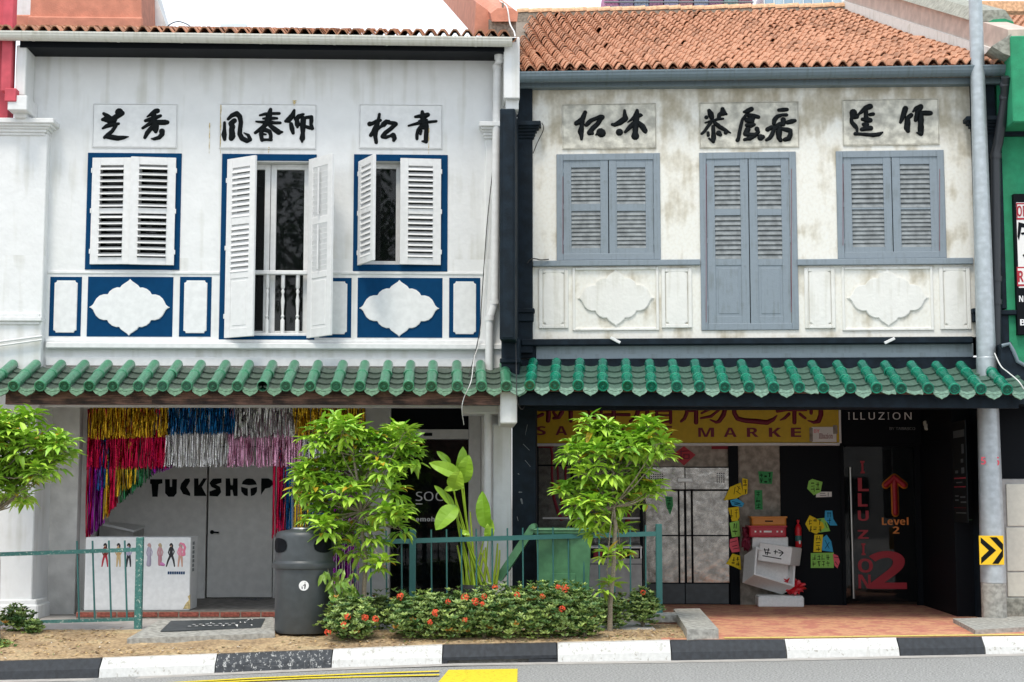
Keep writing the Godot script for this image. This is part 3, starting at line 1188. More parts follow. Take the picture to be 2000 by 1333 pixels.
func barrel_tile(hw: float, ht: float, ln: float, shade: float) -> ArrayMesh:
	# peaked clay cover tile, open below, wider at its lower end; z runs downslope from 0 to ln
	var b := MB.new()
	b.col = Color(shade, shade * 0.98, shade * 0.96)
	var prof := [[-1.0, 0.0], [-0.62, 0.52], [-0.22, 0.93], [0.22, 0.93], [0.62, 0.52], [1.0, 0.0]]
	for i in prof.size() - 1:
		var p: Array = prof[i]
		var r: Array = prof[i + 1]
		var A := Vector3(p[0] * hw * 0.9, p[1] * ht * 0.95, -0.03)
		var B := Vector3(r[0] * hw * 0.9, r[1] * ht * 0.95, -0.03)
		var C := Vector3(p[0] * hw, p[1] * ht + 0.022, ln)
		var D := Vector3(r[0] * hw, r[1] * ht + 0.022, ln)
		var dn := Vector3(0, -0.018, 0)
		b.quad(C, D, B, A)
		b.quad(C + dn, D + dn, D, C)
		b.quad(A + dn, B + dn, D + dn, C + dn)
	return b.mesh()

func pan_into(b: MB, tr: Transform3D, hw: float, ht: float, ln: float) -> void:
	var prof := [[-1.0, 1.0], [-0.35, 0.1], [0.35, 0.1], [1.0, 1.0]]
	for i in 3:
		var p: Array = prof[i]
		var r: Array = prof[i + 1]
		var A := tr * Vector3(p[0] * hw, p[1] * ht, -0.03)
		var B := tr * Vector3(r[0] * hw, r[1] * ht, -0.03)
		var C := tr * Vector3(p[0] * hw, p[1] * ht + 0.018, ln)
		var D := tr * Vector3(r[0] * hw, r[1] * ht + 0.018, ln)
		var dn := tr.basis * Vector3(0, -0.016, 0)
		b.quad(C, D, B, A)
		b.quad(C + dn, D + dn, D, C)

func into(b: MB, m: ArrayMesh, tr: Transform3D) -> void:
	var a := m.surface_get_arrays(0)
	var vv: PackedVector3Array = a[Mesh.ARRAY_VERTEX]
	var nn: PackedVector3Array = a[Mesh.ARRAY_NORMAL]
	var cc: PackedColorArray = a[Mesh.ARRAY_COLOR]
	for i in vv.size():
		b.v.append(tr * vv[i])
		b.n.append((tr.basis * nn[i]).normalized())
		b.c.append(cc[i])
		b.uv.append(Vector2.ZERO)

func gutter(parent: Node3D, a: Vector3, c: Vector3, r: float, mat: Material, straps: Array) -> MeshInstance3D:
	var prof := PackedVector2Array()
	for i in 9:
		var an := PI + PI * i / 8.0
		prof.append(Vector2(cos(an) * r, sin(an) * r))
	prof.append(Vector2(r * 1.06, 0.0))
	prof.append(Vector2(r * 1.06, 0.02))
	prof.append(Vector2(r * 0.92, 0.02))
	for i in 9:
		var an := TAU - PI * i / 8.0
		prof.append(Vector2(cos(an) * r * 0.9, sin(an) * r * 0.9))
	prof.append(Vector2(-r, 0.02))
	var b := MB.new()
	# open trough: build the skin quad by quad
	for i in prof.size():
		var p := prof[i]
		var s := prof[(i + 1) % prof.size()]
		var o1 := Vector3(0, p.y, p.x)
		var o2 := Vector3(0, s.y, s.x)
		b.quad(c + o1, a + o1, a + o2, c + o2)
	for e in [a, c]:
		for i in 8:
			var a0 := PI + PI * i / 8.0
			var a1 := PI + PI * (i + 1) / 8.0
			b.tri(e, e + Vector3(0, sin(a0) * r, cos(a0) * r), e + Vector3(0, sin(a1) * r, cos(a1) * r))
	var g := put(b, "gutter", mat, parent)
	for t in straps:
		var sb := MB.new()
		var o := a.lerp(c, t)
		for i in 8:
			var a0 := PI + PI * i / 8.0
			var a1 := PI + PI * (i + 1) / 8.0
			var rr := r * 1.05
			var p0 := o + Vector3(-0.012, sin(a0) * rr, cos(a0) * rr)
			var p1 := o + Vector3(-0.012, sin(a1) * rr, cos(a1) * rr)
			var x := Vector3(0.03, 0, 0)
			sb.quad(p0, p0 + x, p1 + x, p1)
			sb.quad(p0 * 1.0, p1, o + (p1 - o) * 0.93, o + (p0 - o) * 0.93)
			sb.quad(p0 + x, o + x + (p0 - o) * 0.93, o + x + (p1 - o) * 0.93, p1 + x)
		put(sb, "strap", mat, g)
	return g

func pipe(parent: Node3D, pts: Array, r: float, mat: Material, collars: Array, called := "downpipe") -> MeshInstance3D:
	var b := MB.new()
	var rad := []
	for p in pts:
		rad.append(r)
	b.tube(pts, rad, 14)
	var o := put(b, called, mat, parent)
	for c in collars:
		var cb := MB.new()
		cb.tube([c + Vector3(0, -0.035, 0), c + Vector3(0, -0.03, 0), c + Vector3(0, 0.03, 0), c + Vector3(0, 0.035, 0)], [r * 1.02, r * 1.2, r * 1.2, r * 1.02], 14)
		put(cb, "collar", mat, o)
	return o

const C_ZHI := [[[355,300,30],[430,350,45],[500,420,60]],[[335,430,36],[400,420,60],[480,430,60]],[[690,270,80],[755,292,52],[640,360,55],[560,420,60]],[[470,450,62],[580,440,60]],[[335,622,22],[420,570,42],[520,540,48],[680,520,28]],[[620,560,36],[540,680,38],[440,770,46],[372,818,32]],[[400,800,38],[520,812,52],[660,835,52],[790,820,38],[900,802,7]]]
const C_XIU := [[[1300,370,14],[1390,310,38],[1480,250,52],[1522,240,50]],[[1262,455,32],[1350,430,42],[1450,400,45],[1588,348,32]],[[1450,330,48],[1440,420,62],[1450,520,58]],[[1202,615,28],[1320,540,36],[1420,480,46]],[[1500,485,46],[1590,492,54],[1690,490,54],[1735,490,44]],[[1250,820,33],[1300,720,46],[1380,620,46],[1450,560,42]],[[1490,560,60],[1480,640,62],[1485,690,38]],[[1620,685,58],[1625,745,48],[1560,820,42],[1450,850,33],[1390,845,11]]]
const C_FENG := [[[172,425,24],[172,540,28],[165,650,46],[175,740,28]],[[240,360,26],[310,290,36],[400,258,46],[455,310,42],[478,420,38],[462,540,38],[455,640,40],[500,720,44],[590,765,40],[650,742,34],[615,660,28],[535,615,9]],[[355,390,44],[290,440,42],[320,500,48],[305,560,46],[315,640,52],[298,720,44],[335,675,40]]]
const C_CHUN := [[[830,290,18],[930,265,28],[1060,257,26],[1190,255,26]],[[890,350,18],[1000,345,36],[1150,345,22]],[[760,405,16],[860,415,24],[1000,415,38],[1100,430,28],[1208,430,26]],[[1030,180,30],[1000,300,52],[970,420,50],[900,500,38],[820,560,33],[745,615,26]],[[1010,470,33],[1100,545,46],[1180,605,47],[1248,600,18]],[[870,530,42],[852,640,36],[870,750,32]],[[900,550,40],[1010,590,36],[1035,660,32],[1030,740,32]],[[880,745,28],[960,742,22],[1040,745,28]],[[895,640,22],[943,645,16]]]
const C_YANG := [[[1470,195,23],[1440,290,46],[1360,380,48],[1312,398,28]],[[1410,450,33],[1430,540,42],[1450,620,28]],[[1640,270,23],[1560,310,43],[1500,360,36]],[[1520,380,36],[1530,460,46],[1530,510,22]],[[1640,350,46],[1630,480,50],[1630,620,36],[1620,720,48],[1615,790,14]],[[1690,330,28],[1790,320,32],[1790,390,36],[1782,450,28],[1800,530,36]],[[1680,500,28],[1760,522,32],[1812,532,28]]]
const C_SONG := [[[510,255,28],[490,370,33],[450,520,56],[410,620,66],[420,740,42],[440,870,36]],[[300,470,50],[360,460,38],[440,400,28],[530,390,33]],[[322,715,38],[400,600,38]],[[440,590,46],[540,530,28],[600,480,56],[660,420,46],[720,402,22]],[[700,440,38],[840,455,40],[866,470,42],[760,570,42],[640,660,42],[580,740,45],[650,760,38],[740,730,28],[808,712,52],[838,780,46],[820,828,32]]]
const C_QING := [[[1440,205,33],[1450,300,56],[1470,420,56],[1480,500,56]],[[1290,315,28],[1380,300,38],[1480,300,56],[1558,270,46]],[[1380,420,36],[1480,390,46],[1535,382,28]],[[1142,510,20],[1250,480,28],[1370,450,36],[1560,430,32],[1745,410,26]],[[1420,510,36],[1350,600,36],[1325,700,34],[1325,790,32]],[[1530,500,48],[1530,620,45],[1522,740,45],[1520,850,43],[1440,845,18]],[[1480,560,28],[1400,572,22]],[[1420,620,26],[1400,690,26]]]
const C_SONG2 := [[[505,310,38],[470,400,46],[440,480,50],[325,540,44]],[[420,450,36],[322,532,42]],[[440,500,52],[435,600,42],[415,710,60],[430,800,38],[430,860,28]],[[530,570,42],[620,480,42],[720,440,42],[820,400,46],[858,410,46],[760,550,42],[660,640,46],[600,730,52],[650,742,36]],[[730,770,18],[820,720,76],[840,740,82]]]
const C_LIN := [[[1315,270,24],[1320,360,38],[1330,440,56],[1220,520,56],[1110,570,38],[1062,560,28]],[[1575,270,30],[1560,380,62],[1550,500,56],[1540,620,56],[1535,720,48],[1535,800,74]],[[1380,515,11],[1460,460,28],[1540,400,46],[1640,370,38],[1668,372,24]],[[1500,540,46],[1420,620,46],[1330,715,28]],[[1600,520,38],[1680,600,56],[1738,690,48],[1750,720,30]],[[1210,720,68]]]
const C_GONG := [[[240,250,38],[270,310,52],[290,380,42]],[[190,375,36]],[[490,220,34],[500,290,56],[560,315,24]],[[470,300,40],[430,330,36],[420,380,32]],[[170,475,16],[280,445,26],[400,410,28],[500,400,20]],[[270,470,36],[200,570,30],[150,640,26],[105,680,23]],[[350,480,38],[430,550,38],[540,610,33],[640,665,11]],[[315,540,33],[320,650,36],[325,750,42],[320,830,28]],[[220,660,30],[225,710,28]],[[240,770,18],[310,820,28]],[[420,670,46],[450,700,33]],[[550,660,36]]]
const C_CHU := [[[1030,220,43],[950,260,47],[890,275,23]],[[930,330,28],[860,420,26],[830,540,30],[800,680,30],[790,760,30],[770,800,36]],[[990,340,42],[1080,350,38],[1160,370,33]],[[1040,400,56],[940,430,42],[1040,450,42]],[[940,520,33],[1080,510,28],[1010,540,36]],[[1130,590,46],[1160,650,32],[1080,720,42]],[[960,600,54],[920,680,46]],[[930,690,44],[1000,700,42],[1080,705,42]],[[1050,750,36],[1000,765,40],[900,790,28]],[[1200,750,58],[1240,740,38]]]
const C_JU := [[[1540,240,33],[1610,235,38],[1690,230,33]],[[1680,330,28],[1600,330,30],[1510,360,36],[1460,420,40],[1445,490,33]],[[1620,420,46],[1620,500,46],[1550,500,42],[1500,540,38]],[[1700,470,42],[1780,450,42],[1840,435,30]],[[1330,600,43],[1400,560,42],[1480,570,42]],[[1450,600,38],[1410,700,37],[1370,760,37],[1310,795,28]],[[1560,570,46],[1540,660,56],[1540,750,46],[1570,800,38]],[[1600,590,36],[1700,610,42],[1755,620,38],[1755,700,36],[1720,770,46],[1650,790,36]]]
const C_YAO := [[[270,350,63],[260,430,46],[340,430,42]],[[230,470,33],[240,540,37],[310,620,42],[340,660,33],[345,720,23]],[[600,230,52],[520,260,46],[450,320,38],[390,370,23],[350,410,28]],[[520,330,42],[520,420,42],[530,490,52],[600,500,46]],[[600,390,33],[660,380,33]],[[450,480,33],[530,500,42]],[[470,580,38],[540,580,42],[500,640,38]],[[440,680,38],[530,660,42],[610,655,46]],[[310,765,36],[400,770,33],[520,780,35],[660,790,38],[770,775,36],[840,740,18]]]
const C_ZHU := [[[1290,270,52],[1260,370,46],[1220,480,40],[1195,540,28]],[[1590,230,46],[1500,260,33],[1440,330,20]],[[1400,400,42],[1330,460,42],[1330,560,50],[1320,650,52],[1340,710,38]],[[1590,250,46],[1520,340,42],[1500,440,40],[1490,500,33]],[[1600,360,42],[1700,360,46],[1780,360,43]],[[1600,360,46],[1590,500,52],[1590,640,52],[1590,760,52],[1510,745,14]]]

func cornice(b: MB, x0: float, x1: float, y0: float, y1: float, w: float, steps: Array) -> void:
	# stacked mouldings: steps of [fraction from top, fraction to, projection, extra px sideways]
	for s in steps:
		var ya := lerpf(y0, y1, s[0])
		var yb := lerpf(y0, y1, s[1])
		bx(b, x0 - s[3], ya, x1 + s[3], yb, w - 0.25, w + s[2], 0.008)

func left_house() -> void:
	frame("L")
	var base := Vector3(q(500, 1207, 0).x, 0.05, 0)
	var h := thing("shophouse", "white two-storey shophouse with navy blue window surrounds and white shutters", "shophouse", base)
	var W := 0.0
	# wall of the upper floor with three openings
	var o1 := rc(182, 313, 338, 514, W)
	var o2 := rc(446, 316, 602, 656, W)
	var o3 := rc(702, 316, 862, 517, W)
	var wr := rc(30, 86, 1003, 795, W)
	var b := MB.new()
	holed(b, wr, [o1, o2, o3], W - 0.24, W)
	put(b, "wall", M.white_wall, h)
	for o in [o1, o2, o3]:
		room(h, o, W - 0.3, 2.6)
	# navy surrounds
	for s in [[168, 299, 352, 527], [430, 301, 616, 669], [690, 302, 874, 530]]:
		b = MB.new()
		var r := rc(s[0], s[1], s[2], s[3], W + 0.012)
		frame_boxes(b, r, 0.085, W - 0.02, W + 0.012, 0.003)
		put(b, "window_surround", M.navy, h)
	# shutters
	var hw1 := q(179, 412, 0.03)
	var lf := rc(178, 309, 257, 517, 0.03)
	shutter(h, Vector3(lf.position.x, lf.position.y, 0.03), lf.size.x, lf.size.y, 4.0, true, [[0.065, 0.475], [0.525, 0.93]], [], M.white_gloss, M.white_gloss, 7, 60.0, 0.105)
	var rf := rc(254, 308, 341, 518, 0.05)
	shutter(h, Vector3(rf.end.x, rf.position.y, 0.035), rf.size.x, rf.size.y, 6.0, false, [[0.065, 0.475], [0.525, 0.93]], [], M.white_gloss, M.white_gloss, 7, 60.0, 0.105)
	# middle door leaves, thrown open
	var dl := rc(442, 312, 500, 661, 0.03)
	shutter(h, Vector3(dl.position.x, dl.position.y, 0.03), 0.47, dl.size.y, 34.0, true, [[0.36, 0.625], [0.665, 0.945]], [0.05, 0.325], M.white_gloss, M.white_gloss, 9, 32.0, 0.09)
	var dr := rc(592, 312, 601, 661, 0.03)
	shutter(h, Vector3(dr.end.x + 0.01, dr.position.y, 0.03), 0.50, dr.size.y, 131.0, false, [[0.36, 0.625], [0.665, 0.945]], [0.05, 0.325], M.white_gloss, M.white_gloss, 9, 14.0, 0.09, true)
	# right window leaves
	var wl := rc(701, 316, 733, 519, 0.03)
	shutter(h, Vector3(wl.position.x, wl.position.y, 0.03), 0.50, wl.size.y, 64.0, true, [[0.065, 0.475], [0.525, 0.93]], [], M.white_gloss, M.white_gloss, 8, 25.0, 0.09)
	var w2 := rc(781, 311, 861, 518, 0.03)
	shutter(h, Vector3(w2.end.x, w2.position.y, 0.03), w2.size.x, w2.size.y, 5.0, false, [[0.065, 0.475], [0.525, 0.93]], [], M.white_gloss, M.white_gloss, 8, 48.0, 0.105)
	# casements and panes behind
	for s in [[o2, [[446, 514], [528, 602]], 0.07], [o3, [[702, 782], [782, 862]], 0.06], [o1, [[182, 260], [260, 338]], 0.06]]:
		var r: Rect2 = s[0]
		for k in 2:
			var half := Rect2(r.position.x + r.size.x * 0.5 * k, r.position.y, r.size.x * 0.5, r.size.y)
			b = MB.new()
			frame_boxes(b, half.grow(-0.004), s[2], -0.19, -0.13, 0.004)
			var fr := put(b, "casement", M.white_gloss, h)
			b = MB.new()
			var g := half.grow(-s[2] * 0.9)
			b.box(Vector3(g.position.x, g.position.y, -0.164), Vector3(g.end.x, g.end.y, -0.158))
			put(b, "pane", M.glass, fr)
	# balustrade in the middle opening
	b = MB.new()
	bx(b, 446, 528, 602, 536, -0.09, 0.0, 0.008)
	var bal := put(b, "balustrade_rail", M.white_gloss, h)
	b = MB.new()
	bx(b, 446, 651, 602, 657, -0.09, 0.0, 0.006)
	put(b, "foot_rail", M.white_gloss, bal)
	for x in [460, 490, 520.5, 551, 580]:
		var t := q(x, 535, -0.045)
		var f := q(x, 652, -0.045)
		var H := t.y - f.y
		b = MB.new()
		b.lathe([Vector2(0.026, 0), Vector2(0.026, H * 0.22), Vector2(0.014, H * 0.25), Vector2(0.024, H * 0.29), Vector2(0.013, H * 0.32), Vector2(0.020, H * 0.45), Vector2(0.025, H * 0.55), Vector2(0.013, H * 0.66), Vector2(0.024, H * 0.70), Vector2(0.014, H * 0.74), Vector2(0.026, H * 0.77), Vector2(0.026, H)], f, 10, Basis.IDENTITY, 0.75)
		put(b, "baluster", M.white_gloss, bal)
	# panels below the windows
	for s in [[96, 158, 541, 657], [350, 412, 541, 658], [624, 686, 543, 660], [877, 938, 543, 660]]:
		b = MB.new()
		bx(b, s[0], s[2], s[1], s[3], -0.01, 0.004)
		var o := put(b, "navy_panel", M.navy, h)
		b = MB.new()
		bevel_prism(b, notched(rc(s[0] + 8.5, s[2] + 7, s[1] - 8.5, s[3] - 7, 0.018), 0.03), 0.003, 0.018, 0.006)
		put(b, "raised_field", M.white_trim, o)
	for s in [[170, 337, 541, 658], [698, 864, 543, 660]]:
		b = MB.new()
		bx(b, s[0], s[2], s[1], s[3], -0.01, 0.004)
		var o := put(b, "navy_panel", M.navy, h)
		var r := rc(s[0] + 3, s[2] + 4, s[1] - 6, s[3] - 2, 0.02)
		b = MB.new()
		bevel_prism(b, quatrefoil(r.get_center(), r.size.x * 0.5, r.size.y * 0.5), 0.003, 0.02, 0.006)
		put(b, "cartouche", M.white_trim, o)
	# sill line and string courses
	b = MB.new()
	bx(b, 92, 530, 428, 535, -0.05, 0.012, 0.004)
	bx(b, 618, 531, 945, 536, -0.05, 0.012, 0.004)
	put(b, "sill_course", M.white_trim, h)
	b = MB.new()
	bx(b, 88, 670, 985, 682, -0.05, 0.10, 0.012)
	bx(b, 88, 664, 985, 670, -0.05, 0.05, 0.006)
	bx(b, 88, 699, 985, 716, -0.05, 0.035, 0.006)
	put(b, "string_course", M.white_trim, h)
	# pilasters
	for s in [[-16, 84, 230], [948, 1000, 237]]:
		b = MB.new()
		var pw := 0.16 if s[0] < 0 else 0.06
		bx(b, s[0], s[2] + 30, s[1], 800, -0.05, pw, 0.01)
		var pl := put(b, "pilaster", M.white_wall, h)
		b = MB.new()
		cornice(b, s[0], s[1], s[2], s[2] + 34, pw - 0.0, [[0.0, 0.28, 0.14, 20 if s[0] < 0 else 12], [0.28, 0.45, 0.11, 15 if s[0] < 0 else 9], [0.45, 0.62, 0.075, 10 if s[0] < 0 else 6], [0.62, 0.82, 0.05, 6 if s[0] < 0 else 4], [0.82, 1.0, 0.025, 3 if s[0] < 0 else 2]])
		put(b, "capital", M.white_trim, pl)
		if s[0] < 0:
			b = MB.new()
			cornice(b, s[0], s[1] - 12, 612, 634, pw, [[0.0, 0.3, 0.03, 4], [0.3, 0.7, 0.055, 8], [0.7, 1.0, 0.025, 4]])
			put(b, "base_moulding", M.white_trim, pl)
			b = MB.new()
			var A := q(-10, 669, pw + 0.06)
			var B := q(82, 657, pw + 0.06)
			b.tube([A, B], [0.016, 0.016], 8)
			b.tube([A + Vector3(0, -0.05, 0), B + Vector3(0, -0.045, 0)], [0.012, 0.012], 8)
			put(b, "conduit", M.white_gloss, pl)
	# block carrying the party wall above the left capital
	b = MB.new()
	bx(b, 14, 186, 52, 215, 0.0, 0.5, 0.01)
	bx(b, 26, 215, 50, 230, 0.0, 0.35, 0.01)
	put(b, "corbel", M.white_trim, h)
	b = MB.new()
	bx(b, 30, 88, 50, 186, 0.0, 0.4, 0.01)
	put(b, "party_wall_end", M.white_wall, h)
	# right party wall end
	b = MB.new()
	bx(b, 984, 72, 1015, 192, -0.1, 0.42, 0.01)
	bx(b, 988, 192, 1013, 214, -0.1, 0.34, 0.01)
	put(b, "party_wall_end", M.white_wall, h)
	# name plaques
	var p := plaque(h, 182, 204.5, 344, 287, W, M.white_trim)
	character(p, C_ZHI, 170, 195, 11.11, W + 0.012, 0.022, M.ink)
	character(p, C_XIU, 170, 195, 11.11, W + 0.012, 0.022, M.ink)
	p = plaque(h, 430, 205, 616, 289, W, M.white_trim)
	for c in [C_FENG, C_CHUN, C_YANG]:
		character(p, c, 420, 195, 9.524, W + 0.012, 0.022, M.ink)
	p = plaque(h, 703, 206, 862, 289, W, M.white_trim)
	for c in [C_SONG, C_QING]:
		character(p, c, 695, 200, 11.11, W + 0.012, 0.022, M.ink)
	# rust runs on the wall
	for s in [[431, 205, 300, 1.6], [525, 287, 300, 1.2], [409, 240, 300, 1.2], [838, 250, 300, 1.3], [575, 196, 206, 5.0]]:
		b = MB.new()
		var A := q(s[0], s[1], 0.0135)
		var B := q(s[0] - 1, s[2], 0.0135)
		var w: float = s[3] / 155.0
		var n := 9
		for i in n:
			var t0 := float(i) / n
			var t1 := float(i + 1) / n
			var w0 := w * (0.6 + 0.5 * sin(i * 2.1)) * (1.0 - t0 * 0.5)
			var w1 := w * (0.6 + 0.5 * sin((i + 1) * 2.1)) * (1.0 - t1 * 0.5)
			var P := A.lerp(B, t0)
			var Q := A.lerp(B, t1)
			b.quad(Q - Vector3(w1, 0, 0), Q + Vector3(w1, 0, 0), P + Vector3(w0, 0, 0), P - Vector3(w0, 0, 0))
		put(b, "rust_run", M.rust, h)
	# soffit board and eave
	b = MB.new()
	var e0 := q(38, 92, 0.42)
	var e1 := q(985, 101, 0.42)
	b.run(PackedVector2Array([Vector2(-0.6, 0.0), Vector2(0.0, 0.0), Vector2(0.0, 0.16), Vector2(-0.6, 0.2)]), Vector3(e0.x, e0.y, 0.42), Vector3(e1.x, e1.y, 0.42))
	put(b, "fascia", M.near_black, h)
	var g0 := q(-30, 66, 0.52)
	var g1 := q(1000, 79, 0.52)
	gutter(h, g0, g1, 0.082, M.gutter_white, [0.09, 0.25, 0.37, 0.52, 0.66, 0.76, 0.93])
	# roof: peaked cover tiles; low pitch, so only the eave courses show
	var roof := Node3D.new()
	place(roof, "roof", Vector3(e0.x, e0.y + 0.2, 0), h)
	var meshes := []
	for k in 5:
		meshes.append(barrel_tile(0.083, 0.105, 0.30, [0.62, 0.78, 0.92, 1.05, 1.2][k]))
	var pitch := tan(deg_to_rad(16.9))
	var pans := MB.new()
	var n := 46
	var cov := 0
	for i in n:
		for k in 6:
			var px := -14.0 + i * 24.4
			if px > 1000:
				continue
			var t := clampf(px / 1000.0, 0, 1)
			var eave := q(px, lerpf(67, 77, t), 0.56)
			var o := Vector3(eave.x + rng.randf_range(-0.008, 0.008), eave.y + 0.26 * pitch * (k + 1) + rng.randf_range(-0.004, 0.006), eave.z - 0.26 * (k + 1))
			var bas := Basis(Vector3.RIGHT, atan(pitch)).rotated(Vector3.UP, rng.randf_range(-0.02, 0.02))
			inst(meshes[rng.randi() % 5], M.terracotta, "roof_tile", Transform3D(bas, o), roof)
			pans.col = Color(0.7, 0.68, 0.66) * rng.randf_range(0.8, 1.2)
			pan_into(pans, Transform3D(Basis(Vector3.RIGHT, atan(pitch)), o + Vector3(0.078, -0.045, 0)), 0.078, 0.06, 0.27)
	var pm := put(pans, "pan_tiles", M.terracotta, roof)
	pm.set_meta("kind", "stuff")
	b = MB.new()
	var ra := q(-60, 64, 0.42)
	var rb := q(1008, 74, 0.42)
	var back := Vector3(0, 6.0 * pitch, -6.0)
	b.hexa([ra + back + Vector3(0, -0.05, 0), rb + back + Vector3(0, -0.05, 0), rb + back, ra + back, ra + Vector3(0, -0.05, 0), rb + Vector3(0, -0.05, 0), rb, ra])
	put(b, "roof_deck", M.near_black, roof)
	# plastered roof block and its white flank
	b = MB.new()
	var z0 := -1.5
	var A := q(57, 60, z0); var B := q(277, 60, z0); var C := q(274, -60, z0); var D := q(62, -60, z0)
	var bk := Vector3(0, 0, -1.6)
	b.hexa([A + bk, B + bk, C + bk, D + bk, A, B, C, D])
	var ob := put(b, "roof_block", M.orange_plaster, h)
	b = MB.new()
	bx(b, 52, 32, 278, 58, z0 - 0.2, z0 + 0.07, 0.02)
	put(b, "skirting", M.orange_plaster, ob)
	b = MB.new()
	bx(b, 26, 28, 60, 58, z0 - 0.2, z0 + 0.02, 0.02)
	put(b, "skirting", M.orange_plaster, ob)
	b = MB.new()
	b.prism(poly([[274, 60], [328, 60], [310, 10], [296, -40], [274, -40]], z0 - 1.0), z0 - 1.6, z0 - 1.0)
	put(b, "white_flank", M.white_wall, ob)
	b = MB.new()
	b.prism(poly([[20, 60], [58, 60], [62, -40], [20, -40]], z0 - 1.2), z0 - 1.8, z0 - 1.2)
	put(b, "white_flank", M.white_wall, ob)
	# orange coping of the party wall between the houses, coming forward down the roof
	b = MB.new()
	var f0 := [q(961, 42, -1.0), q(1010, 42, -1.0), q(1012, 24, -1.0), q(1000, 16, -1.0), q(972, 16, -1.0), q(958, 26, -1.0)]
	var dir := Vector3(-0.10, 0.43, -1.0) * 5.0
	for i in f0.size():
		var j := (i + 1) % f0.size()
		b.quad(f0[j] + dir, f0[i] + dir, f0[i], f0[j])
	for i in range(1, f0.size() - 1):
		b.tri(f0[0], f0[i], f0[i + 1])
	var cop := put(b, "party_coping", M.orange_plaster, h)
	b = MB.new()
	var f1 := [q(958, 75, -1.06), q(1008, 75, -1.06), q(1008, 42, -1.06), q(958, 42, -1.06)]
	b.hexa([f1[0] + dir, f1[1] + dir, f1[2] + dir, f1[3] + dir, f1[0], f1[1], f1[2], f1[3]])
	put(b, "wall_below", M.mortar, cop)
	b = MB.new()
	var f2 := [q(926, 70, -1.3), q(958, 70, -1.3), q(956, 22, -1.3), q(930, 4, -1.3)]
	b.hexa([f2[0] + dir, f2[1] + dir, f2[2] + dir, f2[3] + dir, f2[0], f2[1], f2[2], f2[3]])
	put(b, "wall_flank", M.orange_plaster, cop)
	b = MB.new()
	bx(b, 980, 5, 984, 14, -1.1, -1.07)
	put(b, "stub_pipe", M.mortar, cop)
	# downpipe
	var pts := []
	for s in [[976, 92, 0.30], [975, 120, 0.26], [971, 128, 0.16], [969, 300, 0.14], [966, 588, 0.14], [963, 604, 0.14], [956, 626, 0.14], [955, 740, 0.14], [953, 800, 0.14]]:
		pts.append(q(s[0], s[1], s[2]))
	pipe(h, pts, 0.052, M.white_gloss, [q(975, 112, 0.26), q(971, 132, 0.16), q(966, 590, 0.14), q(956.5, 622, 0.14)])
	# timber fascia under the canopy and the canopy itself
	b = MB.new()
	var t0 := q(10, 779, 0.98)
	var t1 := q(985, 780, 0.98)
	b.run(PackedVector2Array([Vector2(-0.10, -0.068), Vector2(0.0, -0.068), Vector2(0.0, 0.085), Vector2(-0.10, 0.085)]), t0, t1)
	put(b, "canopy_beam", M.timber, h)
	tile_canopy(h, [-21, 27, 79, 127.5, 174, 220.5, 271.5, 318.6, 366.6, 417, 465, 513, 559, 606.5, 657.5, 702.5, 750.5, 797, 843.5, 892.5, 940.5, 989.6], [752, 752.5], [], 1.1, 0.12, 0.34, M.glaze_pale, M.pan_pale, M.drip_pale, 2, [11])
	# arcade: pier, ceiling, side wall
	b = MB.new()
	bx(b, -40, 786, 66, 1240, -0.75, 0.0, 0.012)
	bx(b, -40, 1182, 72, 1240, -0.55, 0.06, 0.02)
	var pier := put(b, "pier", M.white_wall, h)
	b = MB.new()
	bx(b, -40, 1172, 70, 1184, -0.52, 0.035, 0.012)
	put(b, "pier_moulding", M.white_trim, pier)
	b = MB.new()
	bx(b, 962, 828, 999, 1230, -0.5, 0.0, 0.012)
	var pier2 := put(b, "pier", M.white_wall, h)
	b = MB.new()
	bx(b, 977, 764, 1010, 828, -0.05, 1.0, 0.015)
	put(b, "bracket", M.white_wall, pier2)
	b = MB.new()
	bx(b, 902, 792, 980, 808, -0.4, 0.2, 0.012)
	put(b, "bracket", M.white_wall, pier2)
	pipe(h, [q(953, 795, 0.04), q(951, 1225, 0.04)], 0.048, M.white_gloss, [q(952, 800, 0.04)])
	var cl := q(-40, 790, 0).x
	var cr := q(999, 790, 0).x
	var cv := q(500, 784, -2.5).y
	b = MB.new()
	b.box(Vector3(cl, cv, -3.3), Vector3(cr, cv + 0.12, -0.005))
	put(b, "arcade_ceiling", M.soffit, h)
	b = MB.new()
	b.box(Vector3(cl - 1.0, 0.0, -3.45), Vector3(cr, cv + 0.1, -3.3))
	put(b, "rear_wall", M.near_black, h)
	b = MB.new()
	b.box(Vector3(q(938, 1000, -2.0).x, 0.0, -3.3), Vector3(cr + 0.02, cv, -0.5))
	put(b, "arcade_side_wall", M.shade_wall, h)
	b = MB.new()
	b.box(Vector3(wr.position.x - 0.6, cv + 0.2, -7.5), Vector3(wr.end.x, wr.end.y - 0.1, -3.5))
	put(b, "rear_rooms", M.room_dark, h)

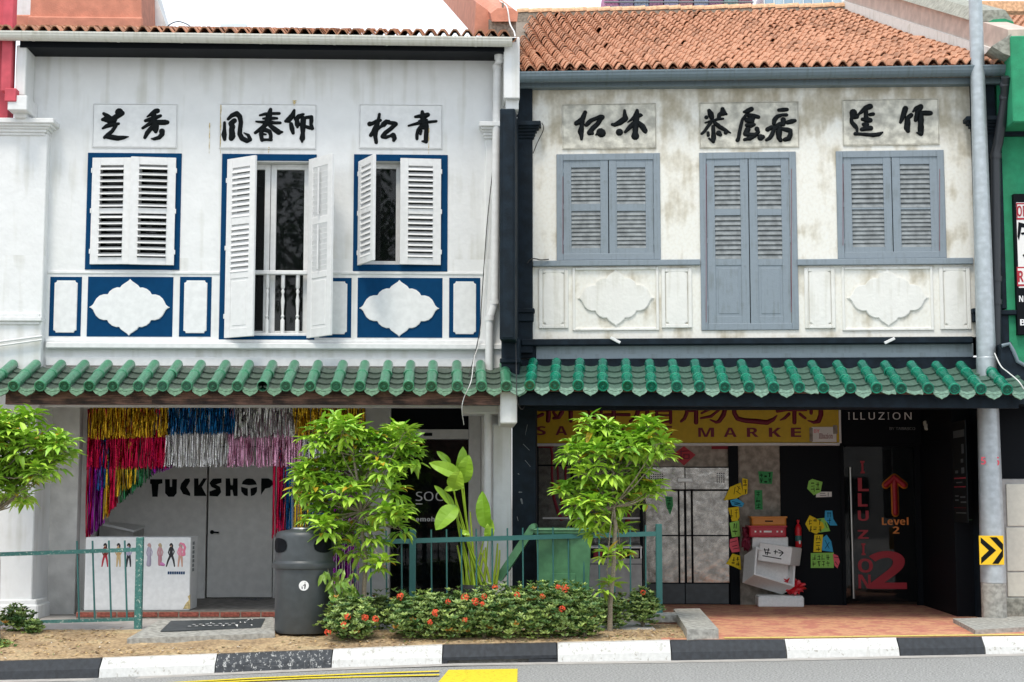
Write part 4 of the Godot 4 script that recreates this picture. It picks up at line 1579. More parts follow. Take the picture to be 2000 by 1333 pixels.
func right_house() -> void:
	frame("R")
	var base := Vector3(q(1450, 1207, 0).x, 0.05, 0)
	var h := thing("shophouse", "weathered cream shophouse with grey-blue shutters and dark columns", "shophouse", base)
	var wr := rc(1036, 160, 1902, 661, 0.0)
	var b := MB.new()
	var holes := [rc(1100, 312, 1277, 497, 0), rc(1381, 309, 1544, 633, 0), rc(1648, 307, 1834, 494, 0)]
	holed(b, wr, holes, -0.24, 0.0)
	put(b, "wall", M.cream_wall, h)
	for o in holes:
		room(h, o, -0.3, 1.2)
	for s in [[1087, 300, 1290, 508], [1368, 297, 1558, 645], [1635, 294, 1847, 505]]:
		b = MB.new()
		var r := rc(s[0], s[1], s[2], s[3], 0.02)
		frame_boxes(b, r, 0.085, -0.06, 0.02, 0.005)
		put(b, "window_frame", M.steel_blue, h)
	for s in [[1100, 1188.3, 1189.3, 1277, 312, 497, 9, [[0.065, 0.455], [0.53, 0.915]], []], [1648, 1742.5, 1743.5, 1834, 307, 494, 9, [[0.06, 0.45], [0.47, 0.925]], []], [1381, 1463.3, 1464.3, 1544, 309, 633, 9, [[0.39, 0.652], [0.692, 0.953]], [0.045, 0.35]]]:
		var a := rc(s[0], s[4], s[1], s[5], 0.0)
		var c := rc(s[2], s[4], s[3], s[5], 0.0)
		shutter(h, Vector3(a.position.x + 0.004, a.position.y, -0.012), a.size.x - 0.006, a.size.y, 0.6, true, s[7], s[8], M.steel_blue, M.slat_grey, s[6], 20.0, 0.10)
		shutter(h, Vector3(c.end.x - 0.004, c.position.y, -0.012), c.size.x - 0.006, c.size.y, 0.6, false, s[7], s[8], M.steel_blue, M.slat_grey, s[6], 20.0, 0.10)
	# grey sill course
	b = MB.new()
	bx(b, 1041, 508, 1368, 519, -0.05, 0.055, 0.006)
	put(b, "sill_course", M.steel_blue, h)
	b = MB.new()
	bx(b, 1558, 505, 1902, 517, -0.05, 0.055, 0.006)
	put(b, "sill_course", M.steel_blue, h)
	# relief panels
	for s in [[1052, 1110, 526, 642], [1292, 1352, 524, 641], [1572, 1632, 523, 642], [1836, 1897, 522, 644]]:
		b = MB.new()
		var r := rc(s[0], s[2], s[1], s[3], 0.022)
		frame_boxes(b, r, 0.05, -0.01, 0.024, 0.008)
		var o := put(b, "panel_frame", M.cream_trim, h)
		b = MB.new()
		var r2 := rc(s[0] + 9, s[2] + 4, s[1] - 9, s[3] - 6, 0.014)
		bevel_prism(b, notched(r2, 0.035), -0.01, 0.022, 0.008)
		put(b, "raised_field", M.cream_trim, o)
	for s in [[1118, 1287, 522, 646], [1645, 1824, 521, 646]]:
		b = MB.new()
		frame_boxes(b, rc(s[0], s[2], s[1], s[3], 0.022), 0.035, -0.01, 0.02, 0.007)
		var o := put(b, "panel_frame", M.cream_trim, h)
		var r := rc(s[0] + 10, s[2] + 4, s[1] - 9, s[3] - 7, 0.02)
		b = MB.new()
		bevel_prism(b, quatrefoil(r.get_center(), r.size.x * 0.5, r.size.y * 0.5), -0.01, 0.022, 0.010)
		put(b, "cartouche", M.cream_trim, o)
	# dark ledge and lintels under the wall
	b = MB.new()
	bx(b, 1018, 660, 1902, 673, -0.2, 0.10, 0.012)
	put(b, "ledge", M.dark_paint, h)
	b = MB.new()
	bx(b, 1047, 673, 1902, 700, -0.2, -0.03, 0.005)
	put(b, "lintel", M.lintel, h)
	b = MB.new()
	bx(b, 1014, 700, 1960, 800, -0.2, 0.0, 0.01)
	bx(b, 1014, 673, 1047, 700, -0.2, 0.0, 0.01)
	put(b, "beam", M.dark_paint, h)
	# dark pilasters
	for s in [[1010, 1040, 236], [1904, 1952, 226]]:
		b = MB.new()
		bx(b, s[0], 150, s[1], 690, -0.3, 0.07, 0.008)
		var pl := put(b, "pilaster", M.dark_paint, h)
		b = MB.new()
		cornice(b, s[0], s[1], s[2], s[2] + 34, 0.07, [[0.0, 0.26, 0.12, 16], [0.26, 0.42, 0.09, 12], [0.42, 0.62, 0.06, 8], [0.62, 0.82, 0.035, 5], [0.82, 1.0, 0.02, 3]])
		put(b, "capital", M.dark_paint, pl)
		b = MB.new()
		cornice(b, s[0], s[1], 602, 628, 0.07, [[0.0, 0.35, 0.05, 4], [0.35, 1.0, 0.03, 2]])
		put(b, "base_moulding", M.dark_paint, pl)
	# name plaques
	var p := plaque(h, 1100, 204.5, 1280, 289, 0.0, M.plaque)
	for c in [C_SONG2, C_LIN]:
		character(p, c, 1095, 190, 10.526, 0.014, 0.024, M.ink_chip, c == C_SONG2)
	p = plaque(h, 1368, 201, 1559, 287, 0.0, M.plaque)
	for c in [C_GONG, C_CHU, C_JU]:
		character(p, c, 1360, 190, 9.524, 0.014, 0.024, M.ink_chip, true)
	p = plaque(h, 1648, 195.5, 1833, 282, 0.0, M.plaque)
	for c in [C_YAO, C_ZHU]:
		character(p, c, 1640, 185, 10.0, 0.014, 0.024, M.ink_chip, true)
	# red thread-like paint runs along the shutter joints
	for s in [[1099.5, 345, 496], [1379.5, 320, 630], [1546, 330, 610], [1836, 330, 490], [1647, 320, 480]]:
		b = MB.new()
		var A := q(s[0], s[1], 0.022)
		var B := q(s[0], s[2], 0.022)
		b.tube([A, B], [0.0028, 0.0028], 5)
		put(b, "red_paint_run", M.maroon_dim, h)
	# eave board and gutter
	b = MB.new()
	var e0 := q(1016, 171, 0.14)
	var e1 := q(1955, 163, 0.14)
	b.run(PackedVector2Array([Vector2(-0.7, 0.0), Vector2(0.0, 0.0), Vector2(0.0, 0.12), Vector2(-0.7, 0.2)]), e0, e1)
	put(b, "fascia", M.gutter_grey, h)
	gutter(h, q(1013, 147, 0.26), q(1985, 133, 0.26), 0.098, M.gutter_grey, [0.045, 0.16, 0.30, 0.44, 0.545, 0.70, 0.81, 0.955])
	# roof
	var roof := Node3D.new()
	place(roof, "roof", q(1500, 140, 0.5), h)
	var meshes := []
	for k in 6:
		meshes.append(barrel_tile(0.068, 0.078, 0.27, [0.72, 0.86, 0.96, 1.05, 1.15, 1.28][k]))
	var ncol := 39
	var ncr := 30
	var rest := MB.new()
	var pans := MB.new()
	var wall_u := q(1013, 100, -1.0).x - 0.1
	var count := 0
	for k in ncr:
		for i in ncol:
			var ex := 985.0 + i * 25.4
			var rx := 1025.0 + (ex - 1097.0) * 0.716
			var E := q(ex, 139.5 - (ex - 1015.0) * 0.0125, 0.28)
			var R := q(rx, 34.0 - (rx - 1015.0) * 0.0155, -6.7)
			var t := float(k + 1) / ncr
			var o := E.lerp(R, t)
			var sag := sin(t * PI) * -0.05 + noise_at(ex * 0.03, t * 6.0) * 0.03
			o.y += sag
			if o.x < wall_u + 0.02 or ex > 1968:
				continue
			var z := (E - R).normalized()
			var y := z.cross(Vector3.RIGHT).normalized()
			var x := y.cross(z).normalized()
			var bas := Basis(x, y, z).rotated(y, rng.randf_range(-0.02, 0.02))
			o += Vector3(rng.randf_range(-0.007, 0.007), rng.randf_range(-0.004, 0.007), rng.randf_range(-0.012, 0.012))
			if rng.randf() < 0.018:
				bas = bas.rotated(y, rng.randf_range(-0.25, 0.25))
				o += y * 0.015
			var tr := Transform3D(bas, o)
			var pick := clampi(int(rng.randfn(2.6 + noise_at(ex * 0.02 + 9.0, t * 5.0) * 2.5, 1.1)), 0, 5)
			if count < 300:
				inst(meshes[pick], M.terracotta, "roof_tile", tr, roof)
				count += 1
			else:
				into(rest, meshes[pick], tr)
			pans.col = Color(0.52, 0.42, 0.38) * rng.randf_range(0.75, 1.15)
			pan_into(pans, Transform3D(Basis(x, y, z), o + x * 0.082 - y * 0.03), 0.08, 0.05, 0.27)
	var rm := put(rest, "upper_roof_tiles", M.terracotta, roof)
	rm.set_meta("kind", "stuff")
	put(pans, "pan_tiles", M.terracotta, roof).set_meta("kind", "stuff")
	b = MB.new()
	var a0 := q(1005, 146, 0.2)
	var a1 := q(1975, 134, 0.2)
	var a2 := q(1660, 22, -6.8)
	var a3 := q(1000, 36, -6.8)
	var dn := Vector3(0, -0.12, 0)
	b.hexa([a3 + dn * 0.9, a2 + dn * 0.9, a2 + dn * 0.4, a3 + dn * 0.4, a0 + dn * 0.9, a1 + dn * 0.9, a1 + dn * 0.4, a0 + dn * 0.4])
	put(b, "roof_deck", M.mortar, roof)
	# ridge: mortar bed and half-round caps
	var r0 := q(1010, 29, -6.75)
	var r1 := q(1652, 18, -6.75)
	b = MB.new()
	b.run(PackedVector2Array([Vector2(-0.16, -0.22), Vector2(0.16, -0.22), Vector2(0.11, 0.02), Vector2(-0.11, 0.02)]), r0, r1)
	var ridge := put(b, "ridge", M.mortar, roof)
	var caps := 28
	var cm := MB.new()
	var cl := (r1.x - r0.x) / caps
	var prof := PackedVector2Array()
	for i in 9:
		var an := PI * i / 8.0
		prof.append(Vector2(cos(an) * 0.13, sin(an) * 0.10))
	cm.run(prof, Vector3(0, 0, 0), Vector3(cl * 0.99, 0.012, 0))
	var cmm := cm.mesh()
	for i in caps:
		var o := r0.lerp(r1, float(i) / caps)
		inst(cmm, M.ridge_clay, "ridge_cap", Transform3D(Basis(Vector3.BACK, rng.randf_range(-0.015, 0.015)), o + Vector3(0, rng.randf_range(-0.004, 0.012), 0)), ridge)
	# party wall at the right: flashing, plaster, mossy coping
	var pA := q(1972, 134, 0.2)
	var pB := q(1650, 20, -6.75)
	var ex := Vector3(0.30, 0, 0)
	b = MB.new()
	b.hexa([pB + Vector3(0, -0.3, 0), pB + ex + Vector3(0, -0.3, 0), pB + ex + Vector3(0, 0.52, 0), pB + Vector3(0, 0.52, 0), pA + Vector3(0, -0.3, 0), pA + ex + Vector3(0, -0.3, 0), pA + ex + Vector3(0, 0.50, 0), pA + Vector3(0, 0.50, 0)])
	var pw := put(b, "party_wall", M.pink_plaster, h)
	b = MB.new()
	var fx := Vector3(-0.03, 0, 0)
	b.hexa([pB + fx, pB + Vector3(0.02, 0, 0), pB + Vector3(0.02, 0.17, 0), pB + fx + Vector3(0, 0.17, 0), pA + fx, pA + Vector3(0.02, 0, 0), pA + Vector3(0.02, 0.2, 0), pA + fx + Vector3(0, 0.2, 0)])
	put(b, "flashing", M.cream_trim, pw)
	b = MB.new()
	var c0 := pB + Vector3(-0.10, 0.52, 0)
	var c1 := pA.lerp(pB, 0.12) + Vector3(-0.10, 0.51, 0)
	var cx := Vector3(0.50, 0, 0)
	var cy := Vector3(0, 0.15, 0)
	b.hexa([c0, c0 + cx, c0 + cx * 0.8 + cy, c0 + cx * 0.2 + cy, c1, c1 + cx, c1 + cx * 0.8 + cy, c1 + cx * 0.2 + cy])
	put(b, "coping", M.coping, pw)
	# black downpipe at the right
	var pts := []
	for s in [[1966, 150, 0.50], [1965, 175, 0.42], [1964, 195, 0.34], [1950, 280, 0.22], [1945, 300, 0.2], [1946, 560, 0.2], [1946, 700, 0.2], [1947, 760, 0.2]]:
		pts.append(q(s[0], s[1], s[2]))
	pipe(h, pts, 0.062, M.pipe_black, [q(1965, 165, 0.44), q(1964, 190, 0.35), q(1945.5, 305, 0.2), q(1946, 545, 0.2), q(1946, 590, 0.2)])
	# canopy
	b = MB.new()
	b.run(PackedVector2Array([Vector2(-0.10, -0.066), Vector2(0.0, -0.066), Vector2(0.0, 0.085), Vector2(-0.10, 0.085)]), q(1014, 781, 0.98), q(1990, 787, 0.98))
	put(b, "canopy_beam", M.dark_paint, h)
	tile_canopy(h, [1035, 1083, 1130, 1177, 1225.5, 1273, 1321.5, 1367, 1415, 1462.5, 1511, 1560, 1608, 1660, 1711, 1759, 1813, 1863, 1914, 1966], [751, 759], [12, 15, 16], 1.1, 0.12, 0.36, M.glaze, M.pan, M.drip, 3, [])
	# arcade columns and ceiling
	b = MB.new()
	bx(b, 1000, 786, 1047, 1235, -0.45, -0.01, 0.012)
	var dp := put(b, "pier", M.dark_paint, h)
	for st in [[1018, 976, 1020, 984, 2.2], [1014, 962, 1019, 962, 1.3], [1012, 926, 1014, 927, 0.9], [1026, 900, 1036, 912, 0.5], [1022, 868, 1034, 880, 0.5], [1010, 1010, 1012, 1018, 0.6], [1030, 830, 1026, 850, 0.4]]:
		b = MB.new()
		var sa := q(st[0], st[1], -0.01)
		var sb := q(st[2], st[3], -0.01)
		b.stroke([Vector3(sa.x, sa.y, st[4] / 155.0), Vector3(sb.x, sb.y, st[4] / 220.0)], -0.0105, 0.002)
		put(b, "scuff", M.slat_grey, dp)
	b = MB.new()
	bx(b, 1916, 786, 1960, 1225, -0.45, -0.01, 0.012)
	put(b, "pier", M.dark_paint, h)
	var cu := q(1000, 790, 0).x
	var cv := q(1950, 790, 0).x
	b = MB.new()
	var cy2 := q(1450, 776, 0.0).y
	b.box(Vector3(cu, cy2, -3.4), Vector3(cv + 1.0, cy2 + 0.12, -0.005))
	put(b, "arcade_ceiling", M.dark_paint, h)
	b = MB.new()
	b.box(Vector3(cu, 0.0, -3.55), Vector3(cv + 1.0, cy2 + 0.1, -3.4))
	put(b, "rear_wall", M.near_black, h)
	b = MB.new()
	b.box(Vector3(cu + 0.03, 0.0, -3.4), Vector3(q(1030, 1000, -2.0).x, cy2, -0.45))
	put(b, "arcade_side_wall", M.dark_paint, h)
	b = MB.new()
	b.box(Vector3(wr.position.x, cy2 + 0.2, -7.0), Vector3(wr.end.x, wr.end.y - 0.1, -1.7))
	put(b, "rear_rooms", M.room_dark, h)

var _na: FastNoiseLite
func noise_at(x: float, y: float) -> float:
	if _na == null:
		_na = noise(77, 0.35, 3)
	return _na.get_noise_2d(x, y)

# ---------------------------------------------------------------- neighbours
func neighbours() -> void:
	frame("L")
	var h := thing("neighbour_house", "pink-red house edge at the far left of the picture", "house", q(-80, 1215, 0))
	var b := MB.new()
	bx(b, -420, -80, 2, 1235, -0.25, 0.02)
	put(b, "wall", M.pink_wall, h)
	b = MB.new()
	bx(b, 4, -60, 24, 178, 0.3, 0.46, 0.008)
	bx(b, 8, 172, 31, 198, 0.3, 0.52, 0.01)
	put(b, "party_pier", M.pink_wall, h)
	frame("R")
	h = thing("neighbour_house", "green house edge at the far right of the picture", "house", q(2080, 1210, 0))
	b = MB.new()
	bx(b, 1957, 150, 2400, 790, -0.5, 0.06, 0.01)
	put(b, "wall", M.green_wall, h)
	b = MB.new()
	bx(b, 1977, 66, 2400, 236, -0.4, 0.62, 0.015)
	put(b, "parapet", M.green_wall, h)
	b = MB.new()
	b.prism(poly([[1938, 90], [1976, 66], [1976, 110], [1960, 104]], 0.58), 0.2, 0.58)
	put(b, "broken_coping", M.coping, h)
	b = MB.new()
	bx(b, 1953, 240, 2400, 250, -0.2, 0.2, 0.01)
	bx(b, 1953, 250, 2400, 262, -0.2, 0.14, 0.01)
	put(b, "moulding", M.dark_paint, h)
	b = MB.new()
	bx(b, 1953, 604, 2400, 614, -0.2, 0.12, 0.01)
	put(b, "moulding", M.dark_paint, h)
	b = MB.new()
	bx(b, 1952, 614, 1972, 690, -0.2, 0.09, 0.01)
	bx(b, 1952, 250, 1962, 604, -0.2, 0.085, 0.01)
	put(b, "dark_strip", M.dark_paint, h)
	# green cap of the party wall beyond
	b = MB.new()
	b.prism(poly([[1924, 60], [1926, 46], [1940, 38], [1962, 36], [1980, 42], [1984, 60]], -0.6), -1.4, -0.6)
	var cp := put(b, "party_cap", M.green_wall, h)
	b = MB.new()
	bx(b, 1932, 60, 1978, 96, -1.4, -0.66)
	put(b, "cap_wall", M.green_wall, cp)
	# a bit of its tiled roof behind
	var roof := MB.new()
	var tm := [barrel_tile(0.08, 0.07, 0.3, 0.8), barrel_tile(0.08, 0.07, 0.3, 0.95), barrel_tile(0.08, 0.07, 0.3, 1.1)]
	for i in 30:
		for k in 14:
			var E := q(1900 + i * 15.0, 80, -3.5)
			var o := E + Vector3(-0.02 * k, 0.105 * k, -0.25 * k)
			into(roof, tm[rng.randi() % 3], Transform3D(Basis(Vector3.RIGHT, 0.4), o))
	var rf := put(roof, "roof_tiles", M.terracotta, h)
	rf.set_meta("kind", "stuff")
	b = MB.new()
	b.run(PackedVector2Array([Vector2(-0.12, -0.1), Vector2(0.12, -0.1), Vector2(0.1, 0.08), Vector2(0, 0.12), Vector2(-0.1, 0.08)]), q(1860, 14, -7.0), q(2300, 17, -7.0))
	put(b, "ridge", M.ridge_clay, h)
	# curved dark bracket under the wall
	b = MB.new()
	b.prism(poly([[1955, 672], [1975, 668], [1985, 690], [1996, 712], [2060, 716], [2060, 790], [1955, 790]], 0.5), -0.2, 0.5)
	put(b, "bracket", M.dark_paint, h)
	b = MB.new()
	var pts := []
	for s in [[1957, 676], [1972, 672], [1980, 686], [1988, 706], [2005, 716], [2060, 718]]:
		pts.append(q(s[0], s[1], 0.51))
	b.tube(pts, [0.025, 0.025, 0.025, 0.025, 0.025, 0.025], 8)
	put(b, "bracket_bead", M.gutter_grey, h)
	b = MB.new()
	bx(b, 1960, 786, 2300, 1230, -0.6, -0.1)
	put(b, "shopfront", M.near_black, h)
	# framed poster, flat board
	b = MB.new()
	bx(b, 1984, 378, 2120, 654, 0.06, 0.14, 0.004)
	var po := thing("poster_board", "black poster board with red and white lettering on the green wall", "poster", Vector3(q(2040, 654, 0.1).x, q(2040, 654, 0.1).y, 0.1))
	put(b, "board", M.near_black, po)
	b = MB.new()
	bx(b, 1988, 395, 2110, 562, 0.14, 0.144)
	put(b, "white_field", M.paper_white, po)
	for s in [[1986, 396, 2112, 429], [1987, 521, 2112, 559]]:
		b = MB.new()
		bx(b, s[0], s[1], s[2], s[3], 0.144, 0.147)
		put(b, "red_band", M.sign_red, po)
		b = MB.new()
		bx(b, s[0] + 2, s[1] + 3, s[2] - 2, s[3] - 4, 0.147, 0.149)
		put(b, "white_band", M.paper_white, po)
	fit_text(po, "OB", 1987, 402, 2006, 423, 0.150, M.sign_red, true)
	fit_text(po, "RE", 1989, 529, 2010, 551, 0.150, M.sign_red, true)
	fit_text(po, "NO", 1991, 578, 2010, 590, 0.1415, M.sign_white, true)
	fit_text(po, "B", 1993, 624, 2003, 636, 0.1415, M.sign_white, true)
	b = MB.new()
	b.prism(poly([[1990, 434], [2012, 440], [2008, 446], [1996, 444], [1991, 470], [1988, 462]], 0.148), 0.144, 0.148)
	b.prism(poly([[1994, 455], [2010, 452], [2010, 457], [1997, 459]], 0.148), 0.144, 0.148)
	b.prism(poly([[1998, 498], [2012, 492], [2012, 512], [2004, 508]], 0.148), 0.144, 0.148)
	put(b, "dark_print", M.near_black, po)

var fonts := {}
func fit_text(parent: Node3D, s: String, x0: float, y0: float, x1: float, y1: float, w: float, mat: Material, bold := false, face := "Droid Sans") -> MeshInstance3D:
	var key := face + str(bold)
	if not fonts.has(key):
		var f := SystemFont.new()
		f.font_names = PackedStringArray([face])
		f.font_weight = 700 if bold else 400
		fonts[key] = f
	var tm := TextMesh.new()
	tm.text = s
	tm.font = fonts[key]
	tm.font_size = 48
	tm.pixel_size = 0.01
	tm.depth = 0.02
	tm.curve_step = 1.0
	var ab := tm.get_aabb()
	var r := rc(x0, y0, x1, y1, w)
	var m := MeshInstance3D.new()
	m.mesh = tm
	m.material_override = mat
	var sx := r.size.x / maxf(ab.size.x, 0.001)
	var sy := r.size.y / maxf(ab.size.y, 0.001)
	place(m, "lettering", Vector3(r.position.x - ab.position.x * sx, r.position.y - ab.position.y * sy, w + 0.002), parent)
	m.scale = Vector3(sx, sy, 0.2)
	return m

func paper(label: String, pts: Array, w: float, mat: Material, marks: Array, group := "") -> void:
	var pl := poly(pts, w)
	var c := Vector2.ZERO
	for p in pl:
		c += p / pl.size()
	var lo := pl[0].y
	for p in pl:
		lo = minf(lo, p.y)
	var o := thing("paper_note", label, "note", Vector3(c.x, lo, w), group)
	var b := MB.new()
	b.prism(pl, w - 0.003, w)
	put(b, "sheet", mat, o)
	if marks.size() > 0:
		b = MB.new()
		for m in marks:
			var st := []
			for k in range(0, m.size(), 2):
				var p := q(m[k], m[k + 1], w)
				st.append(Vector3(p.x, p.y, 0.0042))
			b.stroke(st, w - 0.0005, 0.0018)
		put(b, "writing", M.ink, o).set_meta("kind", "stuff")

func scribble(x0: float, y0: float, x1: float, y1: float, cols: int, rows: int) -> Array:
	# brush-written signs: short crossing strokes, cell by cell
	var o := []
	for i in cols:
		for j in rows:
			var cx := lerpf(x0, x1, (i + 0.5) / cols)
			var cy := lerpf(y0, y1, (j + 0.5) / rows)
			var hx := (x1 - x0) / cols * 0.36
			var hy := (y1 - y0) / rows * 0.38
			for k in 3:
				if rng.randf() < 0.55:
					var yy := cy + rng.randf_range(-hy, hy)
					o.append([cx - hx * rng.randf_range(0.6, 1.0), yy, cx + hx * rng.randf_range(0.6, 1.0), yy + rng.randf_range(-0.8, 0.4)])
				else:
					var xx := cx + rng.randf_range(-hx, hx) * 0.7
					o.append([xx, cy - hy, xx + rng.randf_range(-1.5, 1.5), cy + hy])
	return o

# ---------------------------------------------------------------- left shop
func foil(label: String, kind: String, x0: float, x1: float, y0: float, low: Array, w: float, dens := 1.0) -> void:
	var b := MB.new()
	var n := int((x1 - x0) / 0.75 * dens)
	for i in n:
		var px := rng.randf_range(x0, x1)
		var t := (px - x0) / (x1 - x0)
		var yb := lerpf(low[0], low[1], t) + rng.randf_range(-5, 3)
		if rng.randf() < 0.12:
			yb -= rng.randf_range(5, 20)
		var A := q(px, y0, w)
		var B := q(px, yb, w)
		var g := rng.randf_range(0.3, 1.5)
		b.col = Color(g, g, g)
		var segs := 5
		var wd := rng.randf_range(0.0035, 0.0075)
		var an := rng.randf_range(-0.9, 0.9)
		var off := rng.randf_range(-0.05, 0.05)
		var prev := []
		for k in segs + 1:
			var f := float(k) / segs
			var c := Vector3(A.x + sin(f * 5.0 + i) * 0.006, lerpf(A.y, B.y, f), w + off + sin(f * 7.0 + i * 1.7) * 0.012)
			var a2 := an + sin(f * 6.0 + i * 0.7) * 0.8
			var d := Vector3(cos(a2), 0, sin(a2)) * wd
			if k > 0:
				b.quad(c - d, c + d, prev[1], prev[0])
			prev = [c - d, c + d]
	var o := put(b, "foil_curtain", M["foil_" + kind])
	tag(o, label, "foil curtain", "foil fringe curtains of the white shophouse")

const FIGS := [[[0.20, 0.02, 0.01], [0.45, 0.02, 0.04]], [[0.55, 0.36, 0.16], [0.6, 0.42, 0.2]], [[0.42, 0.38, 0.52], [0.02, 0.02, 0.03]], [[0.03, 0.025, 0.03], [0.03, 0.025, 0.03]], [[0.45, 0.40, 0.50], [0.40, 0.36, 0.46]], [[0.55, 0.30, 0.32], [0.5, 0.22, 0.26]], [[0.02, 0.02, 0.025], [0.02, 0.02, 0.025]], [[0.80, 0.28, 0.38], [0.6, 0.33, 0.25]]]

func left_shopfront() -> void:
	frame("L")
	var W := -2.45
	var h := thing("shopfront", "white recessed shopfront with a door, between the white piers", "shopfront", Vector3(q(450, 1168, W).x, 0.05, W))
	var fy := 0.138
	# raised floor and brick step
	var b := MB.new()
	var uL := q(150, 1200, 0).x
	var uR := q(775, 1200, 0).x
	b.box(Vector3(uL, 0.02, -2.7), Vector3(uR, fy, -0.02))
	var fl := put(b, "raised_floor", M.floor_grey, h)
	b = MB.new()
	b.box(Vector3(uL, 0.03, -0.02), Vector3(uR, fy - 0.006, 0.055))
	put(b, "step_bed", M.mortar, fl)
	b = MB.new()
	b.box(Vector3(-0.117, 0, 0), Vector3(0.117, 0.058, 0.03), 0.006)
	var bm := b.mesh()
	var u := uL + 0.12
	while u < uR:
		inst(bm, M.brick, "brick", Transform3D(Basis.IDENTITY, Vector3(u, 0.068 + rng.randf_range(-0.002, 0.002), 0.033 + rng.randf_range(-0.003, 0.003))), fl)
		u += 0.252
	# side walls and frame
	b = MB.new()
	bx(b, 80, 786, 150, 1240, -0.95, -0.74, 0.008)
	put(b, "side_wall", M.shade_wall, h)
	b = MB.new()
	bx(b, 147, 786, 172, 1200, -1.2, -0.93, 0.01)
	put(b, "door_post", M.back_white, h)
	b = MB.new()
	bx(b, 100, 786, 172, 1200, -2.6, -1.2)
	put(b, "side_wall", M.shade_wall, h)
	# back wall with the door
	b = MB.new()
	var dr := rc(402, 880, 534, 1168, W)
	dr.position.y = fy
	dr.size.y = 2.12
	var wr := rc(150, 770, 764, 1172, W)
	wr.position.y = fy - 0.02
	wr.size.y = 3.05
	holed(b, wr, [dr], W - 0.12, W)
	put(b, "back_wall", M.back_white, h)
	b = MB.new()
	b.box(Vector3(dr.position.x - 0.1, fy, W - 0.3), Vector3(dr.end.x + 0.1, 2.5, W - 0.14))
	put(b, "dark_reveal", M.near_black, h)
	b = MB.new()
	b.box(Vector3(dr.position.x + 0.025, fy + 0.012, W - 0.05), Vector3(dr.end.x - 0.012, fy + 2.1, W - 0.006), 0.004)
	var door := put(b, "door", M.back_white, h)
	b = MB.new()
	var hp := q(411, 1040, W)
	b.lathe([Vector2(0.0, 0.0), Vector2(0.028, 0.0), Vector2(0.028, 0.012), Vector2(0.012, 0.014), Vector2(0.012, 0.05), Vector2(0, 0.05)], Vector3(hp.x + 0.02, hp.y, W), 14, Basis(Vector3.RIGHT, PI * 0.5))
	b.tube([Vector3(hp.x + 0.02, hp.y, W + 0.045), Vector3(hp.x + 0.12, hp.y - 0.004, W + 0.045)], [0.013, 0.011], 8)
	put(b, "handle", M.near_black, door)
	# lettering painted across wall and door
	var LT := [
		[[975,855],[1055,855],[1055,882],[1030,888],[1024,970],[990,970],[984,888],[975,884]],
		[[1073,855],[1103,855],[1104,905],[1118,905],[1119,855],[1150,855],[1148,946],[1130,970],[1095,970],[1073,946]],
		[[1232,850],[1205,852],[1178,884],[1170,915],[1190,952],[1236,965],[1236,946],[1212,908],[1236,868]],
		[[1262,850],[1290,850],[1291,897],[1322,850],[1346,850],[1312,906],[1344,965],[1262,965]],
		[[1440,850],[1385,852],[1362,880],[1375,905],[1406,920],[1362,935],[1362,965],[1415,968],[1438,940],[1430,905],[1402,890],[1440,878]],
		[[1468,850],[1495,850],[1500,895],[1515,895],[1516,850],[1545,850],[1545,965],[1520,965],[1512,925],[1499,925],[1498,965],[1468,965]],
		[[1572,888],[1580,868],[1600,853],[1620,850],[1645,854],[1662,870],[1670,890],[1620,894]],
		[[1568,905],[1610,916],[1612,966],[1590,960],[1570,936]],
		[[1672,905],[1630,916],[1632,966],[1655,958],[1671,935]],
		[[1700,850],[1745,850],[1772,865],[1775,890],[1755,910],[1725,917],[1698,957]]]
	for l in LT:
		b = MB.new()
		b.prism(poly(l, W + 0.006, 0.0, 680.0, 3.3333), W - 0.008, W + 0.006)
		put(b, "lettering", M.ink, h)
	# glazed entrance at the right
	b = MB.new()
	bx(b, 712, 770, 762, 1200, W - 0.1, W + 0.35, 0.01)
	bx(b, 915, 770, 950, 1230, W - 0.1, W + 0.35, 0.01)
	bx(b, 762, 839, 915, 858, W, W + 0.3, 0.006)
	var gf := put(b, "door_frame", M.back_white, h)
	b = MB.new()
	bx(b, 827, 846, 844, 852, W + 0.3, W + 0.31)
	put(b, "slot", M.near_black, gf)
	b = MB.new()
	bx(b, 762, 775, 915, 840, W + 0.05, W + 0.25)
	put(b, "transom_panel", M.near_black, gf)
	b = MB.new()
	bx(b, 762, 858, 915, 1215, W + 0.2, W + 0.212)
	var gl := put(b, "glass_door", M.glass, gf)
	fit_text(gl, "SOC", 812, 961, 866, 979, W + 0.215, M.sign_white)
	fit_text(gl, "emoh", 812, 1010, 849, 1019, W + 0.215, M.sign_white, true)
	b = MB.new()
	bx(b, 812, 984, 825, 986, W + 0.214, W + 0.218)
	put(b, "lettering", M.sign_white, gl)
	room(h, rc(762, 858, 915, 1215, W), W + 0.1, 1.6)
	# podium with printed figures
	var f0 := rc(165, 1050, 371, 1190, -0.06)
	var pod := thing("podium", "white podium with a row of printed dancers on its front", "podium", Vector3(f0.get_center().x, fy, -0.3))
	b = MB.new()
	b.box(Vector3(f0.position.x, fy + 0.002, -0.62), Vector3(f0.end.x, f0.end.y, -0.06), 0.008)
	put(b, "box", M.bench_white, pod)
	b = MB.new()
	for i in 7:
		var yy := f0.end.y - 0.10 - i * 0.055
		b.box(Vector3(f0.end.x, yy, -0.34 + 0.02 * (i % 2)), Vector3(f0.end.x + 0.002, yy + 0.04, -0.20))
	put(b, "side_print", M.slat_grey, pod)
	b = MB.new()
	for i in 8:
		bx(b, 327 + i * 4.3, 1117, 330.3 + i * 4.3, 1122.5, -0.062, -0.057)
	put(b, "printed_caption", M.navy, pod)
	b = MB.new()
	b.prism(poly([[357, 1190], [371, 1190], [371, 1162], [366, 1166], [369, 1172], [362, 1180]], -0.056), -0.064, -0.056)
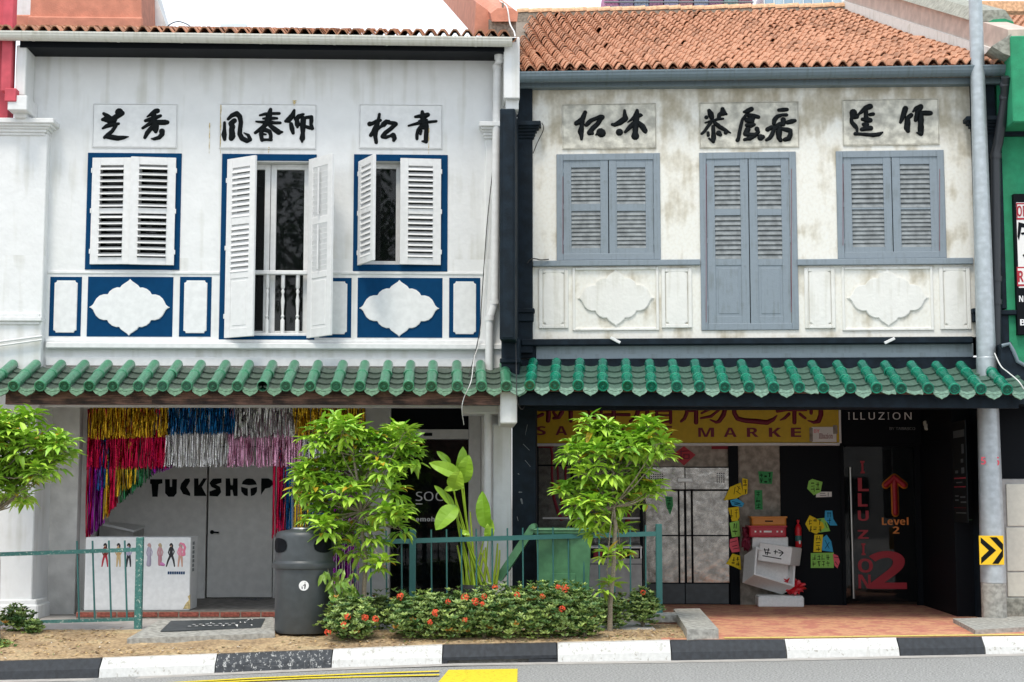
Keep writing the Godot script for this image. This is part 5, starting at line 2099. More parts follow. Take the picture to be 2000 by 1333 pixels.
	put(b, "chipped_corner", M.rust, pod)
	var xs := [205, 231, 251, 274, 291, 312, 334, 352]
	for i in 8:
		b = MB.new()
		var x: float = xs[i]
		var c0: Array = FIGS[i][0]
		var c1: Array = FIGS[i][1]
		var S := func(l: Array, col: Array) -> void:
			b.col = Color(col[0], col[1], col[2])
			var st := []
			for p in l:
				var o := q(x + p[0], p[1], -0.06)
				st.append(Vector3(o.x, o.y, p[2] / 155.0))
			b.stroke(st, -0.0605, 0.003)
		var skin := [0.55, 0.34, 0.24]
		S.call([[0, 1067, 2.6]], skin)
		S.call([[-1.5, 1065.5, 2.4], [0, 1064, 2.8], [1.6, 1066, 2.4], [2.0, 1070, 1.6]], [[0.02, 0.015, 0.015], [0.03, 0.02, 0.02], [0.03, 0.02, 0.02], [0.2, 0.1, 0.04], [0.5, 0.3, 0.28], [0.5, 0.38, 0.22], [0.02, 0.015, 0.015], [0.5, 0.3, 0.3]][i])
		S.call([[0, 1071, 3.6], [0, 1078, 3.0], [0, 1085, 3.6]], c0)
		if i == 4 or i == 5:
			S.call([[0, 1085, 3.6], [0, 1094, 4.2], [-1, 1103, 5.0 if i == 4 else 3.0]], c1)
			S.call([[-3, 1072, 1.4], [-5, 1080, 1.3], [-4, 1086, 1.0]], c0)
			S.call([[3, 1072, 1.4], [5.5, 1079, 1.3], [4, 1086, 1.0]], c0)
			if i == 5:
				S.call([[2, 1102, 4.0], [7, 1104, 3.0]], [0.6, 0.2, 0.45])
		else:
			var sp := [5.0, 2.0, 3.0, 4.0, 0.0, 0.0, 8.0, 3.0][i] as float
			S.call([[-1.5, 1086, 2.4], [-1.5 - sp * 0.6, 1096, 2.0], [-1.5 - sp, 1107, 1.3]], c1)
			S.call([[1.5, 1086, 2.4], [1.5 + sp * 0.4, 1096, 2.0], [1.5 + sp * 0.6, 1107, 1.3]], c1)
			S.call([[-3, 1072, 1.4], [-5.5, 1080, 1.3], [-3.5, 1085, 1.0]], c0)
			S.call([[3, 1072, 1.4], [5.8, 1078, 1.3], [3.5, 1084, 1.0]], c0)
		if i == 7:
			S.call([[0, 1062, 2.0], [6, 1064, 2.4], [9, 1070, 2.4], [7, 1077, 2.4], [8, 1084, 2.2], [3, 1086, 2.0]], [0.82, 0.22, 0.34])
		put(b, "printed_figure", M.print, pod)
	# low counter behind the podium
	var ct := thing("counter", "pale grey low counter behind the white podium", "counter", Vector3(q(228, 1150, -1.9).x, fy, -1.9))
	b = MB.new()
	var cr := rc(192, 1026, 258, 1150, -1.7)
	b.hexa([Vector3(cr.position.x, fy + 0.002, -2.42), Vector3(cr.end.x, fy + 0.002, -2.42), Vector3(cr.end.x, cr.end.y - 0.05, -2.42), Vector3(cr.position.x, cr.end.y, -2.42), Vector3(cr.position.x, fy + 0.002, -1.7), Vector3(cr.end.x, fy + 0.002, -1.7), Vector3(cr.end.x, cr.end.y - 0.1, -1.7), Vector3(cr.position.x, cr.end.y, -1.7)])
	put(b, "body", M.chest_grey, ct)
	b = MB.new()
	b.hexa([Vector3(cr.position.x, cr.end.y, -2.42), Vector3(cr.end.x + 0.02, cr.end.y - 0.05, -2.42), Vector3(cr.end.x + 0.02, cr.end.y - 0.02, -2.42), Vector3(cr.position.x, cr.end.y + 0.03, -2.42), Vector3(cr.position.x, cr.end.y, -1.68), Vector3(cr.end.x + 0.02, cr.end.y - 0.1, -1.68), Vector3(cr.end.x + 0.02, cr.end.y - 0.07, -1.68), Vector3(cr.position.x, cr.end.y + 0.03, -1.68)])
	put(b, "top", M.bench_white, ct)
	# foil fringe
	var w := -0.75
	foil("gold foil fringe at the top left, beside the blue one", "gold", 174, 330, 778, [858, 852], w + 0.02, 1.2)
	foil("blue foil fringe in the top row", "blue", 328, 459, 778, [849, 846], w + 0.02, 1.3)
	foil("silver foil fringe in the top row right of the blue one", "silver", 457, 577, 778, [856, 852], w + 0.02, 1.2)
	foil("gold foil fringe at the top right behind the young tree", "gold", 573, 713, 778, [852, 852], w + 0.02, 1.2)
	foil("red foil fringe under the left gold one", "red", 172, 326, 800, [916, 914], w - 0.04, 1.2)
	foil("silver foil fringe under the blue one", "silver", 324, 448, 800, [911, 910], w - 0.04, 1.2)
	foil("pink foil fringe right of the lower silver one", "pink", 444, 592, 800, [911, 912], w - 0.04, 1.2)
	foil("silver foil fringe low on the right behind the tree", "silver", 588, 713, 800, [918, 920], w - 0.04, 1.1)
	foil("purple foil fringe hanging lowest at the left", "purple", 178, 206, 850, [1052, 1022], w - 0.1, 1.3)
	foil("narrow red foil fringe along the left post", "red", 173, 183, 850, [1056, 1044], w - 0.09, 1.4)
	foil("dark blue foil fringe between purple and gold strands", "blue", 190, 214, 850, [962, 950], w - 0.08, 1.3)
	foil("narrow gold strands hanging beside the dark red strands", "gold", 205, 217, 850, [1016, 1006], w - 0.1, 1.4)
	foil("dark red strands in the lowest left row", "red", 212, 232, 850, [1010, 984], w - 0.11, 1.3)
	foil("gold strands in the lowest left row", "gold", 228, 268, 850, [972, 944], w - 0.1, 1.2)
	foil("green strands slanting up under the red fringe", "green", 236, 304, 850, [984, 926], w - 0.13, 1.2)
	foil("purple strands at the upper end of the slanting row", "purple", 296, 342, 850, [928, 911], w - 0.12, 1.2)
	foil("red strands beside the grey litter bin", "red", 534, 562, 860, [1050, 1040], w - 0.1, 1.2)
	foil("blue strands above the grey litter bin", "blue", 545, 582, 880, [1075, 1075], w - 0.12, 1.0)
	foil("gold strands above the right side of the grey litter bin", "gold", 574, 606, 860, [1065, 1030], w - 0.1, 1.0)
	foil("blue strands behind the young tree crown", "blue", 592, 652, 860, [1150, 1150], w - 0.12, 1.1)
	foil("purple strands behind the young tree trunk", "purple", 646, 702, 860, [1166, 1166], w - 0.1, 1.1)
	# tinsel on the floor
	b = MB.new()
	for i in 90:
		var p := q(rng.randf_range(468, 512), 1176.0 + rng.randf_range(-2, 2.5), -2.0)
		var an := rng.randf() * TAU
		var d := Vector3(cos(an), rng.randf_range(-0.05, 0.25), sin(an) * 0.6) * rng.randf_range(0.03, 0.09)
		b.leaf4(Vector3(p.x, fy + 0.006 + rng.randf() * 0.02, -2.0 + rng.randf_range(-0.2, 0.2)), d.normalized(), Vector3.UP, d.length(), 0.006)
	var tn := put(b, "tinsel_heap", M.foil_blue)
	tag(tn, "blue tinsel strands lying on the floor before the white door", "tinsel")

# ---------------------------------------------------------------- right shop
const S_XIN := [[[70,95,17],[330,95,17]],[[85,140,15],[310,140,15]],[[205,40,22],[205,200,27],[200,275,25]],[[62,225,18],[130,195,20]],[[270,172,16],[300,215,19]],[[380,40,24],[380,160,25],[340,230,22],[270,245,15]],[[400,72,16],[610,66,16]],[[490,80,25],[490,275,24]]]
const S_XIAN := [[[715,60,18],[725,190,16]],[[890,60,18],[880,190,16]],[[715,70,12],[890,70,12]],[[725,130,11],[885,130,11]],[[800,70,13],[800,190,13]],[[725,190,13],[885,190,13]],[[620,245,14],[760,230,16],[910,220,13]],[[930,125,13],[1170,115,13]],[[920,200,14],[1240,200,18]],[[1040,40,25],[1040,250,24]],[[940,72,12],[1150,66,12]]]
const S_LA := [[[1350,40,24],[1350,160,24],[1320,240,22],[1250,285,14]],[[1470,40,22],[1470,285,22]],[[1360,72,12],[1480,72,12]],[[1360,145,11],[1470,145,11]],[[1510,115,16],[1700,102,15],[1870,100,14]],[[1590,150,18],[1590,300,18]],[[1770,150,18],[1770,300,18]],[[1590,152,11],[1770,152,11]],[[1600,208,11],[1770,208,11]],[[1600,290,13],[1770,290,13]],[[1600,40,14],[1600,110,14]],[[1760,40,14],[1760,110,14]]]
const S_CHANG := [[[10,40,18],[10,180,20],[-20,250,18],[-62,285,14]],[[130,40,22],[130,300,24]],[[30,90,11],[130,90,11]],[[30,155,11],[130,155,11]],[[220,100,14],[380,92,16],[510,95,20]],[[510,100,22],[480,200,26],[430,280,22],[390,298,16],[310,265,7]],[[200,180,12],[300,132,14],[380,112,12]],[[190,245,12],[320,222,16],[420,140,14]]]
const S_BA := [[[610,40,24],[620,180,24],[660,250,24],[760,275,26],[900,285,28],[1040,300,27],[1120,260,20],[1165,210,7]],[[650,110,12],[850,105,12],[1020,110,14]]]
const S_LI := [[[1170,155,18],[1280,140,14],[1540,140,14]],[[1390,60,24],[1390,300,22]],[[1320,190,18],[1270,240,16],[1210,270,7]],[[1460,190,16],[1530,245,14]],[[1605,60,22],[1605,180,18]],[[1725,60,24],[1730,200,26],[1700,280,26],[1640,300,16],[1565,275,7]],[[1250,85,9],[1500,85,9]]]

func flat_char(parent: Node3D, strokes: Array, x0: float, y0: float, s: float, w: float, mat: Material) -> void:
	var b := MB.new()
	for st in strokes:
		var pts := []
		for p in st:
			var o := q(x0 + p[0] / s, y0 + p[1] / s, w)
			pts.append(Vector3(o.x, o.y, p[2] * 1.2 / s * (EYE.z - w) / FOC))
		b.stroke(pts, w - 0.001, 0.005)
	put(b, "character", mat, parent)

func right_shopfront() -> void:
	frame("R")
	var W := -2.5
	var h := thing("shopfront", "dark recessed shopfront with steel doors under the yellow signboard", "shopfront", Vector3(q(1400, 1180, W).x, 0.05, W))
	var b := MB.new()
	# window at the left: glass, mullions, dim wall behind
	bx(b, 1030, 770, 1440, 1215, W - 0.75, W - 0.7)
	put(b, "inner_wall", M.plywood, h)
	b = MB.new()
	bx(b, 1046, 866, 1262, 1210, W - 0.03, W - 0.02)
	var gl := put(b, "shop_window", M.shop_glass, h)
	for st in [[[190,70,30],[390,75,30]], [[375,90,16],[390,200,18],[385,450,16],[410,750,20],[470,960,22],[510,1030,26],[560,1010,20],[680,830,16]], [[460,250,12],[460,420,14],[470,560,12],[520,860,11]], [[560,240,14],[565,420,16],[560,560,14],[520,860,12]], [[1372,840,34],[1372,1070,34]]]:
		b = MB.new()
		var pts := []
		for p in st:
			var o := q(1020 + p[0] / 6.664, 860 + p[1] / 6.664, W - 0.012)
			pts.append(Vector3(o.x, o.y, p[2] / 6.664 * 22.2 / FOC))
		b.stroke(pts, W - 0.0205, 0.003)
		put(b, "red_paint_mark", M.maroon_dim, gl)
	b = MB.new()
	bx(b, 1060, 1011, 1255, 1014.5, W - 0.02, W + 0.0)
	put(b, "white_bar", M.white_gloss, gl)
	for x in [1046, 1115, 1250]:
		b = MB.new()
		bx(b, x, 866, x + 6, 1210, W - 0.06, W + 0.01, 0.003)
		put(b, "mullion", M.near_black, gl)
	b = MB.new()
	bx(b, 1052, 908, 1262, 911, W - 0.05, W)
	put(b, "transom_bar", M.near_black, gl)
	# transom of cloudy sheet over the steel doors
	b = MB.new()
	bx(b, 1222, 866, 1426, 912, W - 0.06, W - 0.04)
	put(b, "transom_sheet", M.plywood, h)
	b = MB.new()
	bx(b, 1390, 868, 1425, 878, W - 0.04, W - 0.03)
	put(b, "red_strip", M.maroon_dim, h)
	# steel double doors
	var sd := Node3D.new()
	place(sd, "steel_doors", Vector3(q(1342, 1180, W).x, 0.05, W), h)
	for s in [[1261, 913, 1337.5, 956.5], [1338.8, 914, 1424, 956.5], [1261, 959.5, 1325, 1139], [1328, 959.5, 1337, 1139], [1341, 959.5, 1350.5, 1139], [1354, 959.5, 1424, 1139]]:
		b = MB.new()
		bx(b, s[0], s[1], s[2], s[3], W - 0.08, W - 0.02, 0.004)
		put(b, "steel_panel", M.steel, sd)
	b = MB.new()
	bx(b, 1258, 908, 1426, 1184, W - 0.1, W - 0.06)
	put(b, "door_backing", M.near_black, sd)
	for s in [[1261, 1141, 1338, 1180], [1339.5, 1141, 1424, 1180]]:
		b = MB.new()
		bx(b, s[0], s[1], s[2], s[3], W - 0.08, W - 0.025, 0.004)
		put(b, "kick_plate", M.bin_grey, sd)
	b = MB.new()
	bx(b, 1256, 1045.5, 1425, 1048, W - 0.02, W + 0.0, 0.003)
	put(b, "push_bar", M.near_black, sd)
	b = MB.new()
	bx(b, 1324, 934.5, 1353, 942, W - 0.02, W + 0.02, 0.004)
	put(b, "latch", M.steel_plain, sd)
	b = MB.new()
	for g in [[1267, 926, 7, 4], [1400, 925, 4, 5]]:
		for i in g[2]:
			for j in g[3]:
				bx(b, g[0] + i * 4.3, g[1] + j * 4.0, g[0] + 2.4 + i * 4.3, g[1] + 2.2 + j * 4.0, W - 0.021, W - 0.018)
	put(b, "vent_holes", M.near_black, sd)
	# dark post, cloudy panel, dark wall
	b = MB.new()
	bx(b, 1425, 866, 1444, 1184, W - 0.1, W + 0.02, 0.006)
	put(b, "dark_post", M.near_black, h)
	b = MB.new()
	bx(b, 1444, 866, 1526, 1184, W - 0.1, W - 0.03)
	put(b, "cloudy_panel", M.plywood, h)
	b = MB.new()
	bx(b, 1526, 866, 1644, 1184, W - 0.1, W, 0.006)
	put(b, "dark_wall", M.near_black, h)
	# glass door to the upper floor
	b = MB.new()
	bx(b, 1644, 868, 1651, 1184, W - 0.08, W + 0.01, 0.004)
	bx(b, 1790, 868, 1802, 1184, W - 0.08, W + 0.01, 0.004)
	bx(b, 1651, 868, 1790, 873, W - 0.08, W + 0.008, 0.004)
	var gf := put(b, "door_frame", M.near_black, h)
	b = MB.new()
	bx(b, 1651, 873, 1790, 1180, W - 0.03, W - 0.02)
	var gd := put(b, "glass_door", M.glass, gf)
	room(h, rc(1651, 873, 1790, 1180, W), W - 0.09, 1.5)
	b = MB.new()
	b.tube([q(1661, 913, W + 0.04), q(1668, 1170, W + 0.04)], [0.016, 0.016], 8)
	for y in [930, 1150]:
		b.tube([q(1661 + (y - 913) / 37.0, y, W + 0.04), q(1661 + (y - 913) / 37.0, y, W - 0.02)], [0.01, 0.01], 6)
	put(b, "pull_handle", M.steel_plain, gf)
	for l in [["I", 1681, 901, 1689, 925], ["L", 1676, 934, 1697, 960], ["L", 1676, 964, 1695, 990], ["U", 1676, 998, 1697, 1018], ["Z", 1676, 1036, 1697, 1053], ["I", 1683, 1062, 1691, 1085], ["O", 1676, 1092, 1705, 1119], ["N", 1677, 1123, 1701, 1150]]:
		fit_text(gd, l[0], l[1], l[2], l[3], l[4], W - 0.018, M.sign_red, true)
	fit_text(gd, "2", 1698, 1077, 1771, 1151, W - 0.012, M.sign_red, true)
	for k in 2:
		b = MB.new()
		var rr := [7.6, 5.0][k] as float / FOC * 22.2
		var A := func(x: float, y: float) -> Vector3:
			var o := q(x, y, W)
			return Vector3(o.x, o.y, rr)
		b.stroke([A.call(1748.0, 936.0), A.call(1750.0, 1003.0)], W - 0.02 + 0.004 * k, 0.004)
		b.stroke([A.call(1731.0, 948.0), A.call(1748.0, 933.0), A.call(1767.0, 948.0)], W - 0.0195 + 0.004 * k, 0.004)
		put(b, "arrow", [M.sign_orange, M.sign_red][k], gd)
	fit_text(gd, "Level", 1723, 1011, 1775, 1026, W - 0.018, M.sign_orange, true)
	fit_text(gd, "2", 1744, 1029, 1757, 1043, W - 0.018, M.sign_orange, true)
	# side wall at the right and wall above
	var su := q(1800, 1000, W).x
	b = MB.new()
	b.box(Vector3(su, 0.0, W - 0.2), Vector3(su + 0.3, 3.2, -0.45), 0.006)
	put(b, "side_wall", M.near_black, h)
	b = MB.new()
	bx(b, 1040, 740, 1810, 868, W - 0.3, W - 0.1)
	put(b, "upper_wall", M.near_black, h)
	# poster on the side wall
	var A0 := qu(1861, 826, su)
	var B0 := qu(1893, 1022, su)
	var po := thing("menu_poster", "black menu poster with small white print on the dark side wall", "poster", Vector3(su, minf(A0.y, B0.y), (A0.z + B0.z) * 0.5))
	b = MB.new()
	b.box(Vector3(su - 0.012, B0.y, minf(A0.z, B0.z)), Vector3(su - 0.001, A0.y, maxf(A0.z, B0.z)), 0.002)
	put(b, "board", M.ink, po)
	b = MB.new()
	for l in [[1862, 1884, 843, 853], [1878, 1883, 868, 886], [1877, 1882, 897, 904], [1878, 1884, 914, 925], [1866, 1872, 920, 925], [1868, 1880, 942, 944], [1866, 1873, 968, 971], [1876, 1886, 970, 973], [1866, 1873, 976, 979], [1877, 1888, 980, 983], [1868, 1888, 1001, 1004]]:
		var p0 := qu(l[0], l[2], su - 0.013)
		var p1 := qu(l[1], l[3], su - 0.013)
		b.box(Vector3(su - 0.0135, p0.y, p0.z), Vector3(su - 0.012, p1.y, p1.z))
	put(b, "print", M.bin_grey, po)
	b = MB.new()
	for l in [[1864, 1887, 934, 935], [1864, 1887, 951, 952], [1864, 1887, 992, 993]]:
		var p0 := qu(l[0], l[2], su - 0.013)
		var p1 := qu(l[1], l[3], su - 0.013)
		b.box(Vector3(su - 0.0135, p0.y, p0.z), Vector3(su - 0.012, p1.y, p1.z))
	put(b, "pink_rule", M.maroon_dim, po)
	# signboards
	var ys := thing("signboard", "yellow signboard with maroon Chinese characters and SAUSAGE MARKET lettering", "signboard", Vector3(q(1343, 870, W + 0.15).x, q(1343, 870, W + 0.15).y, W + 0.05))
	b = MB.new()
	bx(b, 1030, 768, 1639, 866, W - 0.1, W + 0.15, 0.004)
	put(b, "panel", M.sign_yellow, ys)
	b = MB.new()
	bx(b, 1030, 866, 1641, 871, W - 0.1, W + 0.17, 0.003)
	bx(b, 1639, 768, 1643, 866, W - 0.1, W + 0.17, 0.003)
	put(b, "trim", M.white_gloss, ys)
	for c in [S_XIN, S_XIAN, S_LA]:
		flat_char(ys, c, 1040, 780, 6.557, W + 0.151, M.maroon)
	for c in [S_CHANG, S_BA, S_LI]:
		flat_char(ys, c, 1340, 780, 6.557, W + 0.151, M.maroon)
	for l in [["S", 1048, 1066], ["A", 1085, 1108], ["U", 1127, 1147], ["S", 1163, 1182], ["A", 1201, 1224], ["G", 1243, 1264], ["E", 1298, 1313]]:
		fit_text(ys, l[0], l[1], 833, l[2], 850.5, W + 0.152, M.maroon, true)
	for l in [["M", 1364, 1395], ["A", 1414, 1439], ["R", 1459, 1482], ["K", 1502, 1526], ["E", 1545, 1565], ["T", 1586, 1606]]:
		fit_text(ys, l[0], l[1], 836, l[2], 854, W + 0.152, M.maroon, true)
	var sl := thing("paper_slip", "white paper slip taped over the end of the yellow signboard", "slip", q(1610, 864, W + 0.165))
	b = MB.new()
	bx(b, 1586, 834.5, 1634, 864, W + 0.158, W + 0.162)
	put(b, "sheet", M.paper_white, sl)
	b = MB.new()
	bx(b, 1581.5, 836, 1588, 863, W + 0.162, W + 0.164)
	bx(b, 1627.5, 831, 1636, 848, W + 0.162, W + 0.164)
	put(b, "tape", M.plywood, sl)
	fit_text(sl, "BY", 1590, 839, 1601, 846, W + 0.1625, M.paper_pink)
	fit_text(sl, "Illuzion", 1600, 847, 1627, 857, W + 0.1625, M.maroon_dim, false, "Droid Serif")
	var il := thing("signboard", "black signboard reading ILLUZION in spaced white letters", "signboard", q(1720, 870, W + 0.1))
	b = MB.new()
	bx(b, 1644, 768, 1800, 869, W - 0.09, W + 0.1, 0.004)
	put(b, "panel", M.near_black, il)
	var lx := [1657, 1667, 1681, 1697, 1716, 1734, 1744, 1767]
	var lw := [3, 9, 9, 12, 12, 3, 15, 14]
	for i in 8:
		fit_text(il, "ILLUZION"[i], lx[i], 806, lx[i] + lw[i], 820, W + 0.101, M.sign_white)
	fit_text(il, "BY TABASCO", 1738, 835, 1788, 840.5, W + 0.101, M.slat_grey)
	# twin emergency lamp under the ceiling
	var em := thing("emergency_lamp", "small unlit twin-headed emergency lamp beside the black signboard", "lamp", q(1818, 842, -2.0))
	b = MB.new()
	bx(b, 1806, 822, 1826, 832, -2.1, -2.0, 0.01)
	put(b, "body", M.cabinet, em)
	for s in [[1811, 836], [1829, 827]]:
		b = MB.new()
		b.lathe([Vector2(0, -0.03), Vector2(0.03, -0.03), Vector2(0.045, 0.03), Vector2(0.038, 0.034), Vector2(0.0, 0.02)], q(s[0], s[1], -1.95), 12, Basis(Vector3.RIGHT, 1.2))
		put(b, "lamp_head", M.cabinet, em)
	# red diamond good-luck paper
	var dm := thing("diamond_paper", "red diamond paper above the steel doors", "paper decoration", q(1336, 911, W - 0.03))
	b = MB.new()
	b.prism(poly([[1313, 889], [1336, 872], [1359, 889], [1336, 910]], W - 0.034), W - 0.04, W - 0.034)
	put(b, "sheet", M.sign_red, dm)
	b = MB.new()
	for st in [[[1328, 883, 1.2], [1344, 881, 1.2]], [[1331, 879, 1.2], [1330, 898, 1.2]], [[1336, 888, 1.1], [1346, 888, 1.1], [1346, 896, 1.1], [1336, 896, 1.1], [1336, 888, 1.1]], [[1325, 890, 1.1], [1333, 892, 1.1]]]:
		var pts := []
		for p in st:
			var o := q(p[0], p[1], W - 0.034)
			pts.append(Vector3(o.x, o.y, p[2] / 140.0))
		b.stroke(pts, W - 0.0345, 0.002)
	put(b, "character", M.maroon, dm)
	# paper notes, each its own sheet
	var w1 := W + 0.03
	paper("yellow note second from the top on the narrow dark post, pointing left", [[1414, 978], [1426, 952], [1447, 943], [1452, 966], [1440, 974]], w1 + 0.012, M.paper_yellow, [[1436, 952, 1434, 966], [1440, 950, 1446, 956], [1438, 960, 1447, 966], [1444, 951, 1441, 962]])
	paper("small yellow note highest on the narrow dark post", [[1450, 934], [1461, 937], [1460, 965], [1451, 968]], w1, M.paper_yellow, scribble(1451, 936, 1460, 966, 1, 3))
	paper("blue note on the narrow dark post", [[1426, 978], [1440, 974], [1454, 984], [1450, 991], [1430, 988]], w1 + 0.006, M.paper_blue, [[1430, 980, 1446, 984, 1434, 985, 1448, 988]])
	paper("yellow note between blue and green notes on the narrow dark post", [[1422, 993], [1443, 990], [1445, 1010], [1441, 1018], [1430, 1019]], w1, M.paper_yellow, scribble(1425, 994, 1443, 1014, 2, 1))
	paper("green note on the narrow dark post", [[1425, 1022], [1444, 1017], [1446, 1048], [1430, 1050]], w1 + 0.006, M.paper_green, scribble(1428, 1022, 1444, 1046, 1, 2))
	paper("red note on the narrow dark post", [[1426, 1054], [1441, 1050], [1446, 1078], [1430, 1080], [1425, 1068]], w1, M.paper_pink, [[1427, 1060, 1439, 1057], [1431, 1068, 1440, 1066], [1433, 1073, 1443, 1071]])
	paper("yellow note lowest on the narrow dark post", [[1419, 1102], [1431, 1082], [1446, 1086], [1448, 1114], [1432, 1107]], w1 + 0.006, M.paper_yellow, scribble(1428, 1088, 1445, 1106, 2, 2))
	paper("dark green square note on the cloudy panel", [[1481, 921], [1510, 922], [1508, 946], [1484, 945]], W - 0.02, M.paper_dark_green, scribble(1483, 923, 1508, 944, 3, 2))
	paper("dark green upright note on the cloudy panel", [[1474, 958], [1489, 958], [1490, 996], [1475, 996]], W - 0.02, M.paper_dark_green, scribble(1475, 960, 1488, 994, 1, 3))
	paper("dark green pointed note on the steel door", [[1299, 970], [1314, 971], [1315, 988], [1309, 1007], [1302, 990]], W - 0.012, M.paper_dark_green, scribble(1301, 972, 1313, 998, 1, 3))
	var w2 := W + 0.012
	paper("green note highest on the dark wall by the glass door", [[1580, 940], [1587, 936], [1607, 942], [1603, 962], [1590, 968], [1577, 955]], w2, M.paper_green, scribble(1583, 942, 1602, 962, 2, 2))
	paper("white label strip under the highest green note on the dark wall", [[1595, 961], [1625, 961], [1625, 971], [1594, 972]], w2 - 0.005, M.paper_white, [[1602, 964, 1612, 964], [1602, 968, 1614, 968], [1618, 963, 1618, 970]])
	paper("upper blue note on the dark wall by the glass door", [[1612, 998], [1626, 998], [1628, 1014], [1636, 1027], [1622, 1027], [1611, 1015]], w2, M.paper_blue, scribble(1614, 1000, 1626, 1024, 1, 2))
	paper("green note half covered by the largest yellow note", [[1596, 1014], [1612, 1012], [1622, 1038], [1600, 1041]], w2 - 0.004, M.paper_green, [[1612, 1022, 1616, 1032]])
	paper("largest yellow note on the dark wall by the glass door", [[1573, 1024], [1582, 1007], [1592, 1012], [1608, 1022], [1611, 1031], [1595, 1044], [1581, 1038]], w2 + 0.006, M.paper_yellow, scribble(1579, 1014, 1606, 1040, 3, 2))
	paper("narrow upright yellow note above the green rectangle note", [[1591, 1045], [1608, 1045], [1605, 1079], [1589, 1079]], w2, M.paper_yellow, scribble(1592, 1047, 1605, 1078, 1, 3))
	paper("lower blue note beside the narrow upright yellow note", [[1606, 1052], [1615, 1045], [1624, 1058], [1628, 1079], [1606, 1076]], w2 - 0.004, M.paper_blue, [[1612, 1056, 1620, 1072], [1620, 1060, 1612, 1072]])
	paper("green rectangle note with numbers, lowest on the dark wall", [[1584, 1081], [1629, 1080], [1629, 1110], [1584, 1110]], w2, M.paper_green, scribble(1586, 1083, 1622, 1108, 4, 2))
	paper("red note at the end of the green rectangle note", [[1627, 1082], [1637, 1086], [1641, 1098], [1636, 1111], [1630, 1105]], w2 + 0.005, M.paper_pink, [[1630, 1089, 1638, 1090], [1632, 1098, 1636, 1104]])
	# extinguisher on the dark wall
	var fe := thing("fire_extinguisher", "small red extinguisher with a green band hanging on the dark wall", "extinguisher", q(1560, 1070, W + 0.06))
	var fb := q(1560, 1070, W + 0.06)
	b = MB.new()
	b.lathe([Vector2(0, 0), Vector2(0.04, 0.0), Vector2(0.045, 0.01), Vector2(0.045, 0.27), Vector2(0.03, 0.31), Vector2(0.014, 0.325), Vector2(0.014, 0.35), Vector2(0.022, 0.352), Vector2(0.022, 0.38), Vector2(0, 0.385)], fb, 16)
	put(b, "cylinder", M.red_bag, fe)
	b = MB.new()
	b.lathe([Vector2(0.0465, 0.085), Vector2(0.0465, 0.165)], fb, 16)
	put(b, "green_band", M.rail_clean, fe)
	b = MB.new()
	b.box(fb + Vector3(0.0, 0.05, 0.044), fb + Vector3(0.026, 0.10, 0.05), 0.003)
	put(b, "label_plate", M.paper_white, fe)
	boxes_and_bins(W)

func qu(px: float, py: float, u: float) -> Vector3:
	var d := ray(px, py)
	var t := (u - EYE.dot(FU)) / d.dot(FU)
	var p := EYE + d * t
	return Vector3(u, p.y, p.dot(FN))

func tray(b: MB, w: float, d: float, h: float, t: float, tr: Transform3D, rim := 0.0) -> void:
	# open box with walls of thickness t, floor at the bottom
	var s := MB.new()
	s.col = b.col
	s.box(Vector3(-w / 2, 0, -d / 2), Vector3(w / 2, t, d / 2), 0.004)
	s.box(Vector3(-w / 2, t, -d / 2), Vector3(-w / 2 + t, h, d / 2), 0.006)
	s.box(Vector3(w / 2 - t, t, -d / 2), Vector3(w / 2, h, d / 2), 0.006)
	s.box(Vector3(-w / 2 + t, t, -d / 2), Vector3(w / 2 - t, h, -d / 2 + t), 0.006)
	s.box(Vector3(-w / 2 + t, t, d / 2 - t), Vector3(w / 2 - t, h, d / 2), 0.006)
	if rim > 0.0:
		s.box(Vector3(-w / 2 - rim, h - 0.025, d / 2), Vector3(w / 2 + rim, h, d / 2 + rim), 0.004)
		s.box(Vector3(-w / 2 - rim, h - 0.025, -d / 2), Vector3(-w / 2, h, d / 2), 0.004)
		s.box(Vector3(w / 2, h - 0.025, -d / 2), Vector3(w / 2 + rim, h, d / 2), 0.004)
	for i in s.v.size():
		b.v.append(tr * s.v[i])
		b.n.append(tr.basis * s.n[i])
		b.c.append(s.c[i])
		b.uv.append(Vector2.ZERO)

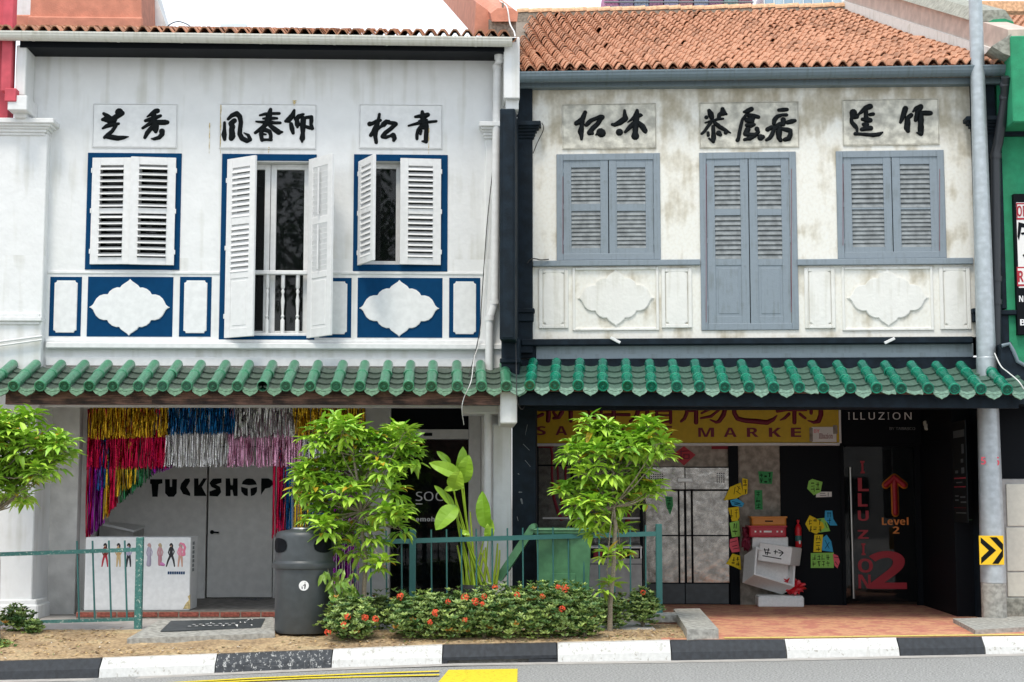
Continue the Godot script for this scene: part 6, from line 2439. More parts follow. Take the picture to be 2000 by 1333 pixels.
func boxes_and_bins(W: float) -> void:
	var z := W + 0.30
	var pm := 22.0 / FOC     # metres per picture point here
	var bot := q(1512, 1182, z)
	bot.y = 0.053
	# lowest flat box
	var o := thing("foam_box", "flat white foam box lying lowest on the paving", "foam box", Vector3(bot.x, 0.053, z))
	var b := MB.new()
	var r := rc(1481, 1167, 1571, 1182, z + 0.2)
	b.box(Vector3(r.position.x, 0.053, z - 0.22), Vector3(r.end.x, r.end.y, z + 0.2), 0.012)
	put(b, "body", M.foam, o)
	b = MB.new()
	b.box(Vector3(r.position.x + 0.01, r.end.y + 0.0005, z - 0.21), Vector3(r.end.x - 0.01, r.end.y + 0.012, z + 0.19), 0.005)
	put(b, "lid", M.foam, o)
	var top := r.end.y + 0.013
	# tipped open box resting on it
	o = thing("foam_box", "large white foam box tipped over with its open side showing", "foam box", Vector3(q(1500, 1168, z).x, top, z))
	b = MB.new()
	var c := q(1503, 1131, z + 0.02)
	var bas := Basis.from_euler(Vector3(deg_to_rad(62), deg_to_rad(18), 0.0))
	bas = Basis(Vector3.BACK, deg_to_rad(-17)) * bas
	tray(b, 0.62, 0.42, 0.34, 0.03, Transform3D(bas, c - bas * Vector3(0, 0.17, 0)))
	var lo := 1e9
	for p in b.v:
		lo = minf(lo, p.y)
	for i in b.v.size():
		b.v[i].y += top - lo
	put(b, "body", M.foam, o)
	# box with brush writing
	var c2 := q(1520, 1083, z + 0.05)
	o = thing("foam_box", "white foam box with black brush writing on its end", "foam box", c2 - Vector3(0, 0.13, 0))
	b = MB.new()
	var b2 := Basis(Vector3.BACK, deg_to_rad(-8)) * Basis(Vector3.UP, deg_to_rad(-24))
	var s := MB.new()
	s.box(Vector3(-0.235, -0.125, -0.30), Vector3(0.235, 0.125, 0.16), 0.012)
	for i in s.v.size():
		b.v.append(b2 * s.v[i] + c2); b.n.append(b2 * s.n[i]); b.c.append(Color.WHITE); b.uv.append(Vector2.ZERO)
	put(b, "body", M.foam, o)
	b = MB.new()
	s = MB.new()
	for st in [[-0.15, 0.05, -0.12, -0.02], [-0.17, 0.03, -0.08, 0.04], [-0.13, 0.0, -0.06, 0.0], [-0.09, 0.06, -0.10, -0.03], [0.01, 0.05, 0.01, 0.0], [-0.01, 0.03, 0.04, 0.03], [0.05, 0.06, 0.11, 0.04], [0.06, 0.02, 0.12, 0.03], [0.12, 0.03, 0.08, -0.02], [-0.16, -0.05, 0.10, -0.055]]:
		s.stroke([Vector3(st[0], st[1], 0.007), Vector3(st[2], st[3], 0.007)], 0.1598, 0.002)
	for i in s.v.size():
		b.v.append(b2 * s.v[i] + c2); b.n.append(b2 * s.n[i]); b.c.append(Color.WHITE); b.uv.append(Vector2.ZERO)
	put(b, "writing", M.ink, o)
	# plain box behind, then the two crates
	r = rc(1470, 1049, 1540, 1076, z - 0.05)
	o = thing("foam_box", "white foam box under the red crate", "foam box", Vector3(r.get_center().x, r.position.y - 0.2, z - 0.2))
	b = MB.new()
	b.box(Vector3(r.position.x, r.position.y - 0.45, z - 0.38), Vector3(r.end.x, r.end.y, z - 0.05), 0.012)
	put(b, "body", M.foam, o)
	for k in 2:
		r = [rc(1462, 1027, 1538, 1050, z + 0.0), rc(1466, 1009, 1538, 1027.5, z - 0.02)][k]
		o = thing("plastic_crate", ["red plastic crate with slots on the foam boxes", "orange plastic crate on top of the red one"][k], "crate", Vector3(r.get_center().x, r.position.y, z - 0.2))
		b = MB.new()
		var ctr := Vector3(r.get_center().x, r.position.y + 0.001, z - 0.2)
		tray(b, r.size.x - 0.03, 0.40, r.size.y - 0.002, 0.014, Transform3D(Basis.IDENTITY, ctr), 0.014)
		put(b, "tray", [M.red_plastic, M.orange_plastic][k], o)
		b = MB.new()
		for x in ([-0.17, -0.10, 0.0, 0.13, 0.19] if k == 0 else [0.0]):
			var hwx := 0.055 if x == 0.0 else 0.012
			b.box(ctr + Vector3(x - hwx, r.size.y * 0.40, 0.1985), ctr + Vector3(x + hwx, r.size.y * 0.55, 0.2015), 0.001)
		put(b, "slot", [M.foam, M.near_black][k], o)
	# red bag hanging at the left of the stack and the one on the floor
	for k in 2:
		var cc := [q(1458, 1052, z - 0.15), q(1550, 1152, z - 0.02)][k] as Vector3
		o = thing("plastic_bag", ["dark red plastic bag beside the red crate", "bright red crumpled plastic bag beside the tipped foam box"][k], "bag", cc - Vector3(0, 0.12, 0))
		b = MB.new()
		var nn := 14
		var f := noise(90 + k, 3.0, 2)
		var grid := []
		for i in nn + 1:
			var row := []
			for j in nn + 1:
				var th := PI * i / nn
				var ph := TAU * j / nn
				var d := Vector3(sin(th) * cos(ph), cos(th), sin(th) * sin(ph))
				var rr := 1.0 + f.get_noise_3d(d.x * 3, d.y * 3, d.z * 3) * 0.9
				row.append(cc + d * Vector3(0.06 if k == 0 else 0.15, 0.14 if k == 0 else 0.09, 0.08) * rr)
			row[nn] = row[0]
			grid.append(row)
		for i in nn:
			for j in nn:
				b.quad(grid[i][j], grid[i][j + 1], grid[i + 1][j + 1], grid[i + 1][j])
		if k == 1:
			var lo2 := 1e9
			for p in b.v:
				lo2 = minf(lo2, p.y)
			for i in b.v.size():
				b.v[i].y += top - lo2
		put(b, "skin", M.maroon if k == 0 else M.red_bag, o)
	# grey display chest behind the railing
	var cr := rc(1149, 1068, 1254, 1178, -1.5)
	o = thing("display_chest", "grey display chest with a dark glazed strip behind the railing", "chest", Vector3(cr.get_center().x, 0.052, -1.8))
	b = MB.new()
	b.box(Vector3(cr.position.x, 0.052, -2.15), Vector3(cr.end.x, cr.end.y - 0.16, -1.5), 0.01)
	put(b, "body", M.chest_grey, o)
	b = MB.new()
	b.box(Vector3(cr.position.x + 0.01, cr.end.y - 0.16, -2.14), Vector3(cr.end.x - 0.01, cr.end.y - 0.025, -1.53))
	put(b, "dark_strip", M.near_black, o)
	b = MB.new()
	b.box(Vector3(cr.position.x - 0.005, cr.end.y - 0.025, -2.16), Vector3(cr.end.x + 0.005, cr.end.y, -1.49), 0.006)
	for x in [cr.position.x, cr.end.x - 0.02]:
		b.box(Vector3(x, cr.end.y - 0.16, -1.53), Vector3(x + 0.02, cr.end.y - 0.025, -1.5))
	put(b, "frame", M.white_gloss, o)
	b = MB.new()
	b.box(Vector3(cr.position.x - 0.003, cr.end.y - 0.24, -1.5), Vector3(cr.end.x + 0.003, cr.end.y - 0.228, -1.494))
	put(b, "seam", M.bin_grey, o)
	for x in [0.18, 0.55, 0.86]:
		b = MB.new()
		var px := lerpf(cr.position.x, cr.end.x, x)
		b.box(Vector3(px - 0.06, cr.end.y - 0.15, -1.528), Vector3(px + 0.06, cr.end.y - 0.05, -1.50), 0.01)
		put(b, "packet", M.maroon_dim if x < 0.6 else M.plywood, o)
	# wheeled bin with its lid thrown back
	var wz := 0.55
	wheeled_bin("green wheeled bin with its lid thrown open behind the hedge", rc(1044, 1036, 1158, 1205, wz + 0.25), wz, true)
	wheeled_bin("green wheeled bin half hidden behind the street light pole", rc(1888, 1022, 1985, 1190, -0.55), -0.8, false)

func wheeled_bin(label: String, r: Rect2, z: float, open: bool) -> void:
	var cx := r.get_center().x
	var o := thing("wheeled_bin", label, "wheeled bin", Vector3(cx, 0.051, z))
	var y1 := r.end.y
	var hw := r.size.x * 0.5
	var b := MB.new()
	var y0 := 0.08
	var d := 0.29
	var tp := 0.82
	b.hexa([Vector3(cx - hw * tp, y0, z - d * 0.8), Vector3(cx + hw * tp, y0, z - d * 0.8), Vector3(cx + hw * 0.95, y1, z - d), Vector3(cx - hw * 0.95, y1, z - d),
		Vector3(cx - hw * tp, y0, z + d * 0.7), Vector3(cx + hw * tp, y0, z + d * 0.7), Vector3(cx + hw * 0.95, y1, z + d), Vector3(cx - hw * 0.95, y1, z + d)])
	put(b, "body", M.bin_green, o)
	b = MB.new()
	b.box(Vector3(cx - hw, y1 - 0.05, z - d - 0.03), Vector3(cx + hw, y1 + 0.02, z + d + 0.03), 0.015)
	b.box(Vector3(cx - hw * 1.02, y1 - 0.005, z - d - 0.04), Vector3(cx + hw * 1.02, y1 + 0.012, z + d + 0.045), 0.006)
	put(b, "rim", M.bin_green, o)
	b = MB.new()
	b.hexa([Vector3(cx - hw * 0.42, 0.2, z + d * 0.6), Vector3(cx + hw * 0.42, 0.2, z + d * 0.6), Vector3(cx + hw * 0.42, y1 - 0.5, z + d * 0.6), Vector3(cx - hw * 0.42, y1 - 0.5, z + d * 0.6),
		Vector3(cx - hw * 0.40, 0.22, z + d * 0.79), Vector3(cx + hw * 0.40, 0.22, z + d * 0.79), Vector3(cx + hw * 0.40, y1 - 0.52, z + d * 0.90), Vector3(cx - hw * 0.40, y1 - 0.52, z + d * 0.90)])
	put(b, "front_panel", M.bin_green, o)
	for s in [-1.0, 1.0]:
		b = MB.new()
		b.lathe([Vector2(0, -0.03), Vector2(0.095, -0.03), Vector2(0.1, -0.015), Vector2(0.1, 0.015), Vector2(0.095, 0.03), Vector2(0, 0.03)], Vector3(cx + hw * 0.75 * s, 0.151, z - d * 0.8), 18, Basis(Vector3.BACK, PI * 0.5))
		put(b, "wheel", M.pot, o)
	b = MB.new()
	if open:
		# lid swung over the left side, hanging outwards
		var hx := cx - hw * 1.0
		var p0 := Vector3(hx - 0.02, y1 + 0.03, z)
		var dir := Vector3(-0.42, -0.62, 0.0)
		var nrm := Vector3(-0.62, 0.42, 0).normalized() * 0.045
		var k := Vector3(0, 0, d)
		b.hexa([p0 - k - nrm, p0 + k - nrm, p0 + dir + k * 0.9 - nrm, p0 + dir - k * 0.9 - nrm, p0 - k + nrm, p0 + k + nrm, p0 + dir + k * 0.9 + nrm, p0 + dir - k * 0.9 + nrm])
		put(b, "lid", M.bin_green, o)
		b = MB.new()
		b.tube([p0 + Vector3(0.0, 0.01, -d), p0 + Vector3(0.0, 0.01, d + 0.02)], [0.035, 0.035], 10)
		put(b, "hinge", M.bin_green, o)
	else:
		b.box(Vector3(cx - hw * 1.06, y1 + 0.02, z - d - 0.05), Vector3(cx + hw * 1.06, y1 + 0.06, z + d + 0.06), 0.015)
		put(b, "lid", M.bin_green, o)

# ---------------------------------------------------------------- street
func street_things() -> void:
	frame("W")
	var b := MB.new()
	# litter bin
	var bp := on_surf(592, 1233, false)
	bp.y = gy(bp.x, bp.z) + 0.012
	var sc := (19.7 - bp.z) / FOC
	var o := thing("litter_bin", "dark grey round litter bin with two oval mouths and a white badge", "litter bin", bp)
	var R := 57.0 * sc
	var H := 196.0 * sc
	b.lathe([Vector2(0, 0), Vector2(R * 0.93, 0), Vector2(R * 0.955, H * 0.02), Vector2(R * 0.985, H * 0.62)], bp, 40)
	put(b, "drum", M.bin_grey, o)
	b = MB.new()
	b.lathe([Vector2(R * 0.98, H * 0.62), Vector2(R * 1.055, H * 0.625), Vector2(R * 1.075, H * 0.645), Vector2(R * 1.07, H * 0.675), Vector2(R * 1.0, H * 0.69), Vector2(R * 0.985, H * 0.70)], bp, 40, Basis.IDENTITY, 0.8)
	put(b, "rim", M.bin_grey, o)
	b = MB.new()
	b.lathe([Vector2(R * 0.985, H * 0.69), Vector2(R * 0.975, H * 0.93), Vector2(R * 0.95, H * 0.965), Vector2(R * 0.86, H * 0.985), Vector2(R * 0.5, H * 1.0), Vector2(R * 0.48, H * 1.008), Vector2(0, H * 1.012)], bp, 40, Basis.IDENTITY, 0.7)
	var hood := put(b, "hood", M.bin_grey, o)
	b = MB.new()
	b.lathe([Vector2(R * 0.46, H * 1.007), Vector2(R * 0.44, H * 1.02), Vector2(0, H * 1.026)], bp + Vector3(0, 0, 0), 24)
	put(b, "ash_plate", M.steel_plain, hood)
	for a in [-52.0, 50.0]:
		b = MB.new()
		var n := 16
		var ring := []
		for i in n:
			var t := TAU * i / n
			var da := cos(t) * 0.42
			var dy := sin(t) * H * 0.068
			# squarish oval
			dy = signf(sin(t)) * pow(absf(sin(t)), 0.7) * H * 0.072
			var an := deg_to_rad(a) + da
			ring.append(bp + Vector3(sin(an) * R * 1.002, H * 0.85 + dy, cos(an) * R * 1.002))
		var ctr: Vector3 = bp + Vector3(sin(deg_to_rad(a)) * R * 1.02, H * 0.85, cos(deg_to_rad(a)) * R * 1.02)
		for i in n:
			b.tri(ctr, ring[i], ring[(i + 1) % n])
		put(b, "mouth", M.near_black, hood)
	b = MB.new()
	var ang := 0.13
	var bc := bp + Vector3(sin(ang) * R * 0.99, H * 0.465, cos(ang) * R * 0.99)
	var bb := Basis(Vector3.UP, ang)
	var pl := PackedVector2Array()
	for i in 24:
		pl.append(Vector2(cos(TAU * i / 24), sin(TAU * i / 24)) * R * 0.165)
	var s := MB.new()
	s.prism(pl, -0.01, 0.002)
	xf(b, s, Transform3D(bb, bc))
	var badge := put(b, "badge", M.sign_white, o)
	b = MB.new()
	s = MB.new()
	var k := R * 0.165
	for st in [[[0.25, 0.55, 0.12]], [[0.25, 0.2, 0.16], [0.25, -0.1, 0.14], [0.2, -0.6, 0.10]], [[0.15, 0.25, 0.07], [-0.15, 0.0, 0.06]], [[-0.35, -0.2, 0.10], [-0.33, -0.6, 0.09]]]:
		var pts := []
		for p in st:
			pts.append(Vector3(p[0] * k, p[1] * k, p[2] * k))
		s.stroke(pts, 0.0015, 0.002)
	xf(b, s, Transform3D(bb, bc))
	put(b, "pictogram", M.ink, badge)

	# railing, two runs
	var lp := on_surf(269, 1229, false)
	var mp := Vector3(q(806, 1180, 1.2).x, 0, 1.2)
	var rp := Vector3(q(1287, 1196, 0.7).x, 0, 0.7)
	o = thing("railing", "worn green railing end with a peeling post at the left", "railing", lp)
	var dirl := Vector3(q(-120, 1082, lp.z + 0.35).x, 0, lp.z + 0.35)
	var ytop := q(262, 1074, lp.z).y
	var yl := q(-120, 1087.5, lp.z + 0.35).y
	b = MB.new()
	bar(b, Vector3(lp.x, ytop, lp.z), Vector3(dirl.x, yl, dirl.z), 0.045, 0.022)
	put(b, "rail", M.rail_paint, o)
	b = MB.new()
	bar(b, Vector3(lp.x, q(262, 1210, lp.z).y, lp.z), Vector3(dirl.x, q(-120, 1221, lp.z + 0.35).y, dirl.z), 0.035, 0.02)
	put(b, "foot_rail", M.rail_paint, o)
	b = MB.new()
	var pt := q(269, 1050, lp.z).y
	b.box(Vector3(lp.x - 0.041, lp.y - 0.02, lp.z - 0.035), Vector3(lp.x + 0.041, pt, lp.z + 0.035), 0.008)
	put(b, "post", M.rail_paint, o)
	for x in [149.5, 180, 212, 243]:
		var t: float = (269.0 - x) / (269.0 + 120.0)
		var zz := lerpf(lp.z, lp.z + 0.35, t)
		b = MB.new()
		b.tube([q(x + 4.5, 1212 + t * 4, zz), q(x, 1056 + t * 4, zz)], [0.011, 0.011], 7)
		put(b, "baluster", M.rail_clean, o)
	o = thing("railing", "green railing in front of the hedge between two posts", "railing", Vector3(mp.x, 0.06, mp.z))
	var P := func(x: float, y: float) -> Vector3:
		var t := (x - 806.0) / (1287.0 - 806.0)
		return q(x, y, lerpf(1.2, 0.7, t))
	b = MB.new()
	bar(b, P.call(655.0, 1059.0), P.call(806.0, 1057.5), 0.055, 0.025)
	bar(b, P.call(806.0, 1057.0), P.call(1287.0, 1043.0), 0.055, 0.025)
	put(b, "rail", M.rail_clean, o)
	for e in [[806.0, 1035.0], [1286.5, 1024.0]]:
		var top: Vector3 = P.call(e[0], e[1])
		b = MB.new()
		b.box(Vector3(top.x - 0.037, 0.04, top.z - 0.035), Vector3(top.x + 0.037, top.y, top.z + 0.035), 0.006)
		put(b, "post", M.rail_clean, o)
	b = MB.new()
	bar(b, P.call(655.0, 1186.0), P.call(1287.0, 1176.0), 0.035, 0.02)
	put(b, "foot_rail", M.rail_clean, o)
	for x in [693, 723.5, 754, 784, 842, 872, 901, 930, 961, 991, 1021, 1050, 1080, 1110, 1140, 1170, 1200, 1231, 1261]:
		var t2: float = (x - 806.0) / 481.0
		b = MB.new()
		b.tube([P.call(x + 1.0, 1183.0 - t2 * 6.0), P.call(float(x), 1036.0 - t2 * 10.0)], [0.0095, 0.0095], 6)
		put(b, "baluster", M.rail_clean, o)
	# low concrete edging carrying the right post
	var ed := thing("concrete_edging", "short low concrete edging under the right railing post", "edging", Vector3(rp.x, 0.05, rp.z))
	b = MB.new()
	b.box(Vector3(rp.x - 0.25, 0.051, rp.z - 0.10), Vector3(rp.x + 0.32, 0.155, rp.z + 0.25), 0.012)
	put(b, "body", M.concrete, ed)
	# concrete block at the paving corner
	var ca := [on_surf(1320, 1228, false), on_surf(1378, 1226, false), on_surf(1404, 1249, false), on_surf(1343, 1250, false)]
	o = thing("concrete_block", "long rough concrete block between the soil and the red paving", "concrete block", (ca[0] + ca[2]) * 0.5)
	b = MB.new()
	var A := on_surf(1316, 1210, false) + Vector3(0, 0.0, 0)
	var B := on_surf(1367, 1209, false)
	var C := on_surf(1404, 1249, false)
	var D := on_surf(1342, 1250, false)
	var up := Vector3(0, 0.125, 0)
	var dn := Vector3(0, -0.03, 0)
	b.hexa([A + dn, B + dn, B + up, A + up, D + dn, C + dn, C + up * 0.85, D + up * 0.85])
	put(b, "body", M.concrete, o)
	# inspection slab with a dark cover
	var q0 := on_surf(310, 1226, false)
	var q1 := on_surf(533, 1220, false)
	var q2_ := on_surf(536, 1262, false)
	var q3 := on_surf(247, 1273, false)
	o = thing("inspection_slab", "concrete inspection slab with a dark plate beside the litter bin", "slab", (q0 + q2_) * 0.5)
	b = MB.new()
	var u2 := Vector3(0, 0.135, 0)
	b.hexa([q0 + dn, q1 + dn, q1 + u2 * 0.6, q0 + u2 * 0.6, q3 + dn, q2_ + dn, q2_ + u2, q3 + u2])
	put(b, "frame", M.concrete, o)
	var tt := func(a: float, c: float) -> Vector3:
		return (q3 + u2).lerp(q2_ + u2, a).lerp((q0 + u2 * 0.6).lerp(q1 + u2 * 0.6, a), c)
	b = MB.new()
	var e4 := Vector3(0, 0.004, 0)
	var g := [tt.call(0.16, 0.34), tt.call(0.90, 0.36), tt.call(0.93, 0.92), tt.call(0.12, 0.92)]
	b.hexa([g[3] - e4, g[2] - e4, g[2] + e4, g[3] + e4, g[0] - e4, g[1] - e4, g[1] + e4, g[0] + e4])
	var cov := put(b, "cover_plate", M.bin_grey, o)
	b = MB.new()
	for row in 2:
		for i in 7:
			var a := 0.36 + i * 0.052 - row * 0.02
			var p: Vector3 = tt.call(a, 0.66 - row * 0.10) + e4 * 1.2
			var w := 0.022
			b.quad(p + Vector3(-w, 0, 0.02), p + Vector3(w, 0, 0.02), p + Vector3(w * rng.randf_range(-0.2, 1), 0, -0.03), p + Vector3(-w, 0, -0.03))
	put(b, "worn_lettering", M.sign_white, cov)
	b = MB.new()
	for i in 9:
		var p: Vector3 = tt.call(rng.randf_range(0.2, 0.88), rng.randf_range(0.42, 0.86)) + e4 * 1.3
		b.leaf4(p, Vector3(rng.randf_range(-1, 1), 0.1, rng.randf_range(-1, 1)).normalized(), Vector3.UP, 0.07, 0.035)
	var sc2 := put(b, "paper_scraps", M.paper_white, cov)

	# street light pole
	var pb := on_surf(1943, 1214, false)
	pb.y += 0.05
	o = thing("street_light", "tall tapered galvanised street light pole with a yellow and black chevron plate", "street light", pb)
	var z := pb.z
	b = MB.new()
	var prof := []
	var yb := pb.y
	for st in [[1214, 45.5], [1140, 45.0], [1138, 47.5], [700, 38.5], [698, 36.5], [0, 25.5], [-400, 20.0]]:
		var c := q(1943, st[0], z)
		prof.append(Vector2(st[1] * 0.5 * (19.7 - z) / FOC * 1.02, c.y - yb))
	b.lathe(prof, pb, 8, Basis(Vector3.UP, PI / 8.0), 2.0)
	put(b, "pole", M.galvanised, o)
	b = MB.new()
	var rr: float = prof[0].x
	b.lathe([Vector2(rr * 1.015, 0), Vector2(rr * 1.015, q(1943, 1140, z).y - yb), Vector2(rr * 0.95, q(1943, 1139, z).y - yb)], pb, 8, Basis(Vector3.UP, PI / 8.0), 2.0)
	put(b, "grout_collar", M.concrete, o)
	b = MB.new()
	var s0 := on_surf(1862, 1217, false)
	var s1 := on_surf(2040, 1211, false)
	var s2 := on_surf(2090, 1230, false)
	var s3 := on_surf(1905, 1240, false)
	var u3 := Vector3(0, 0.05, 0)
	b.hexa([s0 + dn, s1 + dn, s1 + u3, s0 + u3, s3 + dn, s2 + dn, s2 + u3, s3 + u3])
	put(b, "footing", M.concrete, o)
	# chevron plate: bent round the face of the pole
	var zf := z + 0.152
	b = MB.new()
	bx(b, 1913.5, 1047, 1961.5, 1104, zf - 0.012, zf, 0.003)
	var ch := put(b, "chevron_plate", M.chevron_yellow, o)
	for pz in [[[1916, 1050], [1946.3, 1075.8], [1917, 1102], [1917, 1090], [1932, 1075.8], [1916, 1061]], [[1933.7, 1050], [1947.5, 1050], [1960, 1063.5], [1960, 1088], [1951, 1102], [1938.7, 1102], [1958, 1075.8]]]:
		b = MB.new()
		b.prism(poly(pz, zf + 0.002), zf - 0.001, zf + 0.002)
		put(b, "chevron", M.ink, ch)
	for t in [[1916.5, 893, 1926, 908], [1943.5, 893, 1952.5, 910]]:
		fit_text(o, "5", t[0], t[1], t[2], t[3], z + 0.118, M.paper_pink, true)
	b = MB.new()
	var dc := q(1935, 910, z + 0.12)
	var dp := PackedVector2Array()
	for i in 14:
		dp.append(Vector2(dc.x, dc.y) + Vector2(cos(TAU * i / 14), sin(TAU * i / 14)) * 0.032)
	b.prism(dp, z + 0.10, z + 0.121)
	put(b, "yellow_disc", M.chevron_yellow, o)

	# utility cabinet at the right edge
	var cb := on_surf(2000, 1200, false)
	var cz := 0.35
	o = thing("utility_cabinet", "beige panelled utility cabinet at the right edge beyond the pole", "cabinet", Vector3(q(2030, 1195, cz).x, 0.052, cz))
	b = MB.new()
	bx(b, 1957, 936, 2130, 1182, cz - 0.6, cz, 0.01)
	put(b, "housing", M.chest_grey, o)
	for sp in [[1967, 946, 2120, 1028], [1967, 1031, 2120, 1116], [1969, 1119, 2120, 1166]]:
		b = MB.new()
		bx(b, sp[0], sp[1], sp[2], sp[3], cz - 0.02, cz + 0.014, 0.004)
		put(b, "panel", M.cabinet, o)
	b = MB.new()
	var pr := rc(1962, 1168, 2130, 1205, cz)
	b.box(Vector3(pr.position.x, 0.052, cz - 0.65), Vector3(pr.end.x, pr.end.y, cz + 0.04), 0.02)
	put(b, "plinth", M.coping, o)
	# dark hanging sign box between the houses
	frame("R")
	o = thing("hanging_sign", "dark slab-like projecting sign box seen edge-on between the two houses", "sign", q(991, 664, 0.8))
	b = MB.new()
	bx(b, 976, 212, 1006, 664, 0.1, 0.9, 0.012)
	put(b, "case", M.dark_paint, o)
	b = MB.new()
	bx(b, 981, 214, 1002, 660, 0.9, 0.912, 0.004)
	put(b, "edge_cover", M.dark_paint, o)
	b = MB.new()
	bx(b, 979, 661, 1014, 790, 0.0, 0.5, 0.012)
	bx(b, 976, 700, 1016, 709, 0.0, 0.55, 0.01)
	put(b, "lower_bracket", M.dark_paint, o)

func xf(b: MB, s: MB, tr: Transform3D) -> void:
	for i in s.v.size():
		b.v.append(tr * s.v[i])
		b.n.append((tr.basis * s.n[i]).normalized())
		b.c.append(s.c[i])
		b.uv.append(s.uv[i])

func bar(b: MB, a: Vector3, c: Vector3, h: float, d: float) -> void:
	# flat bar between two points, h tall and d deep
	var y := Vector3(0, h * 0.5, 0)
	var x := (c - a).normalized()
	var zz := x.cross(Vector3.UP).normalized() * d
	b.hexa([a - y - zz, c - y - zz, c + y - zz, a + y - zz, a - y + zz, c - y + zz, c + y + zz, a + y + zz])

# ---------------------------------------------------------------- plants
func rosette(b: MB, p: Vector3, out: Vector3, ln: float, n: int, cols: Array) -> void:
	# lance-shaped leaves fanning from a twig tip
	var a0 := rng.randf() * TAU
	for i in n:
		var an := a0 + TAU * i / n + rng.randf_range(-0.25, 0.25)
		var side := Vector3(cos(an), 0.0, sin(an))
		var d := (side + out * rng.randf_range(0.2, 0.9) + Vector3(0, rng.randf_range(-0.35, 0.35), 0)).normalized()
		var nn := (Vector3.UP + side * -0.3).normalized()
		if absf(d.dot(nn)) > 0.96:
			nn = Vector3.RIGHT
		var l := ln * rng.randf_range(0.65, 1.15)
		var t := rng.randf()
		var c: Color = cols[0].lerp(cols[1], t)
		if rng.randf() < 0.03:
			c = cols[2]
		b.col = c
		b.leaf(p + d * 0.01, d, nn, l, l * rng.randf_range(0.30, 0.40), rng.randf_range(0.05, 0.35))

func young_tree(label: String, base_px: Array, tz: float, trunk: Array, clusters: Array, ln: float) -> void:
	frame("W")
	var g := q(base_px[0], base_px[1], tz)
	g.y = gy(g.x, tz)
	var o := thing("young_tree", label, "tree", g, "young street trees")
	var b := MB.new()
	var pts := [g + Vector3(0, -0.05, 0)]
	var rad := [0.032]
	for i in trunk.size():
		pts.append(q(trunk[i][0], trunk[i][1], tz + trunk[i][2]))
		rad.append(lerpf(0.029, 0.014, float(i + 1) / trunk.size()))
	b.col = Color(1, 1, 1)
	b.tube(pts, rad, 9)
	var head: Vector3 = pts[-1]
	var leaves := MB.new()
	for c in clusters:
		var zc := tz + rng.randf_range(-0.30, 0.30)
		var ctr := q(c[0], c[1], zc)
		var r: float = c[2] * (19.7 - tz) / FOC
		# limb from the nearest trunk point below
		var from: Vector3 = pts[clampi(int(rng.randf_range(0.68, 1.0) * pts.size()), 1, pts.size() - 1)]
		if from.y > ctr.y:
			from = pts[maxi(1, pts.size() - 3)]
		b.tube([from, from.lerp(ctr, 0.5) + Vector3(rng.randf_range(-0.03, 0.03), -0.04, rng.randf_range(-0.05, 0.05)), ctr], [0.010, 0.007, 0.004], 5)
		var n := int(c[2] * c[2] / 56.0) + 2
		for i in n:
			var d := Vector3(rng.randfn(0, 0.5), rng.randfn(0, 0.42), rng.randfn(0, 0.5))
			if d.length() > 1.0:
				d = d.normalized()
			var p := ctr + d * r
			if i % 2 == 0:
				b.tube([ctr, p], [0.004, 0.0025], 4, false)
			var lit := clampf(0.5 + d.y * 0.5 + rng.randf_range(-0.3, 0.3), 0, 1)
			var young := Color(0.52, 0.72, 0.075)
			var old := Color(0.18, 0.41, 0.045)
			# the flush at the shoot tips is pale, older leaves are deeper green
			var tone := young.lerp(old, 0.75 - 0.6 * rng.randf())
			rosette(leaves, p, (d + Vector3(0, 0.25, 0)).normalized(), ln, rng.randi_range(5, 8), [tone, young.lerp(old, rng.randf()), Color(0.50, 0.34, 0.03)])
	put(b, "trunk", M.bark, o)
	put(leaves, "crown", M.leaf, o)

func bush(label: String, cx: float, top: float, hw: float, z: float, dens: float, dark: float, group := "ixora bushes along the planting strip") -> Dictionary:
	frame("W")
	var g := q(cx, 1230, z)
	g.y = gy(g.x, z)
	var t := q(cx, top, z)
	var s := (19.7 - z) / FOC
	var rx := hw * s
	var h := t.y - g.y
	var o := thing("ixora_bush", label, "bush", g, group)
	var st := MB.new()
	var lv := MB.new()
	var f := noise(int(cx) + 5, 2.2, 3)
	for i in 9:
		var an := rng.randf() * TAU
		var e := g + Vector3(cos(an) * rx * 0.6, h * rng.randf_range(0.4, 0.8), sin(an) * rx * 0.6)
		st.tube([g + Vector3(0, -0.03, 0), g.lerp(e, 0.5) + Vector3(0, 0.03, 0), e], [0.008, 0.006, 0.003], 5)
	put(st, "stems", M.bark, o)
	var n := int(dens * hw * (g.y - g.y + h / s) / 9.0)
	for i in n:
		var d := Vector3(rng.randfn(0, 1), rng.randfn(0, 1), rng.randfn(0, 1)).normalized()
		var rr := pow(rng.randf(), 0.30) * (0.9 + f.get_noise_3d(d.x * 2, d.y * 2, d.z * 2) * 0.8)
		var p := g + Vector3(d.x * rx * rr, h * 0.5 + d.y * h * 0.5 * rr, d.z * minf(rx, 0.34) * rr)
		if p.y < g.y + 0.01:
			continue
		var base := Color(0.05, 0.13, 0.028)
		var fresh := Color(0.46, 0.58, 0.17)
		var k := rng.randf()
		var col := base.lerp(fresh, k * sqrt(k)) * dark
		if rng.randf() < 0.02:
			col = Color(0.35, 0.17, 0.02)
		var out := (d + Vector3(0, 0.6, 0)).normalized()
		var a0 := rng.randf() * TAU
		for j in 5:
			var an := a0 + TAU * j / 5.0
			var dd := (Vector3(cos(an), 0.35, sin(an)) + out * 0.8).normalized()
			lv.col = col * rng.randf_range(0.8, 1.2)
			lv.leaf4(p, dd, (out + Vector3(0.01, 0.02, 0)).normalized(), rng.randf_range(0.040, 0.066), 0.024)
	put(lv, "foliage", M.leaf_small, o)
	return {"node": o, "c": g + Vector3(0, h * 0.5, 0), "z": z}

